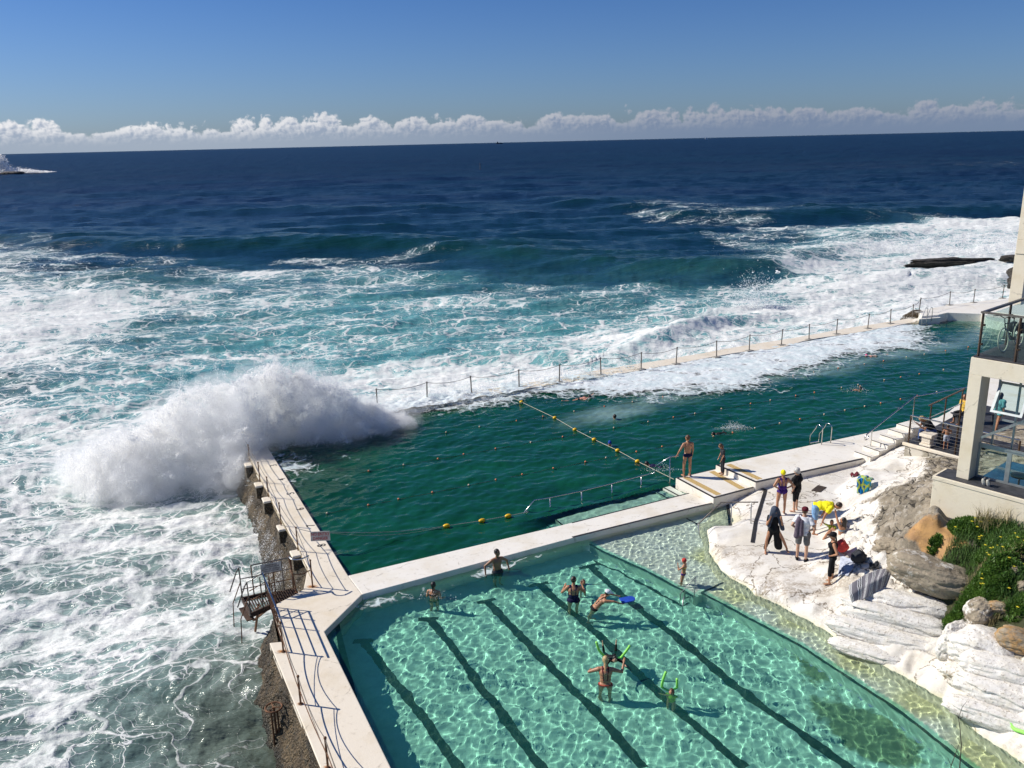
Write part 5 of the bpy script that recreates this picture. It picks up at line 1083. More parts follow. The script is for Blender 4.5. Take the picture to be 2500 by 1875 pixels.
# upper storey column
cu0, _ = 0, 0; dep_c = 3.0
pc = GR(2459, 736, 1); 
def on_level(px, py, z): return G(px, py, z)
cb = on_level(2461, 742, zbal+.03); cu = (cb-E0).dot(dU); co_ = (cb-E0).dot(dN); cb2 = (on_level(2474, 738, zbal+.03)-E0).dot(dU)
wC = .42; top_z = 16.5
_zb = lambda px, py: GV(px, py, cb).z
UC = MB(); wbox(UC, cu, cu+wC, zbal+.036, _zb(2472, 612), co_-.4, co_); UC.build('upper_column', CREAM, bld, bevel=.01)
UB2 = MB(); wbox(UB2, cu+.02, cu+6, _zb(2472, 612)-.10, _zb(2476, 583)-.03, co_-.5, co_+.03); UB2.build('upper_beam', CREAM, bld, bevel=.01)
UD = MB(); wbox(UD, cu+.02, cu+6, _zb(2476, 583)-.027, top_z, co_-.5, co_+.025); UD.build('upper_wall', CREAM, bld, bevel=.01)
# balcony balustrade
bal = empty('glass_balustrade', tuple(W3(uc0+.2, zbal+.03, -.15)), label='glass balustrade with dark handrail on the balcony corner', cat='balustrade')
BR = simple('bronze_post', (.11, .07, .045), .45, .5, .2, 10); c0, zc0 = BP(2388, 868, -.12); zr_ = BP(2397, 762, -.12)[1]
pcor = W3(c0, zbal+.035, -.12); up_ = Vector((0, 0, zr_-zbal-.035)); c1_, _ = BP(2478, 884, -.12); p1 = W3(c1_, zbal+.035, -.12); bdir = -dN
sidepts = [pcor, pcor+bdir*1.9, pcor+bdir*3.8]
for p in [pcor, p1, p1+dU*1.5]+sidepts[1:]:
    pm = MB().bar(p, p+up_, .05, .05, Vector((1, 0, 0))).build('post', BR, bal); 
    for hz in (.28, .72): MB().box(p+up_*hz+dU*.05, (.07, .05, .05)).build('clamp', BR, pm)
MB().bar(pcor+up_-dU*.06, p1+up_+dU*1.6, .07, .05).build('top_rail', GREYR, bal); MB().bar(pcor+up_-dN*.03, sidepts[-1]+up_, .08, .06).build('top_rail', simple('dark_rail', (.03, .03, .04), .35), bal)
def pane(a, b):
    d = (b-a).normalized(); n = Vector((-d.y, d.x, 0))*.006; z0 = Vector((0, 0, .08)); z1 = up_-Vector((0, 0, .10)); q = [a+d*.07, b-d*.07]
    vs_ = [q[0]+n+z0, q[1]+n+z0, q[1]+n+z1, q[0]+n+z1, q[0]-n+z0, q[1]-n+z0, q[1]-n+z1, q[0]-n+z1]; MB().add(vs_, [(0, 1, 2, 3), (7, 6, 5, 4), (0, 4, 5, 1), (1, 5, 6, 2), (2, 6, 7, 3), (3, 7, 4, 0)]).build('glass_panel', mG, bal)
pane(pcor, p1); pane(p1, p1+dU*1.5); pane(pcor, sidepts[1]); pane(sidepts[1], sidepts[2])
# bicycle leaning on the balustrade
bk = empty('bicycle', (0, 0, 0), label='black bicycle with cream tyres parked behind the balcony glass', cat='bicycle')
wc_ = on_level(2438, 863, zbal+.03); hdg = (Vector((ray(2560, 760).x, ray(2560, 760).y, 0)).normalized()*.93+Vector((.36, -.1, 0))).normalized(); sdv = Vector((-hdg.y, hdg.x, 0)); upv = (Vector((0, 0, 1))+sdv*.12).normalized()
bo = wc_+hdg*.30; BB = lambda f, u, s=0: bo+hdg*f+upv*u+sdv*s
TY = simple('cream_tyre', (.60, .54, .42), .6); BKM = simple('black_enamel', (.02, .02, .022), .3)
for f in (0, 1.02):
    wh = MB().tube([BB(f+.33*math.sin(a), .34+.33*math.cos(a)) for a in np.linspace(0, 2*math.pi, 33)], .020, 8).build('wheel', TY, bk, smooth=True)
    s_ = MB(); [s_.tube([BB(f, .34), BB(f+.31*math.sin(a), .34+.31*math.cos(a))], .002, 4) for a in np.linspace(0, 2*math.pi, 19)[:-1]]; s_.tube([BB(f, .34, -.05), BB(f, .34, .05)], .022, 8); s_.build('spokes', STEEL, wh)
fm = MB(); hd1, hd2, seat_, bbk = (.10, .78), (.14, .64), (.72, .86), (.56, .30)
for a, b, r_ in ((hd1, hd2, .02), (hd2, (0, .34), .014), (hd2, bbk, .018), (hd1, (.68, .74), .016), (bbk, seat_, .016), (bbk, (1.02, .34), .011), ((.68, .76), (1.02, .34), .010)): fm.tube([BB(*a), BB(*b)], r_, 8)
fm.build('frame', BKM, bk, smooth=True)
hbm = MB().tube([BB(.02, .98, -.28), BB(.10, 1.0, -.14), BB(.08, .94, 0), BB(.10, 1.0, .14), BB(.02, .98, .28)], .014, 8); hbm.tube([BB(.10, .78), BB(.08, .94)], .014, 8); hbm.build('handlebar', BKM, bk, smooth=True)
MB().ball(BB(.74, .9), (.13, .07, .035), 10, 7).build('saddle', BKM, bk, smooth=True); MB().tube([BB(.56, .30, -.09), BB(.56, .30, .09)], .05, 10).build('crank', BKM, bk)
bg = MB(); 
for s in (-.12, .12): bg.ball(BB(.95, .55, s), (.16, .08, .17), 10, 8)
bg.build('pannier', simple('black_canvas', (.025, .025, .028), .9, bump=.4), bk, smooth=True)
# shoes drying on the ledge
SH = simple('grey_mesh_shoe', (.16, .155, .15), .85, var=.35, scale=30, bump=.4); SOLE = simple('white_sole', (.66, .62, .54), .6)
for i, (x, y) in enumerate(((2401, 1176), (2412, 1180))):
    u, _z = BP(x, y, .12); c = W3(u, zsill+.02, .10-.0*i); sr = empty('running_shoe', tuple(c), label=('left' if i == 0 else 'right')+' one of the grey running shoes propped against the window', cat='shoe', group='pair of running shoes on the ledge')
    M = Matrix.Rotation(R(-62), 3, dU) @ Matrix.Rotation(math.atan2(dN.y, dN.x), 3, 'Z')
    a_ = MB(); a_.ball(c+Vector((0, 0, .10))-dN*.02, (.13, .048, .042), 12, 8, M); a_.ball(c+Vector((0, 0, .17))-dN*.05, (.055, .040, .055), 10, 8, M); a_.build('upper', SH, sr, smooth=True)
    b_ = MB(); b_.ball(c+Vector((0, 0, .10))+dN*.022, (.145, .052, .020), 12, 8, M); b_.build('sole', SOLE, sr, smooth=True)
# ---- timber deck
deckT = empty('timber_deck', tuple(G(2270, 1090, ZK)), label='dark timber deck on a cracked stone wall beside the white steps', cat='deck')
dk = [G(2210, 1079, ZK), G(2335, 1112, ZK), G(2600, 1180, ZK), G(2700, 1000, ZK), G(2360, 985, ZK), G(2285, 1012, ZK), G(2240, 1040, ZK)]
vF = (dk[1]-dk[0]).normalized(); nF = Vector((-vF.y, vF.x, 0)); nF = nF if nF.y > 0 else -nF; pl = MB(); bd_ = G(2348, 1006, ZK)-dk[0]; sh_ = bd_.dot(vF)/bd_.dot(nF)
for k in range(50): 
    a = dk[0]+nF*(.02+.145*k)+vF*sh_*(.145*k); b = dk[0]+vF*13+nF*(.02+.145*k); pl.bar(a+Vector((0, 0, -.02)), b+Vector((0, 0, -.02)), .135, .035)
pl.build('planks', DARK, deckT)
mS, t = newmat('cracked_render'); v = t.pos(); n = t.noise(v, 1.6, 5, .65); cr = t.add('ShaderNodeTexVoronoi', {'Vector': t.vadd(v, t.vscale(t.noisec(v, 2.2), .6)), 'Scale': 1.3}, feature='DISTANCE_TO_EDGE').outputs[0]
c = t.mix(t.sstep(n, .42, .6), (.58, .54, .46), (.33, .30, .24)); c = t.mix(t.sstep(cr, .03, .008), c, (.08, .07, .055)); t.out(t.pbr(c, .85, .2, 0, t.bump(t.math('MINIMUM', cr, .06), .6, .12)))
sw_ = MB().prism([XY(dk[0]-nF*.02), XY(dk[0]+vF*9-nF*.02), XY(dk[0]+vF*9+nF*3), XY(dk[0]+nF*3+vF*1.2)], -.3, ZK-.045); sw_.build('stone_wall', mS, deckT, bevel=.03)
MB().prism([XY(dk[0]-nF*.08-vF*.08), XY(dk[0]+vF*3.0-nF*.08), XY(dk[0]+vF*3.0+nF*.02), XY(dk[0]+nF*.02-vF*.08)], ZK-.13, ZK+.0).build('coping', PAINT2, deckT, bevel=.02)
crl = empty('cable_railing', tuple(dk[0]), label='bronze cable railing on the front edge of the timber deck', cat='railing'); e0, e1x = dk[0]+vF*.1+nF*.05, G(2331, 1108, ZK)
for p in (e0, e1x, e1x+vF*2.2): MB().bar(p, p+Vector((0, 0, 1.10)), .05, .05, Vector((1, 0, 0))).build('post', BR, crl)
MB().bar(e0+Vector((0, 0, 1.12)), e1x+vF*2.2+Vector((0, 0, 1.12)), .07, .04).build('top_rail', CHROME, crl)
for k in range(7): MB().tube([e0+Vector((0, 0, .13+.135*k)), e1x+vF*2.2+Vector((0, 0, .13+.135*k))], .005, 5).build('cable', STEEL, crl)
b0 = G(2225, 1050, ZK); bk1 = e0+nF*1.5+vF*.5; s2 = e0+nF*2.4+vF*3.4
bkr = empty('rear_railing', tuple(bk1), label='brown railing on the pool side of the timber deck rising to the right', cat='railing')
tA_ = GV(2268, 990, bk1+vF*.5); tB_ = GV(2356, 949, s2); 
for k, f in enumerate((0.08, .5, .95)): p = tA_.lerp(tB_, f); post(Vector((p.x, p.y, ZK)), p, .028, BR, bkr, cap=False)
MB().tube([tA_, tB_], .032, 8).build('top_rail', simple('brown_rail', (.09, .06, .045), .4, .3), bkr); MB().tube([tA_+Vector((0, 0, -.55)), tB_+Vector((0, 0, -.55))], .02, 8).build('mid_rail', STEEL, bkr)
bn2 = empty('deck_bench', tuple(G(2352, 1032, ZK)), label='short dark bench under the person in yellow on the timber deck', cat='bench'); qb = G(2352, 1032, ZK)
for k in range(3): MB().bar(qb+Vector((-.5, -.18+.15*k, .40)), qb+Vector((1.6, -.18+.15*k, .40)), .13, .04).build('board', DARK, bn2)
for f in (-.3, 1.3): MB().box(qb+Vector((f, 0, .19)), (.1, .38, .38)).build('support', DARK, bn2)
# bench boards and plinth
bn = empty('deck_bench', tuple(G(2290, 1065, ZK)), label='long low bench of dark boards on the timber deck', cat='bench'); q = G(2268, 1072, ZK)+nF*.1
for k in range(4): MB().bar(q+nF*.13*k+Vector((0, 0, .43)), q+nF*.13*k+vF*3.6+Vector((0, 0, .43)), .11, .04).build('board', DARK, bn)
for f in (.3, 3.2): MB().box(q+vF*f+nF*.2+Vector((0, 0, .2)), (.12, .4, .41), math.atan2(vF.y, vF.x)).build('support', DARK, bn)
ph = empty('stone_plinth', tuple(G(2263, 1088, ZK)), label='pale stone plinth with flared top beside the seated woman', cat='plinth'); pc_ = G(2264, 1087, ZK)
for nm, z0, z1, w_ in (('base', 0, .09, .44), ('shaft', .091, .38, .34), ('capital', .381, .50, .50)): MB().box((pc_.x, pc_.y, ZK+(z0+z1)/2), (w_, w_, z1-z0), math.atan2(vF.y, vF.x)).build(nm, PAINT2, ph, bevel=.015)
# ------------------------------------------------------------------ people: one continuous body each, clothing and hair as children
def skin_mat(name, col):
    m, t = newmat(name); v = t.obj(); n = t.noise(v, 7, 4); c = t.mix(t.sstep(n, .3, .7), tuple(x*.86 for x in col), tuple(min(1, x*1.08) for x in col))
    t.out(t.pbr(c, .45, .45, 0, None, **{'Subsurface Weight': .12, 'Subsurface Radius': (.02, .008, .004)})); return m
SK = {'fair': skin_mat('skin_fair', (.56, .33, .22)), 'tan': skin_mat('skin_tan', (.44, .215, .12)), 'brown': skin_mat('skin_brown', (.30, .145, .08)), 'pink': skin_mat('skin_pink', (.60, .30, .21)), 'dark': skin_mat('skin_dark', (.20, .095, .055))}
def cloth(name, col, var=.2, scale=9, rough=.85): return simple(name, col, rough, var=var, scale=scale, bump=.35, spec=.2)
CL = {k: cloth(k+'_fabric', c) for k, c in dict(black=(.012, .012, .014), navy=(.012, .012, .05), purple=(.055, .018, .16), white=(.74, .75, .78), yellow=(.86, .76, .02), skyblue=(.20, .36, .58), grey=(.15, .15, .15), charcoal=(.035, .038, .045), red=(.55, .06, .05), maroon=(.10, .012, .02), blue=(.015, .06, .34), lime=(.42, .52, .06), denim=(.05, .09, .22), slate=(.07, .085, .12), mauve=(.13, .10, .13), aqua=(.12, .34, .34), pinkc=(.75, .10, .25), floral=(.20, .30, .36), gold=(.70, .45, .08), paleblue=(.45, .48, .56)).items()}
HA = {k: simple(k+'_hair', c, .45, var=.35, scale=30, bump=.5) for k, c in dict(black=(.012, .009, .008), dark=(.03, .018, .012), brown=(.09, .045, .02), blonde=(.46, .33, .15), grey=(.50, .49, .47)).items()}
def round_cone(mb, a, b, ra, rb, n=10):
    a = Vector(a); b = Vector(b); d = b-a; L = d.length
    if L < 1e-5: return mb.ball(a, ra, n, 7)
    d = d/L; pts = []; rs = []
    for k in range(4): t_ = math.pi/2*k/4; pts.append(a-d*ra*math.cos(t_)); rs.append(max(ra*math.sin(t_), ra*.03))
    pts.append(a); rs.append(ra); pts.append(b); rs.append(rb)
    for k in range(3, -1, -1): t_ = math.pi/2*k/4; pts.append(b+d*rb*math.cos(t_)); rs.append(max(rb*math.sin(t_), rb*.03))
    return mb.tube(pts, rs, n)
def remesh(mb, vox, smooth_it=2):
    me = bpy.data.meshes.new('tmp'); me.from_pydata(mb.v, [], mb.f); o = bpy.data.objects.new('tmp', me); COL.objects.link(o)
    md = o.modifiers.new('r', 'REMESH'); md.mode = 'VOXEL'; md.voxel_size = vox; md.adaptivity = 0
    sm_ = o.modifiers.new('s', 'SMOOTH'); sm_.factor = .5; sm_.iterations = smooth_it
    dg = bpy.context.evaluated_depsgraph_get(); ev = o.evaluated_get(dg); m2 = bpy.data.meshes.new_from_object(ev)
    bpy.data.objects.remove(o); bpy.data.meshes.remove(me); return m2
def nv(v): return Vector(v).normalized()
DOWN = (0, 0, -1)
def person(label, at, yaw, h=1.7, skin='tan', lean=0, side=0, bend=0, ua=(None, None), fa=(None, None), th=(None, None), sh=(None, None), head=(0, 0), fat=1.0, bust=0.0, wear=(), hair=('dark', 'short'), hat=None, pelvis=None, group=None, feet=True, hidden_legs=False, child=False, shoes=None, vox=.0135, roll=0):
    """at: where the feet stand (or, with pelvis given, the spot; pelvis = height of the hips above it). Directions are forward, left, up of the person."""
    S = h/1.75; hd = 1.22 if child else 1.04; fat = fat*1.09
    Rl = Matrix.Rotation(R(side), 3, 'X') @ Matrix.Rotation(R(lean), 3, 'Y'); Rc = Rl @ Matrix.Rotation(R(bend), 3, 'Y')
    pel = Vector((0, 0, 0)); waist = pel+Rl @ Vector((0, 0, .14)); chest = waist+Rc @ Vector((0, 0, .20)); neck = chest+Rc @ Vector((0, 0, .165)); 
    Rh = Rc @ Matrix.Rotation(R(head[0]), 3, 'Z') @ Matrix.Rotation(R(head[1]), 3, 'Y')
    hc = neck+Rc @ Vector((.01, 0, .05))+Rh @ Vector((.02, 0, .115))
    B = []                                     # bones: name, a, b, ra, rb
    B.append(('pelvis', pel-Rl @ Vector((0, 0, .03)), waist, .13*fat, .115*fat)); B.append(('spine', waist, chest, .115*fat, .13*fat)); B.append(('chest', chest, neck, .13*fat, .075)); B.append(('neck', neck, hc-Rh @ Vector((0, 0, .05)), .052, .05)); B.append(('head', hc, hc+Rh @ Vector((0, 0, .03)), .09*hd, .085*hd))
    mb = MB()
    E_ = lambda c, r, M: mb.ball(c, r, 14, 9, M)
    E_(pel, (.105*fat, .155*fat, .10), Rl); E_(pel+Rl @ Vector((-.035, .07, -.04)), (.075*fat, .08*fat, .08), Rl); E_(pel+Rl @ Vector((-.035, -.07, -.04)), (.075*fat, .08*fat, .08), Rl)
    E_(waist, (.095*fat, .130*fat, .13), Rl); E_((waist+chest)/2, (.098*fat, .135*fat, .14), Rc); E_(chest, (.108*fat, .155*fat, .14), Rc); E_(chest+Rc @ Vector((0, 0, .08)), (.09, .15, .09), Rc)
    if bust:
        for s in (1, -1): E_(chest+Rc @ Vector((.085*fat, s*.065, .0)), (.055*bust, .062*bust, .06*bust), Rc)
    round_cone(mb, neck-Rc @ Vector((0, 0, .03)), hc-Rh @ Vector((0, 0, .04)), .055, .048)
    E_(hc, (.094*hd, .076*hd, .108*hd), Rh); E_(hc+Rh @ Vector((.025, 0, -.055)), (.062*hd, .056*hd, .062*hd), Rh)
    E_(hc+Rh @ Vector((.094*hd, 0, -.018)), (.018, .012, .018), Rh)
    for s in (1, -1): E_(hc+Rh @ Vector((-.005, s*.078*hd, -.015)), (.017, .010, .026), Rh)
    hands = []
    for i, s in ((0, 1), (1, -1)):
        shd = chest+Rc @ Vector((0, s*.155, .10)); u = Rc @ nv(ua[i] or (0, s*.12, -1)); fdir = Rc @ nv(fa[i] or (.15, s*.04, -1))
        sd_ = shd+Rc @ Vector((0, s*.025, -.01)); el = sd_+u*.285; wr = el+fdir*.245
        round_cone(mb, chest+Rc @ Vector((0, s*.08, .11)), sd_, .058, .054); round_cone(mb, sd_, el, .053*fat, .040); round_cone(mb, el, wr, .040, .027); round_cone(mb, el, el+fdir*.11, .036, .037)
        n_ = 'lr'[i]; B.append(('ua'+n_, sd_, el, .05*fat, .038)); B.append(('fa'+n_, el, wr, .038, .026))
        ax = fdir.cross(Vector((0, 0, 1))); ax = ax.normalized() if ax.length > .2 else (Rc @ Vector((1, 0, 0))); pn = fdir.cross(ax).normalized()
        palm = wr+fdir*.045; Mh = Matrix((fdir, ax, pn)).transposed(); mb.ball(palm, (.052, .038, .016), 10, 7, Mh)
        for k in range(4):
            o_ = ax*(-.027+.018*k); L_ = (.060, .070, .066, .052)[k]; p0 = wr+fdir*.08+o_; p1 = p0+fdir*L_*.55-pn*.008; p2 = p1+(fdir*.8-pn*.55).normalized()*L_*.5
            round_cone(mb, p0, p1, .0095, .0088, 6); round_cone(mb, p1, p2, .0088, .0078, 6)
        round_cone(mb, wr+fdir*.03+ax*.028*s, wr+fdir*.075+ax*.058*s-pn*.01, .011, .009, 6)
        B.append(('hand'+n_, wr, wr+fdir*.16, .03, .03)); hands.append(palm)
    ankles = []
    for i, s in ((0, 1), (1, -1)):
        hp = pel+Rl @ Vector((0, s*.085*fat, -.04)); td = nv(th[i] or (0.02, s*.04, -1)); sdn = nv(sh[i] or (-.03, s*.0, -1)); kn = hp+td*.42; an = kn+sdn*.40
        round_cone(mb, hp, kn, .083*fat**.8, .052); round_cone(mb, kn, kn+sdn*.16, .050, .052); round_cone(mb, kn+sdn*.14, an, .052, .034)
        fw = Vector((td.x+.001, td.y, 0)) if abs(td.z) < .8 and sdn.z < -.5 else Vector((1, s*.18, 0)); fw = Vector((fw.x if fw.x > .2 else 1, fw.y, 0)).normalized()
        if sdn.z > -.4: fw = (sdn+Vector((0, 0, .2))).normalized() if sdn.z > -.2 else fw
        n_ = 'lr'[i]; B.append(('th'+n_, hp, kn, .085*fat, .055)); B.append(('sh'+n_, kn, an, .055, .036))
        heel = an+Vector((0, 0, -.045))-fw*.03 if sdn.z < -.4 else an; toe = an+Vector((0, 0, -.058))+fw*.15 if sdn.z < -.4 else an+fw*.15
        round_cone(mb, an, heel, .036, .030); round_cone(mb, heel, toe, .034, .026); round_cone(mb, toe-fw*.05+Vector((-fw.y, fw.x, 0))*.022, toe+Vector((-fw.y, fw.x, 0))*.022, .024, .018); round_cone(mb, toe-fw*.05-Vector((-fw.y, fw.x, 0))*.02, toe-Vector((-fw.y, fw.x, 0))*.02-fw*.02, .022, .016)
        B.append(('foot'+n_, heel, toe, .035, .03)); ankles.append(min(heel.z-.036, toe.z-.03))
    me = remesh(mb, vox/ S if S < 1 else vox, 2)
    dz = -min(ankles) if pelvis is None else pelvis/S
    me.transform(Matrix.Translation((0, 0, dz))); root = bpy.data.objects.new('person', me); COL.objects.link(root); me.materials.append(SK[skin]); me.polygons.foreach_set('use_smooth', [True]*len(me.polygons))
    root.location = at; root.rotation_euler = (0, R(roll), R(yaw)); root.scale = (S, S, S); tag(root, label, 'person', group)
    caustic(root)
    # which bone each vertex belongs to
    nvx = len(me.vertices); co = np.empty(nvx*3, np.float32); me.vertices.foreach_get('co', co); co = co.reshape(-1, 3); nr = np.empty(nvx*3, np.float32); me.vertex_normals.foreach_get('vector', nr); nr = nr.reshape(-1, 3)
    off = np.array([0, 0, dz]); names = [b[0] for b in B]; best = np.full(nvx, 1e9); bi = np.zeros(nvx, int); bt = np.zeros(nvx)
    for k, (nm, a, b, ra, rb) in enumerate(B):
        a_ = np.array(a)+off; d_ = np.array(b-a); L2 = float(d_@d_)+1e-9; tr = ((co-a_)@d_)/L2; tt = np.clip(tr, 0, 1); q = a_+tt[:, None]*d_; dist = np.linalg.norm(co-q, axis=1)/(ra+(rb-ra)*tt)
        k_ = dist < best; best[k_] = dist[k_]; bi[k_] = k; bt[k_] = tr[k_]
    nm_ = np.array(names)[bi]; fwd = (co-(np.array(chest)+off))@np.array(Rc @ Vector((1, 0, 0))); lat = (co-(np.array(chest)+off))@np.array(Rc @ Vector((0, 1, 0)))
    fc = np.empty(len(me.polygons)*4, int); 
    lt = np.array([p.loop_total for p in me.polygons]); allq = bool((lt == 4).all())
    if allq: me.loops.foreach_get('vertex_index', fc); fc = fc.reshape(-1, 4)
    else: fc = np.array([list(p.vertices)[:4] if len(p.vertices) > 3 else list(p.vertices)+[p.vertices[0]] for p in me.polygons])
    isin = lambda *a: np.isin(nm_, a)
    TORSO = isin('pelvis', 'spine', 'chest')
    def shell(name, mask, mat, offs=.008, loose=0.0):
        fk = mask[fc].all(1)
        if not fk.any(): return None
        o_ = offs+loose*(0.6+0.4*np.sin(co[:, 2]*23+co[:, 0]*31))
        V = co+nr*(o_[:, None] if hasattr(o_, 'shape') else o_); 
        if loose: V = V+nr*.0; V[:, 2] -= loose*.25
        V_, Q_, _u = compact(V, fc, fk); o = mesh_np(name, V_, Q_, mat, True); o.parent = root; md = o.modifiers.new('s', 'SOLIDIFY'); md.thickness = .012; md.offset = -1; caustic(o); return o
    pz = (co-off-np.array(pel))@np.array(Rl @ Vector((0, 0, 1)))
    for w_ in wear:
        kind, col = w_[0], w_[1]; mt = CL[col]
        if kind == 'briefs': shell('swim_briefs', (isin('pelvis') & (pz < .05)) | (isin('thl', 'thr') & (bt < .10)), mt)
        elif kind == 'bottoms': shell('bikini_bottom', (isin('pelvis') & (pz < .03)) | (isin('thl', 'thr') & (bt < .06)), mt)
        elif kind == 'shorts': shell('shorts', (isin('pelvis') & (pz < .10)) | (isin('thl', 'thr') & (bt < (w_[2] if len(w_) > 2 else .75))), mt, .012, .018)
        elif kind == 'tights': shell('trousers', (isin('pelvis') & (pz < .10)) | isin('thl', 'thr') | (isin('shl', 'shr') & (bt < (w_[2] if len(w_) > 2 else .9))), mt, .009, .006)
        elif kind == 'onepiece': shell('swimsuit', isin('pelvis') | (isin('thl', 'thr') & (bt < .05)) | isin('spine') & ((fwd > -.06) | (bt < .35)) | (isin('chest') & (fwd > 0.0) & (bt < .35)), mt)
        elif kind == 'straps': shell('strap', isin('chest', 'spine') & (fwd < 0.02) & (np.abs(np.abs(lat)-.05-.02*(bt)) < .019), mt, .006)
        elif kind == 'bra': shell('bikini_top', isin('chest', 'spine') & (np.abs((co-off-np.array(chest))@np.array(Rc @ Vector((0, 0, 1)))) < .035), mt, .006)
        elif kind == 'tank': shell('vest', TORSO & ~(isin('chest') & (bt > .75)) & ~(isin('pelvis') & (pz < -.02)), mt, .010, .006)
        elif kind == 'tshirt': shell('shirt', (TORSO & ~(isin('pelvis') & (pz < -.05)) & ~(isin('chest') & (bt > .95))) | (isin('ual', 'uar') & (bt < .62)), mt, .014, .02)
        elif kind == 'tunic': shell('tunic', TORSO & ~(isin('chest') & (bt > .95)) | (isin('ual', 'uar') & (bt < .85)) | (isin('thl', 'thr') & (bt < .35)), mt, .022, .03)
        elif kind == 'rash': shell('rash_shirt', (TORSO & ~(isin('chest') & (bt > .95)) & ~(isin('pelvis') & (pz < 0))) | isin('ual', 'uar') & (bt < (w_[2] if len(w_) > 2 else 1.1)) | ((isin('fal', 'far') & (bt < .9)) if len(w_) > 3 else isin('xx')), mt, .006)
        elif kind == 'wetsuit': shell('wetsuit', TORSO & ~(isin('chest') & (bt > .95)) | isin('ual', 'uar', 'thl', 'thr') | (isin('fal', 'far', 'shl', 'shr') & (bt < .9)), mt, .007)
    if shoes:
        for q_ in 'lr': shell('shoe', isin('foot'+q_) | (isin('sh'+q_) & (bt > .95)), CL[shoes], .012)
    # hair, cap
    Hm = Matrix.Translation((0, 0, dz)) @ Matrix.Translation(hc) @ Rh.to_4x4()
    def headpiece(name, mat, parts, vx=.012):
        q = MB()
        for p in parts:
            if p[0] == 'b': q.ball(p[1], p[2], 14, 9)
            else: round_cone(q, p[1], p[2], p[3], p[4])
        m3 = remesh(q, vx, 2); m3.transform(Hm); m3.materials.append(mat); m3.polygons.foreach_set('use_smooth', [True]*len(m3.polygons)); o = bpy.data.objects.new(name, m3); COL.objects.link(o); o.parent = root; return o
    k = hd; hcpt = [('b', (-.022*k, 0, .022*k), (.094*k, .086*k, .103*k))]
    if hair:
        hcol, hs = hair
        if hs == 'long': hcpt += [('c', (-.06*k, 0, 0), (-.085, 0, -.25), .075*k, .055), ('c', (-.03, .06, -.02), (-.05, .07, -.2), .04, .03), ('c', (-.03, -.06, -.02), (-.05, -.07, -.2), .04, .03)]
        elif hs == 'pony': hcpt += [('c', (-.08*k, 0, -.02), (-.11, 0, -.24), .035, .018)]
        elif hs == 'bun': hcpt += [('b', (-.10*k, 0, .03), (.045, .045, .045))]
        elif hs == 'fluffy': hcpt = [('b', (-.02, 0, .03), (.118, .112, .118)), ('b', (-.05, 0, -.03), (.09, .10, .09)), ('b', (.01, .05, .06), (.06, .05, .05))]
        elif hs == 'bob': hcpt += [('b', (-.035, 0, -.04), (.085*k, .09*k, .09*k))]
        if hat != 'swimcap': headpiece('hair', HA[hcol], hcpt)
    if hat:
        if hat[0] == 'swimcap': headpiece('swim_cap', CL[hat[1]], [('b', (-.012*k, 0, .026*k), (.104*k, .087*k, .102*k))])
        elif hat[0] == 'cap': headpiece('cap', CL[hat[1]], [('b', (-.008, 0, .052), (.112*k, .098*k, .078*k)), ('b', (.12*k*hat[2], 0, .035), (.075, .062, .011))], .010)
    root['hands'] = [list(Hm.inverted().translation)] if False else 0
    del root['hands']; root_hands = [root.matrix_basis @ (p+Vector((0, 0, dz))) for p in hands]
    return root, root_hands, [root.matrix_basis @ (p+Vector((0, 0, dz))) for p in (pel, chest, neck, hc)]
gt = 'people standing on the white terrace'; gk = 'people in the paddling pool'; gm = 'swimmers in the deep pool'
P3 = lambda x, y, z: G(x, y, z)
person('man in dark swim briefs standing on the platform with a hand on the rail', P3(1677, 1163, ZL), 100, 1.76, 'tan', lean=0, ua=((-.05, .55, -.85), (0, -.12, -1)), fa=((.25, .35, -.9), (.15, .08, -1)), head=(25, 5), wear=(('briefs', 'navy'),), hair=('brown', 'short'), th=((.02, .10, -1), (.0, -.06, -1)), group=gt)
person('boy in a dark sun suit standing head down at the platform step', P3(1763, 1158, ZL), 185, 1.34, 'tan', child=True, lean=4, ua=((.1, .05, -1), (.15, -.05, -1)), fa=((.45, -.1, -.9), (.5, .1, -.8)), head=(0, 38), wear=(('rash', 'charcoal', .8), ('tights', 'charcoal', .95)), hair=('brown', 'bob'), group=gt)
person('woman in a yellow swim cap and purple swimsuit with hands on hips', P3(1906, 1255, ZT), 92, 1.70, 'tan', fat=1.1, bust=1, ua=((-.35, .62, -.7), (-.35, -.62, -.7)), fa=((.35, -.85, -.62), (.35, .85, -.62)), head=(8, 0), wear=(('onepiece', 'purple'), ('straps', 'purple')), hair=None, hat=('swimcap', 'yellow'), th=((.0, .12, -1), (0, -.05, -1)), group=gt)
person('woman with fluffy grey hair in a loose black tunic', P3(1941, 1248, ZT), 140, 1.68, 'fair', fat=1.12, bust=1, ua=((0, .15, -1), (-.1, -.45, -.85)), fa=((.3, -.1, -1), (.45, .6, -.5)), head=(15, 8), wear=(('tights', 'black', .12), ('tunic', 'black')), hair=('grey', 'fluffy'), group=gt)
person('man in a bright yellow shirt and blue shorts bending right down', P3(1989, 1302, ZT), -22, 1.86, 'tan', fat=1.15, lean=62, bend=25, ua=((.75, .12, -.5), (.75, -.12, -.5)), fa=((.9, .05, -.5), (.9, -.1, -.3)), th=((-.02, .12, -1), (.06, -.12, -1)), head=(0, -28), wear=(('shorts', 'skyblue', .85), ('tshirt', 'yellow')), hair=('dark', 'short'), group=gt)
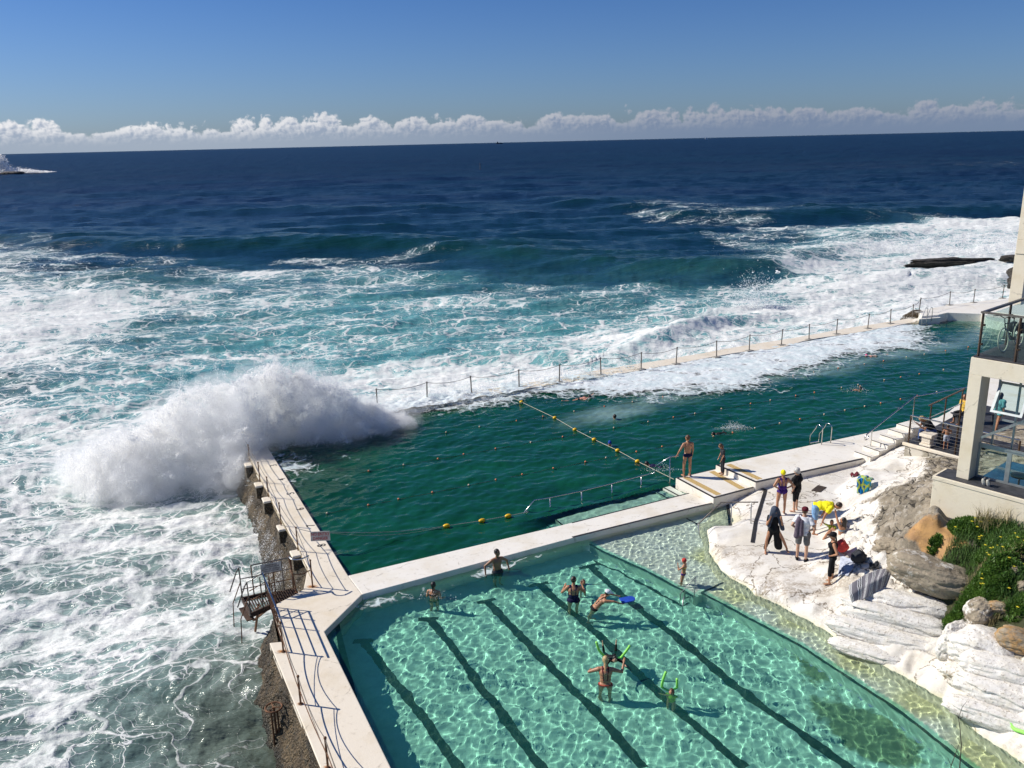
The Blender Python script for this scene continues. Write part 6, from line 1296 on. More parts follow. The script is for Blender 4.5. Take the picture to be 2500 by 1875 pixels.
mc, mch, mcj = person('man in a maroon cap, white shirt and grey shorts', P3(1956, 1369, .44), 62, 1.86, 'fair', fat=1.14, ua=((-.35, .5, -.8), (-.3, -.5, -.8)), fa=((.3, -.75, -.6), (.35, .7, -.55)), wear=(('shorts', 'grey', .85), ('tshirt', 'white')), hair=('brown', 'short'), hat=('cap', 'maroon', 1), shoes='black', head=(5, 0), group=gt, th=((.05, .05, -1), (-.05, -.05, -1)))
tw, twh, twj = person('woman in wide black trousers with a slate towel over her head', P3(1885, 1350, .42), -95, 1.66, 'tan', lean=0, side=0, ua=((.35, .25, -.9), (.35, -.25, -.9)), fa=((.3, -.25, .9), (.3, .25, .9)), head=(5, 14), wear=(('rash', 'black', .6), ), hair=('black', 'short'), th=((.05, .55, -.85), (0, -.28, -1)), sh=((0, .40, -.9), (0, -.05, -1)), group=gt)
hw, hwh, hwj = person('woman in black vest, capri trousers and black cap, hand on hip', P3(2027, 1424, .46), 165, 1.70, 'tan', bust=1, ua=((-.3, .62, -.7), (-.1, -.2, -1)), fa=((.5, -.6, -.5), (.1, .1, -1)), wear=(('tights', 'black', .45), ('tank', 'black')), hair=('dark', 'pony'), hat=('cap', 'black', 1), head=(10, 5), group=gt, th=((.14, .06, -1), (-.10, -.06, -1)))
person('seated woman in a patterned bikini with long dark hair, arm raised', P3(2051, 1322, .46), 135, 1.66, 'tan', pelvis=.14, lean=-6, ua=((.62, -.2, .8), (.1, -.4, -.8)), fa=((.55, -.3, .8), (.5, .3, -.6)), th=((.75, .25, .62), (.8, -.05, .55)), sh=((.45, .2, -.9), (.5, .1, -.85)), wear=(('bottoms', 'floral'), ('bra', 'floral')), hair=('black', 'long'), head=(10, 0), group='people sitting on the terrace')
person('small child in a lime top sitting beside the dark-haired woman', P3(2028, 1308, .45), -120, 1.05, 'tan', child=True, pelvis=.1, ua=((.5, .4, -.6), (.3, -.5, .3)), fa=((.7, .1, .3), (.5, -.2, .8)), th=((.9, .25, .1), (.9, -.25, .1)), sh=((.7, .1, -.5), (.7, -.1, -.5)), wear=(('rash', 'lime'),), hair=('dark', 'bob'), group='people sitting on the terrace')
# paddling pool
wf = lambda x, y, z=0: G(x, y, z)
person('woman with a dark wet ponytail standing chest deep beside the dividing wall', wf(1059, 1458), 75, 1.6, 'tan', pelvis=-.20, ua=((.1, .3, -1), (.1, -.3, -1)), fa=((.7, .1, -.5), (.7, -.1, -.5)), wear=(('bottoms', 'black'), ('bra', 'black')), hair=('black', 'pony'), group=gk)
person('bare-chested dark-haired man standing with elbows out by the dividing wall', wf(1214, 1397), -62, 1.78, 'brown', pelvis=.03, ua=((-.25, .75, -.6), (-.25, -.75, -.6)), fa=((.3, .1, -.95), (.3, -.1, -.95)), wear=(('shorts', 'charcoal', .8),), hair=('black', 'short'), head=(25, 0), group=gk)
person('woman in a navy swimsuit seen from behind with folded arms', wf(1400, 1466), 88, 1.68, 'tan', fat=1.18, bust=1, pelvis=.04, ua=((.15, .62, -.7), (.15, -.62, -.7)), fa=((.8, -.35, .35), (.7, .3, .6)), wear=(('onepiece', 'navy'), ('straps', 'navy')), hair=('dark', 'bun'), head=(-30, 5), group=gk)
person('boy in a royal blue sun shirt in the water next to the navy swimsuit', wf(1424, 1424), -70, 1.2, 'tan', child=True, pelvis=-.42, ua=((.2, .8, -.2), (.3, -.6, -.5)), fa=((.4, .8, .1), (.7, -.2, -.2)), wear=(('rash', 'blue'),), hair=('brown', 'bob'), group=gk)
kb, kbh, _ = person('woman in a white cap leaning forward and pushing a blue kickboard', wf(1452, 1486), 8, 1.6, 'tan', pelvis=.02, lean=38, bend=6, ua=((.55, .15, .55), (.55, -.15, .5)), fa=((.8, .02, .35), (.8, -.02, .35)), th=((-.1, .05, -1), (-.45, -.05, -.85)), wear=(('bottoms', 'black'), ('straps', 'black')), hair=('dark', 'short'), hat=('cap', 'white', 1), head=(0, -25), group=gk)
person('blonde woman in red and orange bikini bottoms seen from behind', wf(1478, 1668), 84, 1.68, 'tan', fat=1.12, bust=1, pelvis=-.03, lean=8, ua=((.1, .85, -.35), (.2, -.85, -.3)), fa=((.75, -.1, -.2), (.65, -.2, .75)), wear=(('bottoms', 'red'), ('straps', 'maroon')), hair=('blonde', 'pony'), head=(0, 8), group=gk)
person('child in a full black suit kicking on a green noodle', wf(1494, 1604), -85, 1.15, 'fair', child=True, pelvis=-.02, lean=70, ua=((.3, .6, .8), (.3, -.6, .8)), fa=((.2, .1, 1), (.2, -.1, 1)), th=((-.9, .35, -.1), (-.9, -.35, -.1)), sh=((-.2, .1, 1), (-.2, -.1, 1)), head=(0, -60), wear=(('wetsuit', 'black'),), hair=('black', 'short'), group=gk)
person('boy in a lime and black sun shirt stretching one arm over the water', wf(1640, 1690), -120, 1.2, 'tan', child=True, pelvis=-.45, ua=((.2, -.95, -.05), (.3, .3, -.8)), fa=((.2, -.95, .05), (.5, .1, -.5)), wear=(('rash', 'lime', .5),), hair=('brown', 'bob'), group=gk)
person('little girl in a red cap and purple bikini bottoms on the shallow shelf', P3(1667, 1441, ZSH), 150, 1.12, 'tan', child=True, lean=-6, ua=((.5, .3, -.5), (.0, -.15, -1)), fa=((.4, -.5, .8), (.2, 0, -1)), th=((.12, .05, -1), (.18, -.05, -1)), sh=((.02, 0, -1), (.05, 0, -1)), wear=(('bottoms', 'purple'), ('bra', 'gold')), hair=None, hat=('swimcap', 'red'), head=(0, 15), group=gk)
# deep pool
person('dark-haired swimmer standing shoulder deep near the pale churned water', wf(1501, 1024), 120, 1.75, 'tan', pelvis=-.52, ua=((.2, .7, -.5), (.2, -.7, -.5)), wear=(), hair=('black', 'short'), group=gm)
person('swimmer in a blue cap at the yellow float rope', wf(1487, 1085), -90, 1.7, 'tan', pelvis=-.45, lean=20, ua=((.5, .7, .1), (.5, -.7, .1)), wear=(('rash', 'slate'),), hair=None, hat=('swimcap', 'blue'), group=gm)
def swimmer(label, x, y, yaw, skin='tan', wear=(), hair=('black', 'short'), hat=None, arm=(.2, .3, 1), h=1.7, pz=-.08, group=gm):
    return person(label, wf(x, y), yaw, h, skin, lean=86, pelvis=pz, ua=((.3, .5, .9), (.1, -.2, -1)), fa=((-.5, .2, .9), (.2, 0, -1)), th=((-1, .12, -.12), (-1, -.12, -.05)), sh=((-1, .05, -.05), (-1, -.05, .12)), head=(0, -40), wear=wear, hair=hair, hat=hat, group=group)
swimmer('swimmer in a dark suit gliding under the near handrail end', 1612, 1140, 145, 'tan', (('wetsuit', 'navy'),), group=gm)
swimmer('wetsuit swimmer kicking up spray near the platform', 1768, 1056, 205, 'fair', (('wetsuit', 'black'),), group=gm)
swimmer('brown-skinned swimmer doing freestyle in the middle lanes', 2078, 954, 20, 'brown', (('briefs', 'navy'),), group=gm)
swimmer('dark-haired swimmer in the foam below the outer walkway end', 2119, 842, 25, 'pink', (('briefs', 'navy'),), group=gm, pz=-.12)
swimmer('swimmer in a pink cap at the edge of the foam', 2138, 868, 190, 'pink', (('briefs', 'black'),), hair=None, hat=('swimcap', 'pinkc'), group=gm)
swimmer('swimmer half hidden by foam beneath the outer walkway', 1412, 974, 10, 'pink', (('briefs', 'black'),), group=gm, pz=-.04)
person('swimmer resting at the far pool wall behind the glass balustrade', wf(2420, 791), 0, 1.75, 'pink', pelvis=-.5, ua=((.7, .4, -.1), (.7, -.4, 0)), hair=('black', 'short'), group=gm)
# on the timber deck
person('blonde woman in black top and jeans hunched on the deck bench', P3(2272, 1078, ZK), 175, 1.68, 'tan', fat=1.2, bust=1, pelvis=.50, lean=28, bend=14, ua=((.75, .2, -.3), (.75, -.2, -.3)), fa=((.25, -.15, .95), (.25, .15, .95)), th=((.95, .15, -.1), (.95, -.1, -.1)), sh=((-.1, 0, -1), (.05, 0, -1)), wear=(('tights', 'denim', .95), ('tshirt', 'black')), hair=('blonde', 'long'), shoes='charcoal', head=(0, 20), group='people on the timber deck')
person('bare-backed toddler in patterned shorts on the timber deck', P3(2308, 1097, ZK), 70, 1.02, 'tan', child=True, ua=((.2, .35, -1), (.3, -.35, -.9)), fa=((.8, -.2, -.3), (.8, .2, -.2)), wear=(('shorts', 'paleblue', .8),), hair=('dark', 'short'), group='people on the timber deck')
person('person in a yellow top half hidden by the cream column', P3(2352, 1030, ZK), 200, 1.7, 'tan', pelvis=.48, lean=5, th=((.95, .1, 0), (.95, -.1, 0)), sh=((0, 0, -1), (0, 0, -1)), wear=(('tights', 'charcoal', .6), ('tshirt', 'gold')), hair=('dark', 'pony'), group='people on the timber deck')
person('person in an aqua beach dress walking on the deck behind the window', P3(2432, 1052, ZK), 20, 1.66, 'tan', th=((.3, .05, -1), (-.25, -.05, -1)), sh=((-.1, 0, -1), (-.2, 0, -1)), wear=(('shorts', 'charcoal', .4), ('tunic', 'aqua')), hair=('dark', 'long'), group='people on the timber deck')
# wide trousers, towels over heads and shoulders
def cloth_lump(name, parts, mat, parent, vox=.016, label=None, cat=None):
    q = MB()
    for p in parts:
        if p[0] == 'b': q.ball(p[1], p[2], 14, 9)
        else: round_cone(q, p[1], p[2], p[3], p[4], 14)
    m3 = remesh(q, vox, 3)
    for v in m3.vertices:
        n = mnoise.noise(Vector((v.co.x*9, v.co.y*9, v.co.z*2.5))); v.co += v.normal*n*.016
    m3.materials.append(mat); m3.polygons.foreach_set('use_smooth', [True]*len(m3.polygons)); o = bpy.data.objects.new(name, m3); COL.objects.link(o)
    if parent: o.parent = parent; o.matrix_parent_inverse = parent.matrix_basis.inverted()
    else: tag(o, label, cat)
    return o
fp = P3(1885, 1350, .42); rX = Vector((1, 0, 0))
pelv, ch_, nk_, hc_ = twj
lf_ = P3(1866, 1347, .42); rf_ = P3(1904, 1347, .42)
cloth_lump('trousers', [('c', pelv+Vector((0, 0, .08)), pelv, .13, .15), ('c', pelv-rX*.06, lf_+Vector((.02, .0, .14)), .105, .06), ('c', pelv+rX*.08, rf_+Vector((-.06, 0, .22)), .11, .13), ('c', pelv+rX*.07, rf_+Vector((-.03, 0, .17)), .10, .10)], CL['black'], tw)
tl_ = cloth_lump('towel', [('c', hc_+Vector((0, .03, .02)), hc_+Vector((0, .05, -.1)), .135, .13), ('c', hc_+Vector((.07, .02, 0)), hc_+Vector((.26, -.02, -.62)), .075, .07), ('c', hc_+Vector((-.07, .02, 0)), hc_+Vector((-.19, -.02, -.50)), .075, .065), ('c', hc_+Vector((0, .10, -.1)), hc_+Vector((.02, .16, -.5)), .12, .13)], CL['slate'], None, label='slate grey towel draped over the head of the woman in black', cat='towel')
pelv, ch_, nk_, hc_ = mcj
dirs = Vector((math.cos(R(62)), math.sin(R(62)), 0)); lft = Vector((-dirs.y, dirs.x, 0))
cloth_lump('towel', [('c', nk_+lft*.13+dirs*.05, nk_+lft*.17-dirs*.14-Vector((0, 0, .15)), .05, .07), ('c', nk_+lft*.14-dirs*.15-Vector((0, 0, .1)), nk_+lft*.17-dirs*.20-Vector((0, 0, .62)), .085, .10), ('c', nk_+lft*.05-dirs*.16-Vector((0, 0, .12)), nk_+lft*.03-dirs*.20-Vector((0, 0, .55)), .06, .07)], CL['mauve'], None, label='mauve grey towel slung over the shoulder of the man in the maroon cap', cat='towel')
# kickboard, noodles
bh = (kbh[0]+kbh[1])/2; kbb = MB(); kbM = Matrix.Translation(bh+Vector((.24, .02, -.01))) @ Matrix.Rotation(R(12), 4, 'Z') @ Matrix.Rotation(R(-4), 4, 'Y') 
outl = [(-.22, -.15), (.12, -.15), (.2, -.1), (.235, 0), (.2, .1), (.12, .15), (-.22, .15)]; kbb.prism(outl, -.018, .018)
kbb.v = [tuple(kbM @ Vector(v)) for v in kbb.v]; tag(kbb.build('kickboard', simple('blue_foam', (.01, .06, .42), .6, var=.15, scale=6), None, bevel=.008), 'blue foam kickboard held out in front of the woman in the white cap', 'kickboard')
GF = simple('green_foam', (.30, .78, .13), .7, var=.1, scale=14)
def noodle(pts, label, r=.034):
    P_ = [Vector(p) for p in pts]; out_ = []
    for i in range(len(P_)-1):
        p0, p1, p2, p3 = P_[max(i-1, 0)], P_[i], P_[i+1], P_[min(i+2, len(P_)-1)]
        for k in range(8):
            t_ = k/8; out_.append(.5*((2*p1)+(p2-p0)*t_+(2*p0-5*p1+4*p2-p3)*t_*t_+(3*p1-p0-3*p2+p3)*t_**3))
    o = MB().tube(out_+[P_[-1]], r, 12).build('pool_noodle', GF, None, smooth=True); tag(o, label, 'pool noodle', 'green foam noodles'); return caustic(o)
b1_ = G(1492, 1612, 0); noodle([GV(1456, 1567, b1_), GV(1463, 1588, b1_), G(1478, 1603, -.05), G(1498, 1612, -.14), G(1514, 1607, -.05), GV(1527, 1592, b1_), GV(1538, 1576, b1_)], 'green noodle bent in a wide U around the child in black')
b2_ = G(1632, 1684, 0); noodle([GV(1626, 1640, b2_), GV(1619, 1660, b2_), G(1617, 1680, -.05), G(1635, 1692, -.15), G(1651, 1682, -.05), GV(1653, 1670, b2_), GV(1653, 1657, b2_)], 'green noodle standing up either side of the boy in lime')
a_, b_ = on_ground(2452, 1748), on_ground(2500, 1799); mid_ = on_ground(2468, 1778)
noodle([on_ground(2453, 1749)+Vector((0, 0, .06)), on_ground(2460, 1768)+Vector((0, 0, .06)), on_ground(2474, 1785)+Vector((0, 0, .06)), on_ground(2498, 1800)+Vector((0, 0, .06)), on_ground(2530, 1812)+Vector((0, 0, .06))], 'lone green noodle lying on the white rock at the lower right', .042)
# ------------------------------------------------------------------ towels, bags, shrubs
def cloth_mat(name, f):
    m, t = newmat(name); f(t); return m
def m_stripe(t):
    v = t.add('ShaderNodeTexCoord').outputs['UV']; w = t.vadd(v, t.vscale(t.vadd(t.noisec(v, 3.5), (.5, .5, .5), 'SUBTRACT'), .05)); x = t.add('ShaderNodeSeparateXYZ', {0: w}).outputs[0]
    a = t.math('FRACT', t.math('MULTIPLY', x, 7.0)); b = t.math('FRACT', t.math('MULTIPLY', x, 42.0)); on = t.math('LESS_THAN', a, .46); d = t.math('GREATER_THAN', b, .5)
    c = t.mix(on, (.20, .19, .21), t.mix(d, (.72, .71, .70), (.02, .02, .025))); t.out(t.pbr(c, .9, .1))
def m_beach(t):
    v = t.add('ShaderNodeTexCoord').outputs['UV']; w = t.vadd(v, t.vscale(t.noisec(v, 3.0), .25)); vo = t.add('ShaderNodeTexVoronoi', {'Vector': w, 'Scale': 3.2}); ed = t.add('ShaderNodeTexVoronoi', {'Vector': w, 'Scale': 3.2}, feature='DISTANCE_TO_EDGE').outputs[0]
    sel = t.math('GREATER_THAN', t.add('ShaderNodeSeparateXYZ', {0: vo.outputs[1]}).outputs[0], .5); c = t.mix(sel, (.01, .16, .42), (.03, .36, .55)); c = t.mix(t.math('LESS_THAN', ed, .10), c, (.55, .66, .12)); t.out(t.pbr(c, .9, .1))
M_ST = cloth_mat('striped_towel_fabric', m_stripe); M_BE = cloth_mat('beach_towel_fabric', m_beach)
def draped(name, corners, mat, label, n=26, lift=.03, wav=.03, top=None, hang=None):
    """towel quad laid over the ground: corners are photo points (clockwise); follows the ground sheet"""
    C4 = [on_ground(x, y) for x, y in corners]; V = []; UVs = []
    for j in range(n):
        for i in range(n):
            u, w_ = i/(n-1), j/(n-1); p = C4[0].lerp(C4[1], u).lerp(C4[3].lerp(C4[2], u), w_); gz = ground_z(p.x, p.y); z = max(gz, p.z-.02)+lift+wav*math.sin(u*11+w_*4)*math.cos(w_*7)*.6+wav*mnoise.noise(Vector((p.x*4, p.y*4, 1)))
            V.append((p.x, p.y, z)); UVs.append((u, w_))
    o = mesh_np(name, np.array(V), grid_quads(n, n), mat, True); uv = o.data.uv_layers.new(name='uv'); idx = np.empty(len(o.data.loops), int); o.data.loops.foreach_get('vertex_index', idx); uv.data.foreach_set('uv', np.array(UVs)[idx].ravel().astype(np.float32))
    md = o.modifiers.new('s', 'SOLIDIFY'); md.thickness = .015; return tag(o, label, 'towel')
def hung(name, pts, mat, label):
    """towel given as rows of 3-d points, smoothed"""
    rows = len(pts); cols = len(pts[0]); V = []; U = []; n = 24
    for j in range(n):
        for i in range(n):
            a = i/(n-1)*(cols-1); b = j/(n-1)*(rows-1); i0 = min(int(a), cols-2); j0 = min(int(b), rows-2); fa_, fb_ = a-i0, b-j0
            p = pts[j0][i0].lerp(pts[j0][i0+1], fa_).lerp(pts[j0+1][i0].lerp(pts[j0+1][i0+1], fa_), fb_); p = p+Vector((-.8, -.6, 0))*(.035*math.sin(i*.9)+.02*math.sin(i*.37+j*.2)); V.append(p[:]); U.append((i/(n-1), j/(n-1)))
    o = mesh_np(name, np.array(V), grid_quads(n, n), mat, True); uv = o.data.uv_layers.new(name='uv'); idx = np.empty(len(o.data.loops), int); o.data.loops.foreach_get('vertex_index', idx); uv.data.foreach_set('uv', np.array(U)[idx].ravel().astype(np.float32))
    md = o.modifiers.new('s', 'SOLIDIFY'); md.thickness = .015; return tag(o, label, 'towel')
b_ = on_ground(2105, 1205); Wt = lambda x, y, k=0: GV(x, y, b_+Vector((0, k, 0)))
hung('beach_towel', [[Wt(2098, 1160, .45), Wt(2115, 1162, .45), Wt(2137, 1170, .45)], [Wt(2093, 1172, .1), Wt(2108, 1168, .12), Wt(2128, 1173, .15)], [Wt(2092, 1204, .0), Wt(2107, 1206, -.02), Wt(2124, 1198, 0)]], M_BE, 'blue and lime patterned beach towel hanging over the white block')
c_ = on_ground(2086, 1481); St = lambda x, y, k=0: GV(x, y, c_+Vector((0, k*.6-.5, 0)))
hung('striped_towel', [[St(2073, 1429, .7), St(2110, 1404, .9), St(2140, 1392, 1.0), St(2168, 1387, 1.1), St(2183, 1391, 1.1)], [St(2075, 1455, .3), St(2108, 1432, .45), St(2133, 1420, .5), St(2160, 1406, .7), St(2174, 1405, .8)], [St(2083, 1489, .0), St(2104, 1466, .15), St(2130, 1449, .3), St(2150, 1437, .45), St(2165, 1432, .6)]], M_ST, 'grey towel with black and white wavy stripes spread on the white rocks')
draped('white_towel', [(2052, 1362), (2098, 1366), (2070, 1412), (2046, 1410)], CL['paleblue'], 'pale lilac towel lying in the shadow beside the woman in black')
draped('crumpled_cloth', [(2122, 1380), (2146, 1376), (2140, 1392), (2124, 1396)], CL['charcoal'], 'small crumpled dark cloth on the white rocks above the striped towel', n=12, lift=.05, wav=.08)
draped('maroon_cloth', [(2076, 1160), (2096, 1158), (2096, 1165), (2076, 1166)], CL['maroon'], 'maroon cloth bundle beside the blue and lime towel', n=12, lift=.08, wav=.08)
def bag(name, x, y, size, mat, label, strap=True, seed=0):
    c = on_ground(x, y); root = empty(name, tuple(c), label=label, cat='bag'); n = 24; th, ph = np.meshgrid(np.linspace(.01, math.pi-.01, n), np.linspace(0, 2*math.pi, 2*n, endpoint=False), indexing='ij')
    d = np.stack([np.sin(th)*np.cos(ph), np.sin(th)*np.sin(ph), np.cos(th)], -1).reshape(-1, 3); r_ = 1+.18*fbm(d[:, 0]*2+seed, d[:, 1]*2+d[:, 2]*2, 3)*2-.25*np.clip(d[:, 2], 0, 1)**2*np.abs(d[:, 0]); V = d*r_[:, None]*np.array(size)/2+np.array(c)+np.array([0, 0, size[2]*.42])
    i = np.arange(n-1)[:, None]*2*n; k = np.arange(2*n)[None, :]; k2 = (k+1) % (2*n); mesh_np('body', V, np.stack([i+k, i+2*n+k, i+2*n+k2, i+k2], -1).reshape(-1, 4), mat, True, root)
    if strap: MB().tube([c+Vector((-.1*size[0], 0, size[2]*.8)), c+Vector((0, -.02, size[2]*1.12)), c+Vector((.25*size[0], 0, size[2]*.8))], .012, 6).build('strap', mat, root)
bag('red_bag', 2054, 1346, (.42, .36, .40), CL['red'], 'red drawstring bag behind the woman in the black cap', seed=2)
bag('black_bag', 2095, 1372, (.48, .40, .42), CL['charcoal'], 'black bag with tan lining on the white rocks', seed=5)
bag('water_bottle_bag', 2212, 1077, (.26, .2, .16), simple('blue_plastic', (.12, .40, .70), .3), 'crumpled light blue plastic bag at the deck corner', False, 7)
# ---- shrubs, grass, flowers
mL, t = newmat('leaf'); rn = t.add('ShaderNodeObjectInfo').outputs['Random']; v = t.pos(); n = t.noise(v, 3.0, 3); c = t.mix(t.sstep(n, .35, .65), (.05, .125, .018), (.12, .23, .035)); c = t.mix(t.sstep(t.noise(v, 40, 2), .5, .7), c, (.14, .24, .05))
t.out(t.add('ShaderNodeMixShader', {0: .35, 1: t.pbr(c, .5, .4), 2: t.add('ShaderNodeBsdfTranslucent', {'Color': c})}))
DRY = simple('dry_grass', (.26, .22, .10), .8, var=.3, scale=8); DRYG = simple('green_grass_blade', (.075, .15, .03), .7, var=.3, scale=8); FLW = simple('yellow_petal', (.85, .72, .05), .5)
def shrub(name, x, y, rad, h, nlf, label, dens=1, flowers=0, dz=0):
    c = on_ground(x, y); root = empty(name, tuple(c), label=label, cat='shrub', group='succulent shrubs on the bank'); N = nlf; a = rng.uniform(0, 2*math.pi, N); r_ = rad*np.sqrt(rng.uniform(0, 1, N)); px_ = c.x+r_*np.cos(a); py_ = c.y+r_*np.sin(a)*.8
    gz = np.array([ground_z(p, q) for p, q in zip(px_, py_)]); lump = .55+.9*(fbm(px_*2.2, py_*2.2, 3)+.5); hz = gz+rng.uniform(0, 1, N)**.6*h*lump*(1-(r_/rad)**3*.8); L = rng.uniform(.05, .10, N); W_ = L*.22
    yaw_ = rng.uniform(0, 2*math.pi, N); pit = rng.uniform(.1, 1.3, N); d = np.stack([np.cos(yaw_)*np.cos(pit), np.sin(yaw_)*np.cos(pit), np.sin(pit)], 1); s = np.stack([-np.sin(yaw_), np.cos(yaw_), np.zeros(N)], 1); p = np.stack([px_, py_, hz], 1)
    V = np.stack([p, p+d*L[:, None]*.5+s*W_[:, None], p+d*L[:, None], p+d*L[:, None]*.5-s*W_[:, None]], 1).reshape(-1, 3); mesh_np('foliage', V, np.arange(4*N).reshape(-1, 4), mL, False, root)
    stm = MB()
    for k in range(10): an = random.uniform(0, 6.28); q = c+Vector((math.cos(an)*rad*.5, math.sin(an)*rad*.4, 0)); q.z = ground_z(q.x, q.y); stm.tube([c+Vector((0, 0, -.05)), q+Vector((0, 0, h*.5))], .008, 5)
    stm.build('stem', RUST, root)
    for k in range(flowers):
        i = random.randrange(N); q = Vector((px_[i], py_[i], gz[i]+h*lump[i]*.95+.05)); f = MB()
        for m_ in range(8): an = m_*math.pi/4; f.add([q, q+Vector((math.cos(an-.25)*.03, math.sin(an-.25)*.03, .006)), q+Vector((math.cos(an)*.042, math.sin(an)*.042, .002)), q+Vector((math.cos(an+.25)*.03, math.sin(an+.25)*.03, .006))], [(0, 1, 2, 3)])
        f.ball(q+Vector((0, 0, .006)), .012, 6, 4); f.build('flower', FLW, root)
shrub('shrub', 2365, 1283, .55, .16, 4500, 'low green mat of succulent leaves at the left foot of the cream wall', flowers=7)
shrub('shrub', 2425, 1296, .5, .16, 3200, 'flat green mat along the middle of the cream wall', flowers=5)
shrub('shrub', 2470, 1335, .8, .2, 6800, 'broad green shrub dotted with many yellow daisies at the right', flowers=11)
shrub('shrub', 2415, 1345, .42, .16, 2500, 'green shrub touching the tip of the orange sandstone', flowers=5)
shrub('shrub', 2455, 1392, .5, .24, 4200, 'bright green shrub above the round grey stones', flowers=4)
shrub('shrub', 2403, 1420, .48, .30, 5200, 'dense bright green shrub hanging over the gap in the rocks', flowers=3)
shrub('shrub', 2425, 1462, .38, .26, 3600, 'lower bright green shrub above the tan rock', flowers=2)
shrub('shrub', 2352, 1478, .36, .22, 2800, 'dark green shrub in the shadow of the big grey boulder', flowers=2)
shrub('shrub', 2322, 1520, .24, .16, 1300, 'small green tuft beside the white layered rocks', flowers=0)
shrub('shrub', 2280, 1340, .18, .10, 900, 'small round green tuft growing on the orange sandstone')
shrub('shrub', 2492, 1478, .35, .2, 2200, 'green shrub at the right edge below the round stones', flowers=1)
def grass(label, x, y, rad, h, N, mat):
    c = on_ground(x, y); a = rng.uniform(0, 2*math.pi, N); r_ = rad*np.sqrt(rng.uniform(0, 1, N)); px_ = c.x+r_*np.cos(a); py_ = c.y+r_*np.sin(a)*.5; gz = np.array([ground_z(p, q) for p, q in zip(px_, py_)])
    lean_ = rng.normal(0, .25, (N, 2)); H_ = h*rng.uniform(.5, 1.1, N); w_ = .006; ang = rng.uniform(0, 6.28, N); s = np.stack([np.cos(ang), np.sin(ang), np.zeros(N)], 1)*w_; p = np.stack([px_, py_, gz], 1); m1 = p+np.column_stack([lean_*H_[:, None]*.35, H_*.6]); t1 = p+np.column_stack([lean_*H_[:, None], H_])
    V = np.stack([p-s, p+s, m1+s*.8, m1-s*.8], 1).reshape(-1, 3); V2_ = np.stack([m1-s*.8, m1+s*.8, t1+s*.1, t1-s*.1], 1).reshape(-1, 3); o = mesh_np('grass', np.concatenate([V, V2_]), np.arange(8*N).reshape(-1, 4), mat, False); tag(o, label, 'grass', kind='stuff')
grass('dry brown grass in front of the cream wall', 2470, 1272, 1.0, .6, 1000, DRY); grass('green brown grass among the shrubs', 2440, 1315, 1.5, .28, 4200, DRYG); grass('straw coloured grass between the shrubs', 2440, 1370, 1.1, .2, 1100, DRY); grass('withered grass around the stones', 2475, 1450, .7, .3, 1800, DRYG); grass('dead stems on the brown rock', 2400, 1520, .5, .22, 900, DRY)
# flag-like litter and bare twig
tw_ = empty('bare_twig', tuple(G(2330, 1875, .6)), label='bare forked twig rising at the bottom edge in front of the yellow water', cat='twig'); TWM = simple('twig_bark', (.07, .045, .03), .8)
base = GR(2340, 1960, 12.5); bz = base.z
def TP_(x, y): return GV(x, y, base)
root_ = TP_(2338, 1960)
for k, q in enumerate(([(2338, 1960), (2343, 1875), (2347, 1820), (2344, 1780), (2340, 1752), (2350, 1725), (2361, 1712)], [(2344, 1850), (2335, 1830), (2322, 1817)], [(2340, 1752), (2334, 1744)], [(2343, 1755), (2351, 1750), (2350, 1740)], [(2310, 1960), (2322, 1870), (2335, 1835), (2343, 1812)], [(2322, 1870), (2314, 1850)])):
    n_ = len(q); MB().tube([TP_(*p) for p in q], [.009*(1-.75*i/(n_-1)) if k in (0, 4) else .005*(1-.6*i/(n_-1)) for i in range(n_)], 6).build('stem' if k in (0, 4) else 'twig', TWM, tw_)
# small wood litter and wet dark patches, gull, ships on the horizon
gl = empty('seagull', tuple(GR(1898, 666, 92)), label='white gull flying low over the water near the surf', cat='bird'); gp = GR(1898, 666, 92); GWm = simple('gull_white', (.8, .8, .8), .6)
gb_ = MB(); gb_.ball(gp, (.24, .09, .09), 10, 7); gb_.ball(gp+Vector((.26, 0, .05)), .065, 8, 6); gb_.build('body', GWm, gl, smooth=True)
for s in (-1, 1): MB().add([gp+Vector((.1, 0, .04)), gp+Vector((.14, s*.3, .22)), gp+Vector((.0, s*.75, .16)), gp+Vector((-.08, s*.3, .17)), gp+Vector((-.1, 0, .04))], [(0, 1, 2, 3, 4)]).build('wing', GWm, gl)
def ship(x, y, L, Hh, mat, label):
    c = GR(x, y, 9000); c.z = SEA; r_ = empty('ship', tuple(c), label=label, cat='ship'); MB().prism([(c.x-L/2, c.y), (c.x-L*.42, c.y-L*.08), (c.x+L*.4, c.y-L*.08), (c.x+L/2, c.y), (c.x+L*.4, c.y+L*.08), (c.x-L*.42, c.y+L*.08)], SEA, SEA+Hh*.4).build('hull', mat, r_); MB().box((c.x-L*.25, c.y, SEA+Hh*.65), (L*.16, L*.1, Hh*.6)).build('superstructure', mat, r_); MB().box((c.x+L*.15, c.y, SEA+Hh*.6), (L*.03, L*.03, Hh*.7)).build('mast', mat, r_)
ship(1219, 352, 70, 22, simple('dark_hull', (.05, .06, .08), .6), 'tiny dark cargo ship on the horizon left of centre'); ship(1725, 340, 30, 20, GWm, 'tiny white vessel on the horizon right of centre')
bu = GR(1172, 400, 520); bu.z = SEA; br_ = empty('channel_marker', tuple(bu), label='thin dark marker standing in the open sea', cat='marker'); MB().tube([bu, bu+Vector((0, 0, 3.2))], [.3, .12], 8).build('pole', GREYR, br_); MB().ball(bu+Vector((0, 0, 3.3)), .35, 8, 6).build('topmark', GREYR, br_)
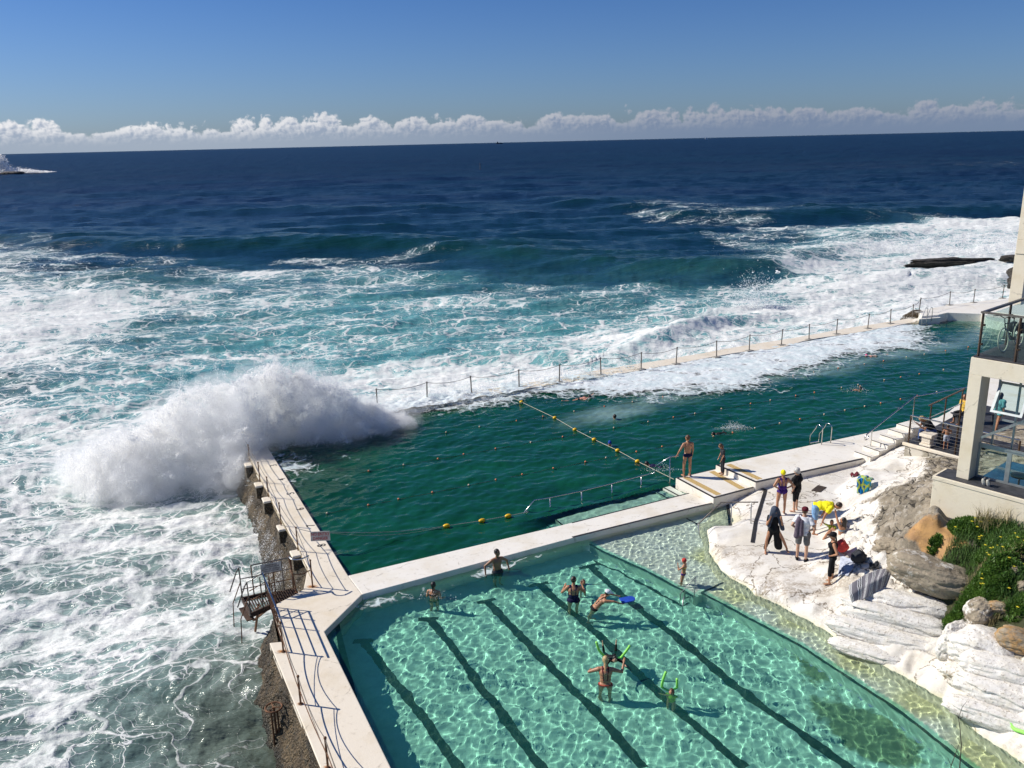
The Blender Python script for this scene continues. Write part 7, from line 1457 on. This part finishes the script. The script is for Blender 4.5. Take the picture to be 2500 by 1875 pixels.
# ------------------------------------------------------------------ breaking wave: droplets, tumbling foam, overwash
mW, t = newmat('white_water'); 
t.out(t.add('ShaderNodeMixShader', {0: .5, 1: t.add('ShaderNodeBsdfDiffuse', {'Color': (.985, .98, .965, 1)}), 2: t.add('ShaderNodeBsdfTranslucent', {'Color': (.985, .98, .965, 1)})}))
def droplets(name, P, size, label=None, cat=None, parent=None):
    N = len(P); q = rng.normal(size=(N, 3)); q /= np.linalg.norm(q, axis=1)[:, None]; r_ = rng.normal(size=(N, 3)); a = np.cross(q, r_); a /= np.linalg.norm(a, axis=1)[:, None]; b = np.cross(q, a)
    s = size[:, None]; V = np.stack([P+a*s, P+b*s*.8+q*s*.3, P-a*s, P-b*s*.8-q*s*.3], 1).reshape(-1, 3); o = mesh_np(name, V, np.arange(4*N).reshape(-1, 4), mW, False, parent)
    if label: tag(o, label, cat, kind='stuff')
    return o
def interp(xs, tab, c): return np.interp(xs, [r[0] for r in tab], [r[c] for r in tab])
# x, top y, base y, base height
SPR = [(140, 1150, 1172, SEA), (164, 1112, 1188, SEA), (224, 1080, 1222, SEA), (298, 1052, 1228, SEA), (348, 1034, 1222, SEA), (398, 996, 1212, SEA), (420, 958, 1208, SEA), (477, 934, 1204, SEA), (547, 922, 1203, SEA), (585, 908, 1185, SEA*.6), (620, 898, 1112, 0), (671, 882, 1094, 0), (746, 896, 1084, 0), (820, 928, 1078, 0), (870, 972, 1070, 0), (945, 1000, 1056, 0), (1000, 1025, 1040, 0)]
def spray_point(x, v, jit):
    yb = interp(x, SPR, 2); yt = interp(x, SPR, 1); zb = interp(x, SPR, 3); y = yb+(yt-yb)*v
    out = np.zeros((len(x), 3))
    for i in range(len(x)):
        b = G(float(x[i]), float(yb[i]), float(zb[i])); dist = math.hypot(b.x, b.y)+.4+1.5*v[i]+jit[i]; out[i] = GR(float(x[i]), float(y[i]), dist)[:]
    return out
NP = 3200; cx = rng.uniform(140, 1000, NP); wgt = np.interp(cx, [140, 250, 450, 800, 900, 1000], [.5, .9, 1, 1, .7, .4]); k = rng.uniform(0, 1, NP) < wgt; cx = cx[k]; NP = len(cx)
cv = rng.uniform(0, 1, NP)**1.05*.95; edgew = 1-np.abs(cv-.5)*1.2
cj = rng.normal(0, .55, NP); C_ = spray_point(cx, cv, cj); rad_ = rng.uniform(.14, .42, NP)*(1.15-.40*cv)
cnt = rng.poisson(290, NP); idx = np.repeat(np.arange(NP), cnt); T_ = len(idx); g3 = rng.normal(size=(T_, 3)); g3 /= np.linalg.norm(g3, axis=1)[:, None]; rr_ = rng.uniform(0, 1, T_)**.5
P_ = C_[idx]+g3*(rr_*rad_[idx])[:, None]*np.array([1.15, 1, .9])
turb = 5.0; P_[:, 0] += .30*fbm(P_[:, 0]*1.7, P_[:, 2]*1.7+3, 4)*2; P_[:, 2] += .35*fbm(P_[:, 0]*1.5+9, P_[:, 2]*1.5, 4)*2
sz = np.exp(rng.normal(math.log(.013), .42, T_))
spray = droplets('wave_spray', P_, sz, 'wall of white spray where the wave bursts over the pool corner', 'spray')
# dense heart of the burst: one closed lumpy body of fine mist
mM, t = newmat('spray_mist'); t.out(None, t.add('ShaderNodeVolumeScatter', {'Color': (.997, .998, 1, 1), 'Density': .8, 'Anisotropy': .1}))
core_ = MB(); cc_ = [i for i in range(NP) if cv[i] < .84 and abs(cj[i]) < .9][:1400]
for i in cc_: core_.ball(C_[i], float(rad_[i])*1.25, 8, 6)
mm = bpy.data.meshes.new('spray_mist'); mm.from_pydata(core_.v, [], core_.f); om = bpy.data.objects.new('tmp', mm); COL.objects.link(om); md = om.modifiers.new('r', 'REMESH'); md.mode = 'VOXEL'; md.voxel_size = .09; md2 = om.modifiers.new('s', 'SMOOTH'); md2.iterations = 2; md2.factor = .5
dg = bpy.context.evaluated_depsgraph_get(); mc_ = bpy.data.meshes.new_from_object(om.evaluated_get(dg)); bpy.data.objects.remove(om); mc_.materials.clear(); mc_.materials.append(mM); oc = bpy.data.objects.new('spray_mist', mc_); COL.objects.link(oc); tag(oc, 'dense white heart of the bursting wave at the pool corner', 'spray', kind='stuff')
mH, t = newmat('spray_haze'); t.out(None, t.add('ShaderNodeVolumeScatter', {'Color': (.997, .998, 1, 1), 'Density': .16, 'Anisotropy': .2}))
hz2 = MB(); [hz2.ball(C_[i], float(rad_[i])*2.3+.15, 8, 6) for i in range(NP) if rng.random() < .35]
mm = bpy.data.meshes.new('h'); mm.from_pydata(hz2.v, [], hz2.f); om = bpy.data.objects.new('tmp', mm); COL.objects.link(om); md = om.modifiers.new('r', 'REMESH'); md.mode = 'VOXEL'; md.voxel_size = .16; md2 = om.modifiers.new('s', 'SMOOTH'); md2.iterations = 4
dg = bpy.context.evaluated_depsgraph_get(); mc_ = bpy.data.meshes.new_from_object(om.evaluated_get(dg)); bpy.data.objects.remove(om); mc_.materials.clear(); mc_.materials.append(mH); oh = bpy.data.objects.new('spray_haze', mc_); COL.objects.link(oh); tag(oh, 'thin see-through mist drifting round the bursting wave', 'spray', kind='stuff')
# loose outer droplets thrown upwards
N2 = 26000; x2 = rng.uniform(150, 960, N2); v2_ = rng.beta(5, 2.2, N2)*1.10; P2_ = spray_point(x2, v2_, rng.normal(0, .8, N2)); P2_ += rng.normal(0, .22, (N2, 3)); k = fbm(P2_[:, 0]*.9, P2_[:, 2]*.9, 3) > -.06
droplets('spray_drops', P2_[k], np.exp(rng.normal(math.log(.011), .4, int(k.sum()))), 'fine drops flying above the bursting wave', 'spray')
# torn jets flung out of the burst
J = []; JS = []
for k_ in range(460):
    x_ = rng.uniform(150, 960); v_ = rng.uniform(.45, .97); p0 = spray_point(np.array([x_]), np.array([v_]), np.array([rng.normal(0, .6)]))[0]; L_ = rng.uniform(.35, 1.6)*(1.2 if 400 < x_ < 880 else .8); an = math.pi/2+rng.normal(.15, .55); dv_ = np.array([math.cos(an), rng.normal(0, .3), math.sin(an)]); n_ = int(150*L_)+60; t_ = rng.uniform(0, 1, n_)
    J.append(p0+dv_*L_*t_[:, None]-np.array([0, 0, .35])*(t_**2)[:, None]*L_+rng.normal(size=(n_, 3))*(.02+.09*t_)[:, None]); JS.append(np.exp(rng.normal(math.log(.0105), .4, n_))*(1.1-.5*t_))
droplets('spray_jets', np.concatenate(J), np.concatenate(JS), 'torn jets of water flung out of the bursting wave', 'spray')
# broken water tumbling over and along the outer walkway
def along(px0, px1, n, z): 
    a, b = Vector(CO), Vector(OWE); s = rng.uniform(0, 1, n); X_ = []; pa = G(px0, np.interp(px0, [900, 2230], [999, 777]), .15); pb = G(px1, np.interp(px1, [900, 2230], [999, 777]), .15); return np.array(pa)[None, :]*(1-s[:, None])+np.array(pb)[None, :]*s[:, None]
nl = np.array([nL.x, nL.y, 0])
def surge(n, p0, p1, cen, wid, hgt, sizel, clump=260):
    nc = max(8, n//clump); c = along(p0, p1, nc, .15); off = rng.normal(cen, wid, nc); c += nl*off[:, None]; c[:, 2] = rng.uniform(-.1, 1, nc)**2*hgt*(.4+1.2*np.abs(fbm(c[:, 0]*.4, c[:, 1]*.4, 3))*2.5)
    i = np.repeat(np.arange(nc), clump); g = rng.normal(size=(len(i), 3)); P = c[i]+g*np.array([.22, .18, .12])*rng.uniform(.4, 1.3, nc)[i][:, None]; return P, np.exp(rng.normal(math.log(sizel), .4, len(i)))
Ps = []; Ss = []
for a in ((46000, 890, 1180, -.3, 1.0, .50, .011), (22000, 1150, 1420, .9, .6, .30, .010), (26000, 1300, 2000, 1.7, .8, .35, .010), (5000, 2000, 2230, 1.8, .8, .25, .010)):
    p, s = surge(*a); Ps.append(p); Ss.append(s)
droplets('surf_froth', np.concatenate(Ps), np.concatenate(Ss), 'froth of the surge tumbling against the outer walkway', 'surf')
# burst in the middle distance behind the walkway
b0 = G(1838, 752, SEA); n = 7000; g = rng.normal(size=(n, 3)); u = rng.uniform(0, 1, n)**2.2; P = np.array(b0)+g*np.array([1.9, .5, .22])*(1-.75*u)[:, None]+np.stack([u*0.9*np.sin(g[:, 1]*2), u*0, u*2.6*(.5+.5*np.abs(g[:, 2]))], 1); droplets('wave_spray', P, np.exp(rng.normal(math.log(.026), .4, n)), 'small burst of spray rising from the surf behind the outer fence', 'spray')
b0 = G(2300, 618, SEA); n = 12000; g = rng.normal(size=(n, 3)); u = rng.uniform(0, 1, n)**1.5; P = np.array(b0)+g*np.array([9, 1.2, .5])+np.stack([u*0.4, u*0, u*2.3], 1); droplets('wave_spray', P, np.exp(rng.normal(math.log(.035), .4, n)), 'surf breaking over the long low reef at the right', 'spray')
# far splash at the left edge
b0 = G(-6, 424, SEA); n = 9000; u = rng.uniform(0, 1, n); g = rng.normal(size=(n, 3)); P = np.array(b0)+np.stack([g[:, 0]*5*(1-.3*u)+3*u+6*np.sin(u*5)*rng.uniform(-.4, .6, n), g[:, 1]*2, u**1.4*15*np.exp(-(g[:, 0]*.55)**2)], 1); n2 = 7000; g2 = rng.normal(size=(n2, 3)); uu = rng.uniform(0, 1, n2); P2 = np.array(G(0, 424, SEA))+np.stack([uu*42, g2[:, 1]*3, np.abs(g2[:, 2])*2.4*(1-uu)+.3], 1)
droplets('wave_spray', np.concatenate([P, P2]), rng.uniform(.18, .5, n+n2), 'distant tall splash at the left edge of the horizon', 'spray')
# water draining down the rock face
fs = []; 
wl0, wl1 = np.array([S1[0], S1[1]]), np.array([S2[0], S2[1]]); wdir = wl1-wl0; wn = np.array([-wdir[1], wdir[0]]); wn /= np.linalg.norm(wn); wn = wn if wn[0] < 0 else -wn
for k in range(80):
    s = rng.uniform(.25, 1.12); n = 110; w_ = rng.uniform(0, 1, n); z = ZS-.5-w_*(1.35+.3*rng.random()); dep = ZS-z; o_ = .12+.58*dep**1.1+.10*rng.random(); q = wl0+wdir*s; xy = q[None, :]+wn*(o_+.05*rng.normal(size=n))[:, None]+wdir[None, :]/np.linalg.norm(wdir)*(.03*rng.normal(size=n)+.12*(w_-.5)*rng.normal())[:, None]; fs.append(np.column_stack([xy, z]))
fs = np.concatenate(fs); droplets('draining_water', fs, np.exp(rng.normal(math.log(.010), .4, len(fs))), 'thin white rivulets draining down the barnacled rock face', 'water')
# ---- foam lying on the pools (lumpy sheets with holes)
mF, t = newmat('foam_sheet'); v = t.pos(); cv_ = t.attr('cov').outputs['Fac']; n = t.noise(t.map(v, (.6, 1, 1), (0, 0, R(-25))), .9, 6, .68); n2 = t.noise(v, 5, 5, .7); vo = t.add('ShaderNodeTexVoronoi', {'Vector': t.vadd(v, t.vscale(t.noisec(v, 1.5), .8)), 'Scale': 1.6}, feature='DISTANCE_TO_EDGE').outputs[0]
a = t.math('ADD', t.math('ADD', cv_, t.math('MULTIPLY', t.math('SUBTRACT', n, .5), 1.9)), t.math('ADD', t.math('MULTIPLY', t.math('SUBTRACT', n2, .5), .8), t.math('MULTIPLY', t.sstep(vo, .14, .0), .25)))
al = t.math('MULTIPLY', t.sstep(a, .30, .80), .96); c = t.mix(t.sstep(t.math('ADD', t.math('MULTIPLY', n2, .4), t.math('MULTIPLY', n, .6)), .38, .62), (.84, .86, .86), (.58, .68, .69))
t.out(t.pbr(c, .65, .2, 0, t.bump(t.math('ADD', n2, t.math('MULTIPLY', t.noise(v, 2.2, 5, .7), 2)), .3, .05), Alpha=al))
def foam_sheet(name, poly, step, covf, hf, label, z=.03):
    xs = [p[0] for p in poly]; ys = [p[1] for p in poly]; X, Y = np.meshgrid(np.arange(min(xs), max(xs)+step, step), np.arange(min(ys), max(ys)+step, step)); x = X.ravel(); y = Y.ravel(); V = np.column_stack([x, y, np.full(len(x), z)]); Q = grid_quads(*X.shape); c4 = V[Q].mean(1); V, Q, _ = compact(V, Q, inside(c4[:, 0], c4[:, 1], poly))
    cov = covf(V[:, 0], V[:, 1]); V[:, 2] += hf(V[:, 0], V[:, 1], cov); o = mesh_np(name, V, Q, mF); fattr(o, 'cov', cov); tag(o, label, 'foam', kind='stuff'); return o
low = [(900, 1056), (979, 1041), (1030, 1033), (1085, 1025), (1203, 1013), (1273, 1002), (1300, 988), (1398, 982), (1496, 990), (1594, 990), (1708, 981), (1802, 972), (1925, 962), (1940, 940), (2070, 903), (2142, 878), (2287, 867), (2338, 842), (2316, 798), (2269, 788)]
lowp = [XY(G(x, y, 0)) for x, y in low]; topp = [IWE, tuple(Vector(CI).lerp(Vector(IWE), .5)), tuple(Vector(CI).lerp(Vector(IWE), .06))]
fpoly = lowp+topp
def cov1(x, y):
    d = np.full(x.shape, 1e9)
    for i in range(len(lowp)-1): d = np.minimum(d, segdist(x, y, lowp[i], lowp[i+1])[0])
    return np.clip(.02+d*.25, 0, .80)-.12*sm(x, 20, 34)
foam_sheet('pool_foam', fpoly, .07, cov1, lambda x, y, c: .035+c*(.06+.16*np.abs(fbm(x*.7, y*.7, 4, .6))*2+.03*fbm(x*3, y*3, 3)), 'thick white foam spreading from the outer walkway over the deep pool')
# foam washing over the walkway itself
wpoly = [tuple(Vector(CO)+nL*.3), tuple(Vector(CO).lerp(Vector(OWE), .70)+nL*.5), tuple(Vector(CI).lerp(Vector(IWE), .70)-nL*.3), tuple(Vector(CI)-nL*.4)]
foam_sheet('walkway_foam', wpoly, .06, lambda x, y: np.clip(1.05-1.05*np.clip(((x-CO[0])*nO.x+(y-CO[1])*nO.y)/(Lw*.55), 0, 1.2)**1.2, 0, 1), lambda x, y, c: .14+c*(.10+.45*np.abs(fbm(x*.7, y*.7, 4, .6))*2), 'foam sliding over the sunken stretch of the outer walkway', .03)
# bubbles along the dividing wall
kb_lo = [XY(G(x, y, 0)) for x, y in ((790, 1560), (880, 1500), (960, 1478), (1000, 1470), (1090, 1438), (1180, 1410), (1300, 1368), (1380, 1340))]; kb_up = [XY(G(x, y, 0)) for x, y in ((1390, 1322), (1000, 1432), (886, 1462), (800, 1545))]
def cov2(x, y):
    d, s, t_ = segdist(x, y, K, DL1); return np.clip(.30+.22*np.sin(t_*9+2)-np.abs(d-.38)*.8-.15*np.clip(t_-.6, 0, 1)*3, 0, 1)
foam_sheet('bubble_line', kb_lo+kb_up, .05, cov2, lambda x, y, c: .012+0*x, 'thin line of bubbles along the paddling pool side of the dividing wall', .014)
b1p = G(735, 1165, 0)
foam_sheet('splash_patch', [(b1p.x-2.2, b1p.y-1.6), (b1p.x+2.2, b1p.y-1.6), (b1p.x+2.2, b1p.y+3.4), (b1p.x-3.2, b1p.y+3.4)], .06, lambda x, y: np.clip(.50*np.exp(-(((x-b1p.x+.6)/1.3)**2+((y-b1p.y-1.0)/1.6)**2)), 0, 1), lambda x, y, c: .03+0*x, 'faint splash where the spray falls next to the sea wall numbers', .02)
for x_, y_, n_, lab in ((1790, 1047, 900, 'small splash kicked up by the wetsuit swimmer near the platform'), (1615, 1150, 260, 'tiny splash behind the swimmer under the handrail end'), (2092, 955, 220, 'tiny splash round the freestyle swimmer in the middle lanes'), (1056, 1462, 160, 'drops round the ponytailed woman by the dividing wall')):
    b_s = np.array(G(x_, y_, .0)); g = rng.normal(size=(n_, 3)); P = b_s+g*np.array([.35, .16, .0])+np.stack([0*g[:, 0], 0*g[:, 0], np.abs(g[:, 2])*.16*np.exp(-(g[:, 0]*.7)**2)+.02], 1); droplets('splash', P, np.exp(rng.normal(math.log(.012), .35, n_)), lab, 'splash')
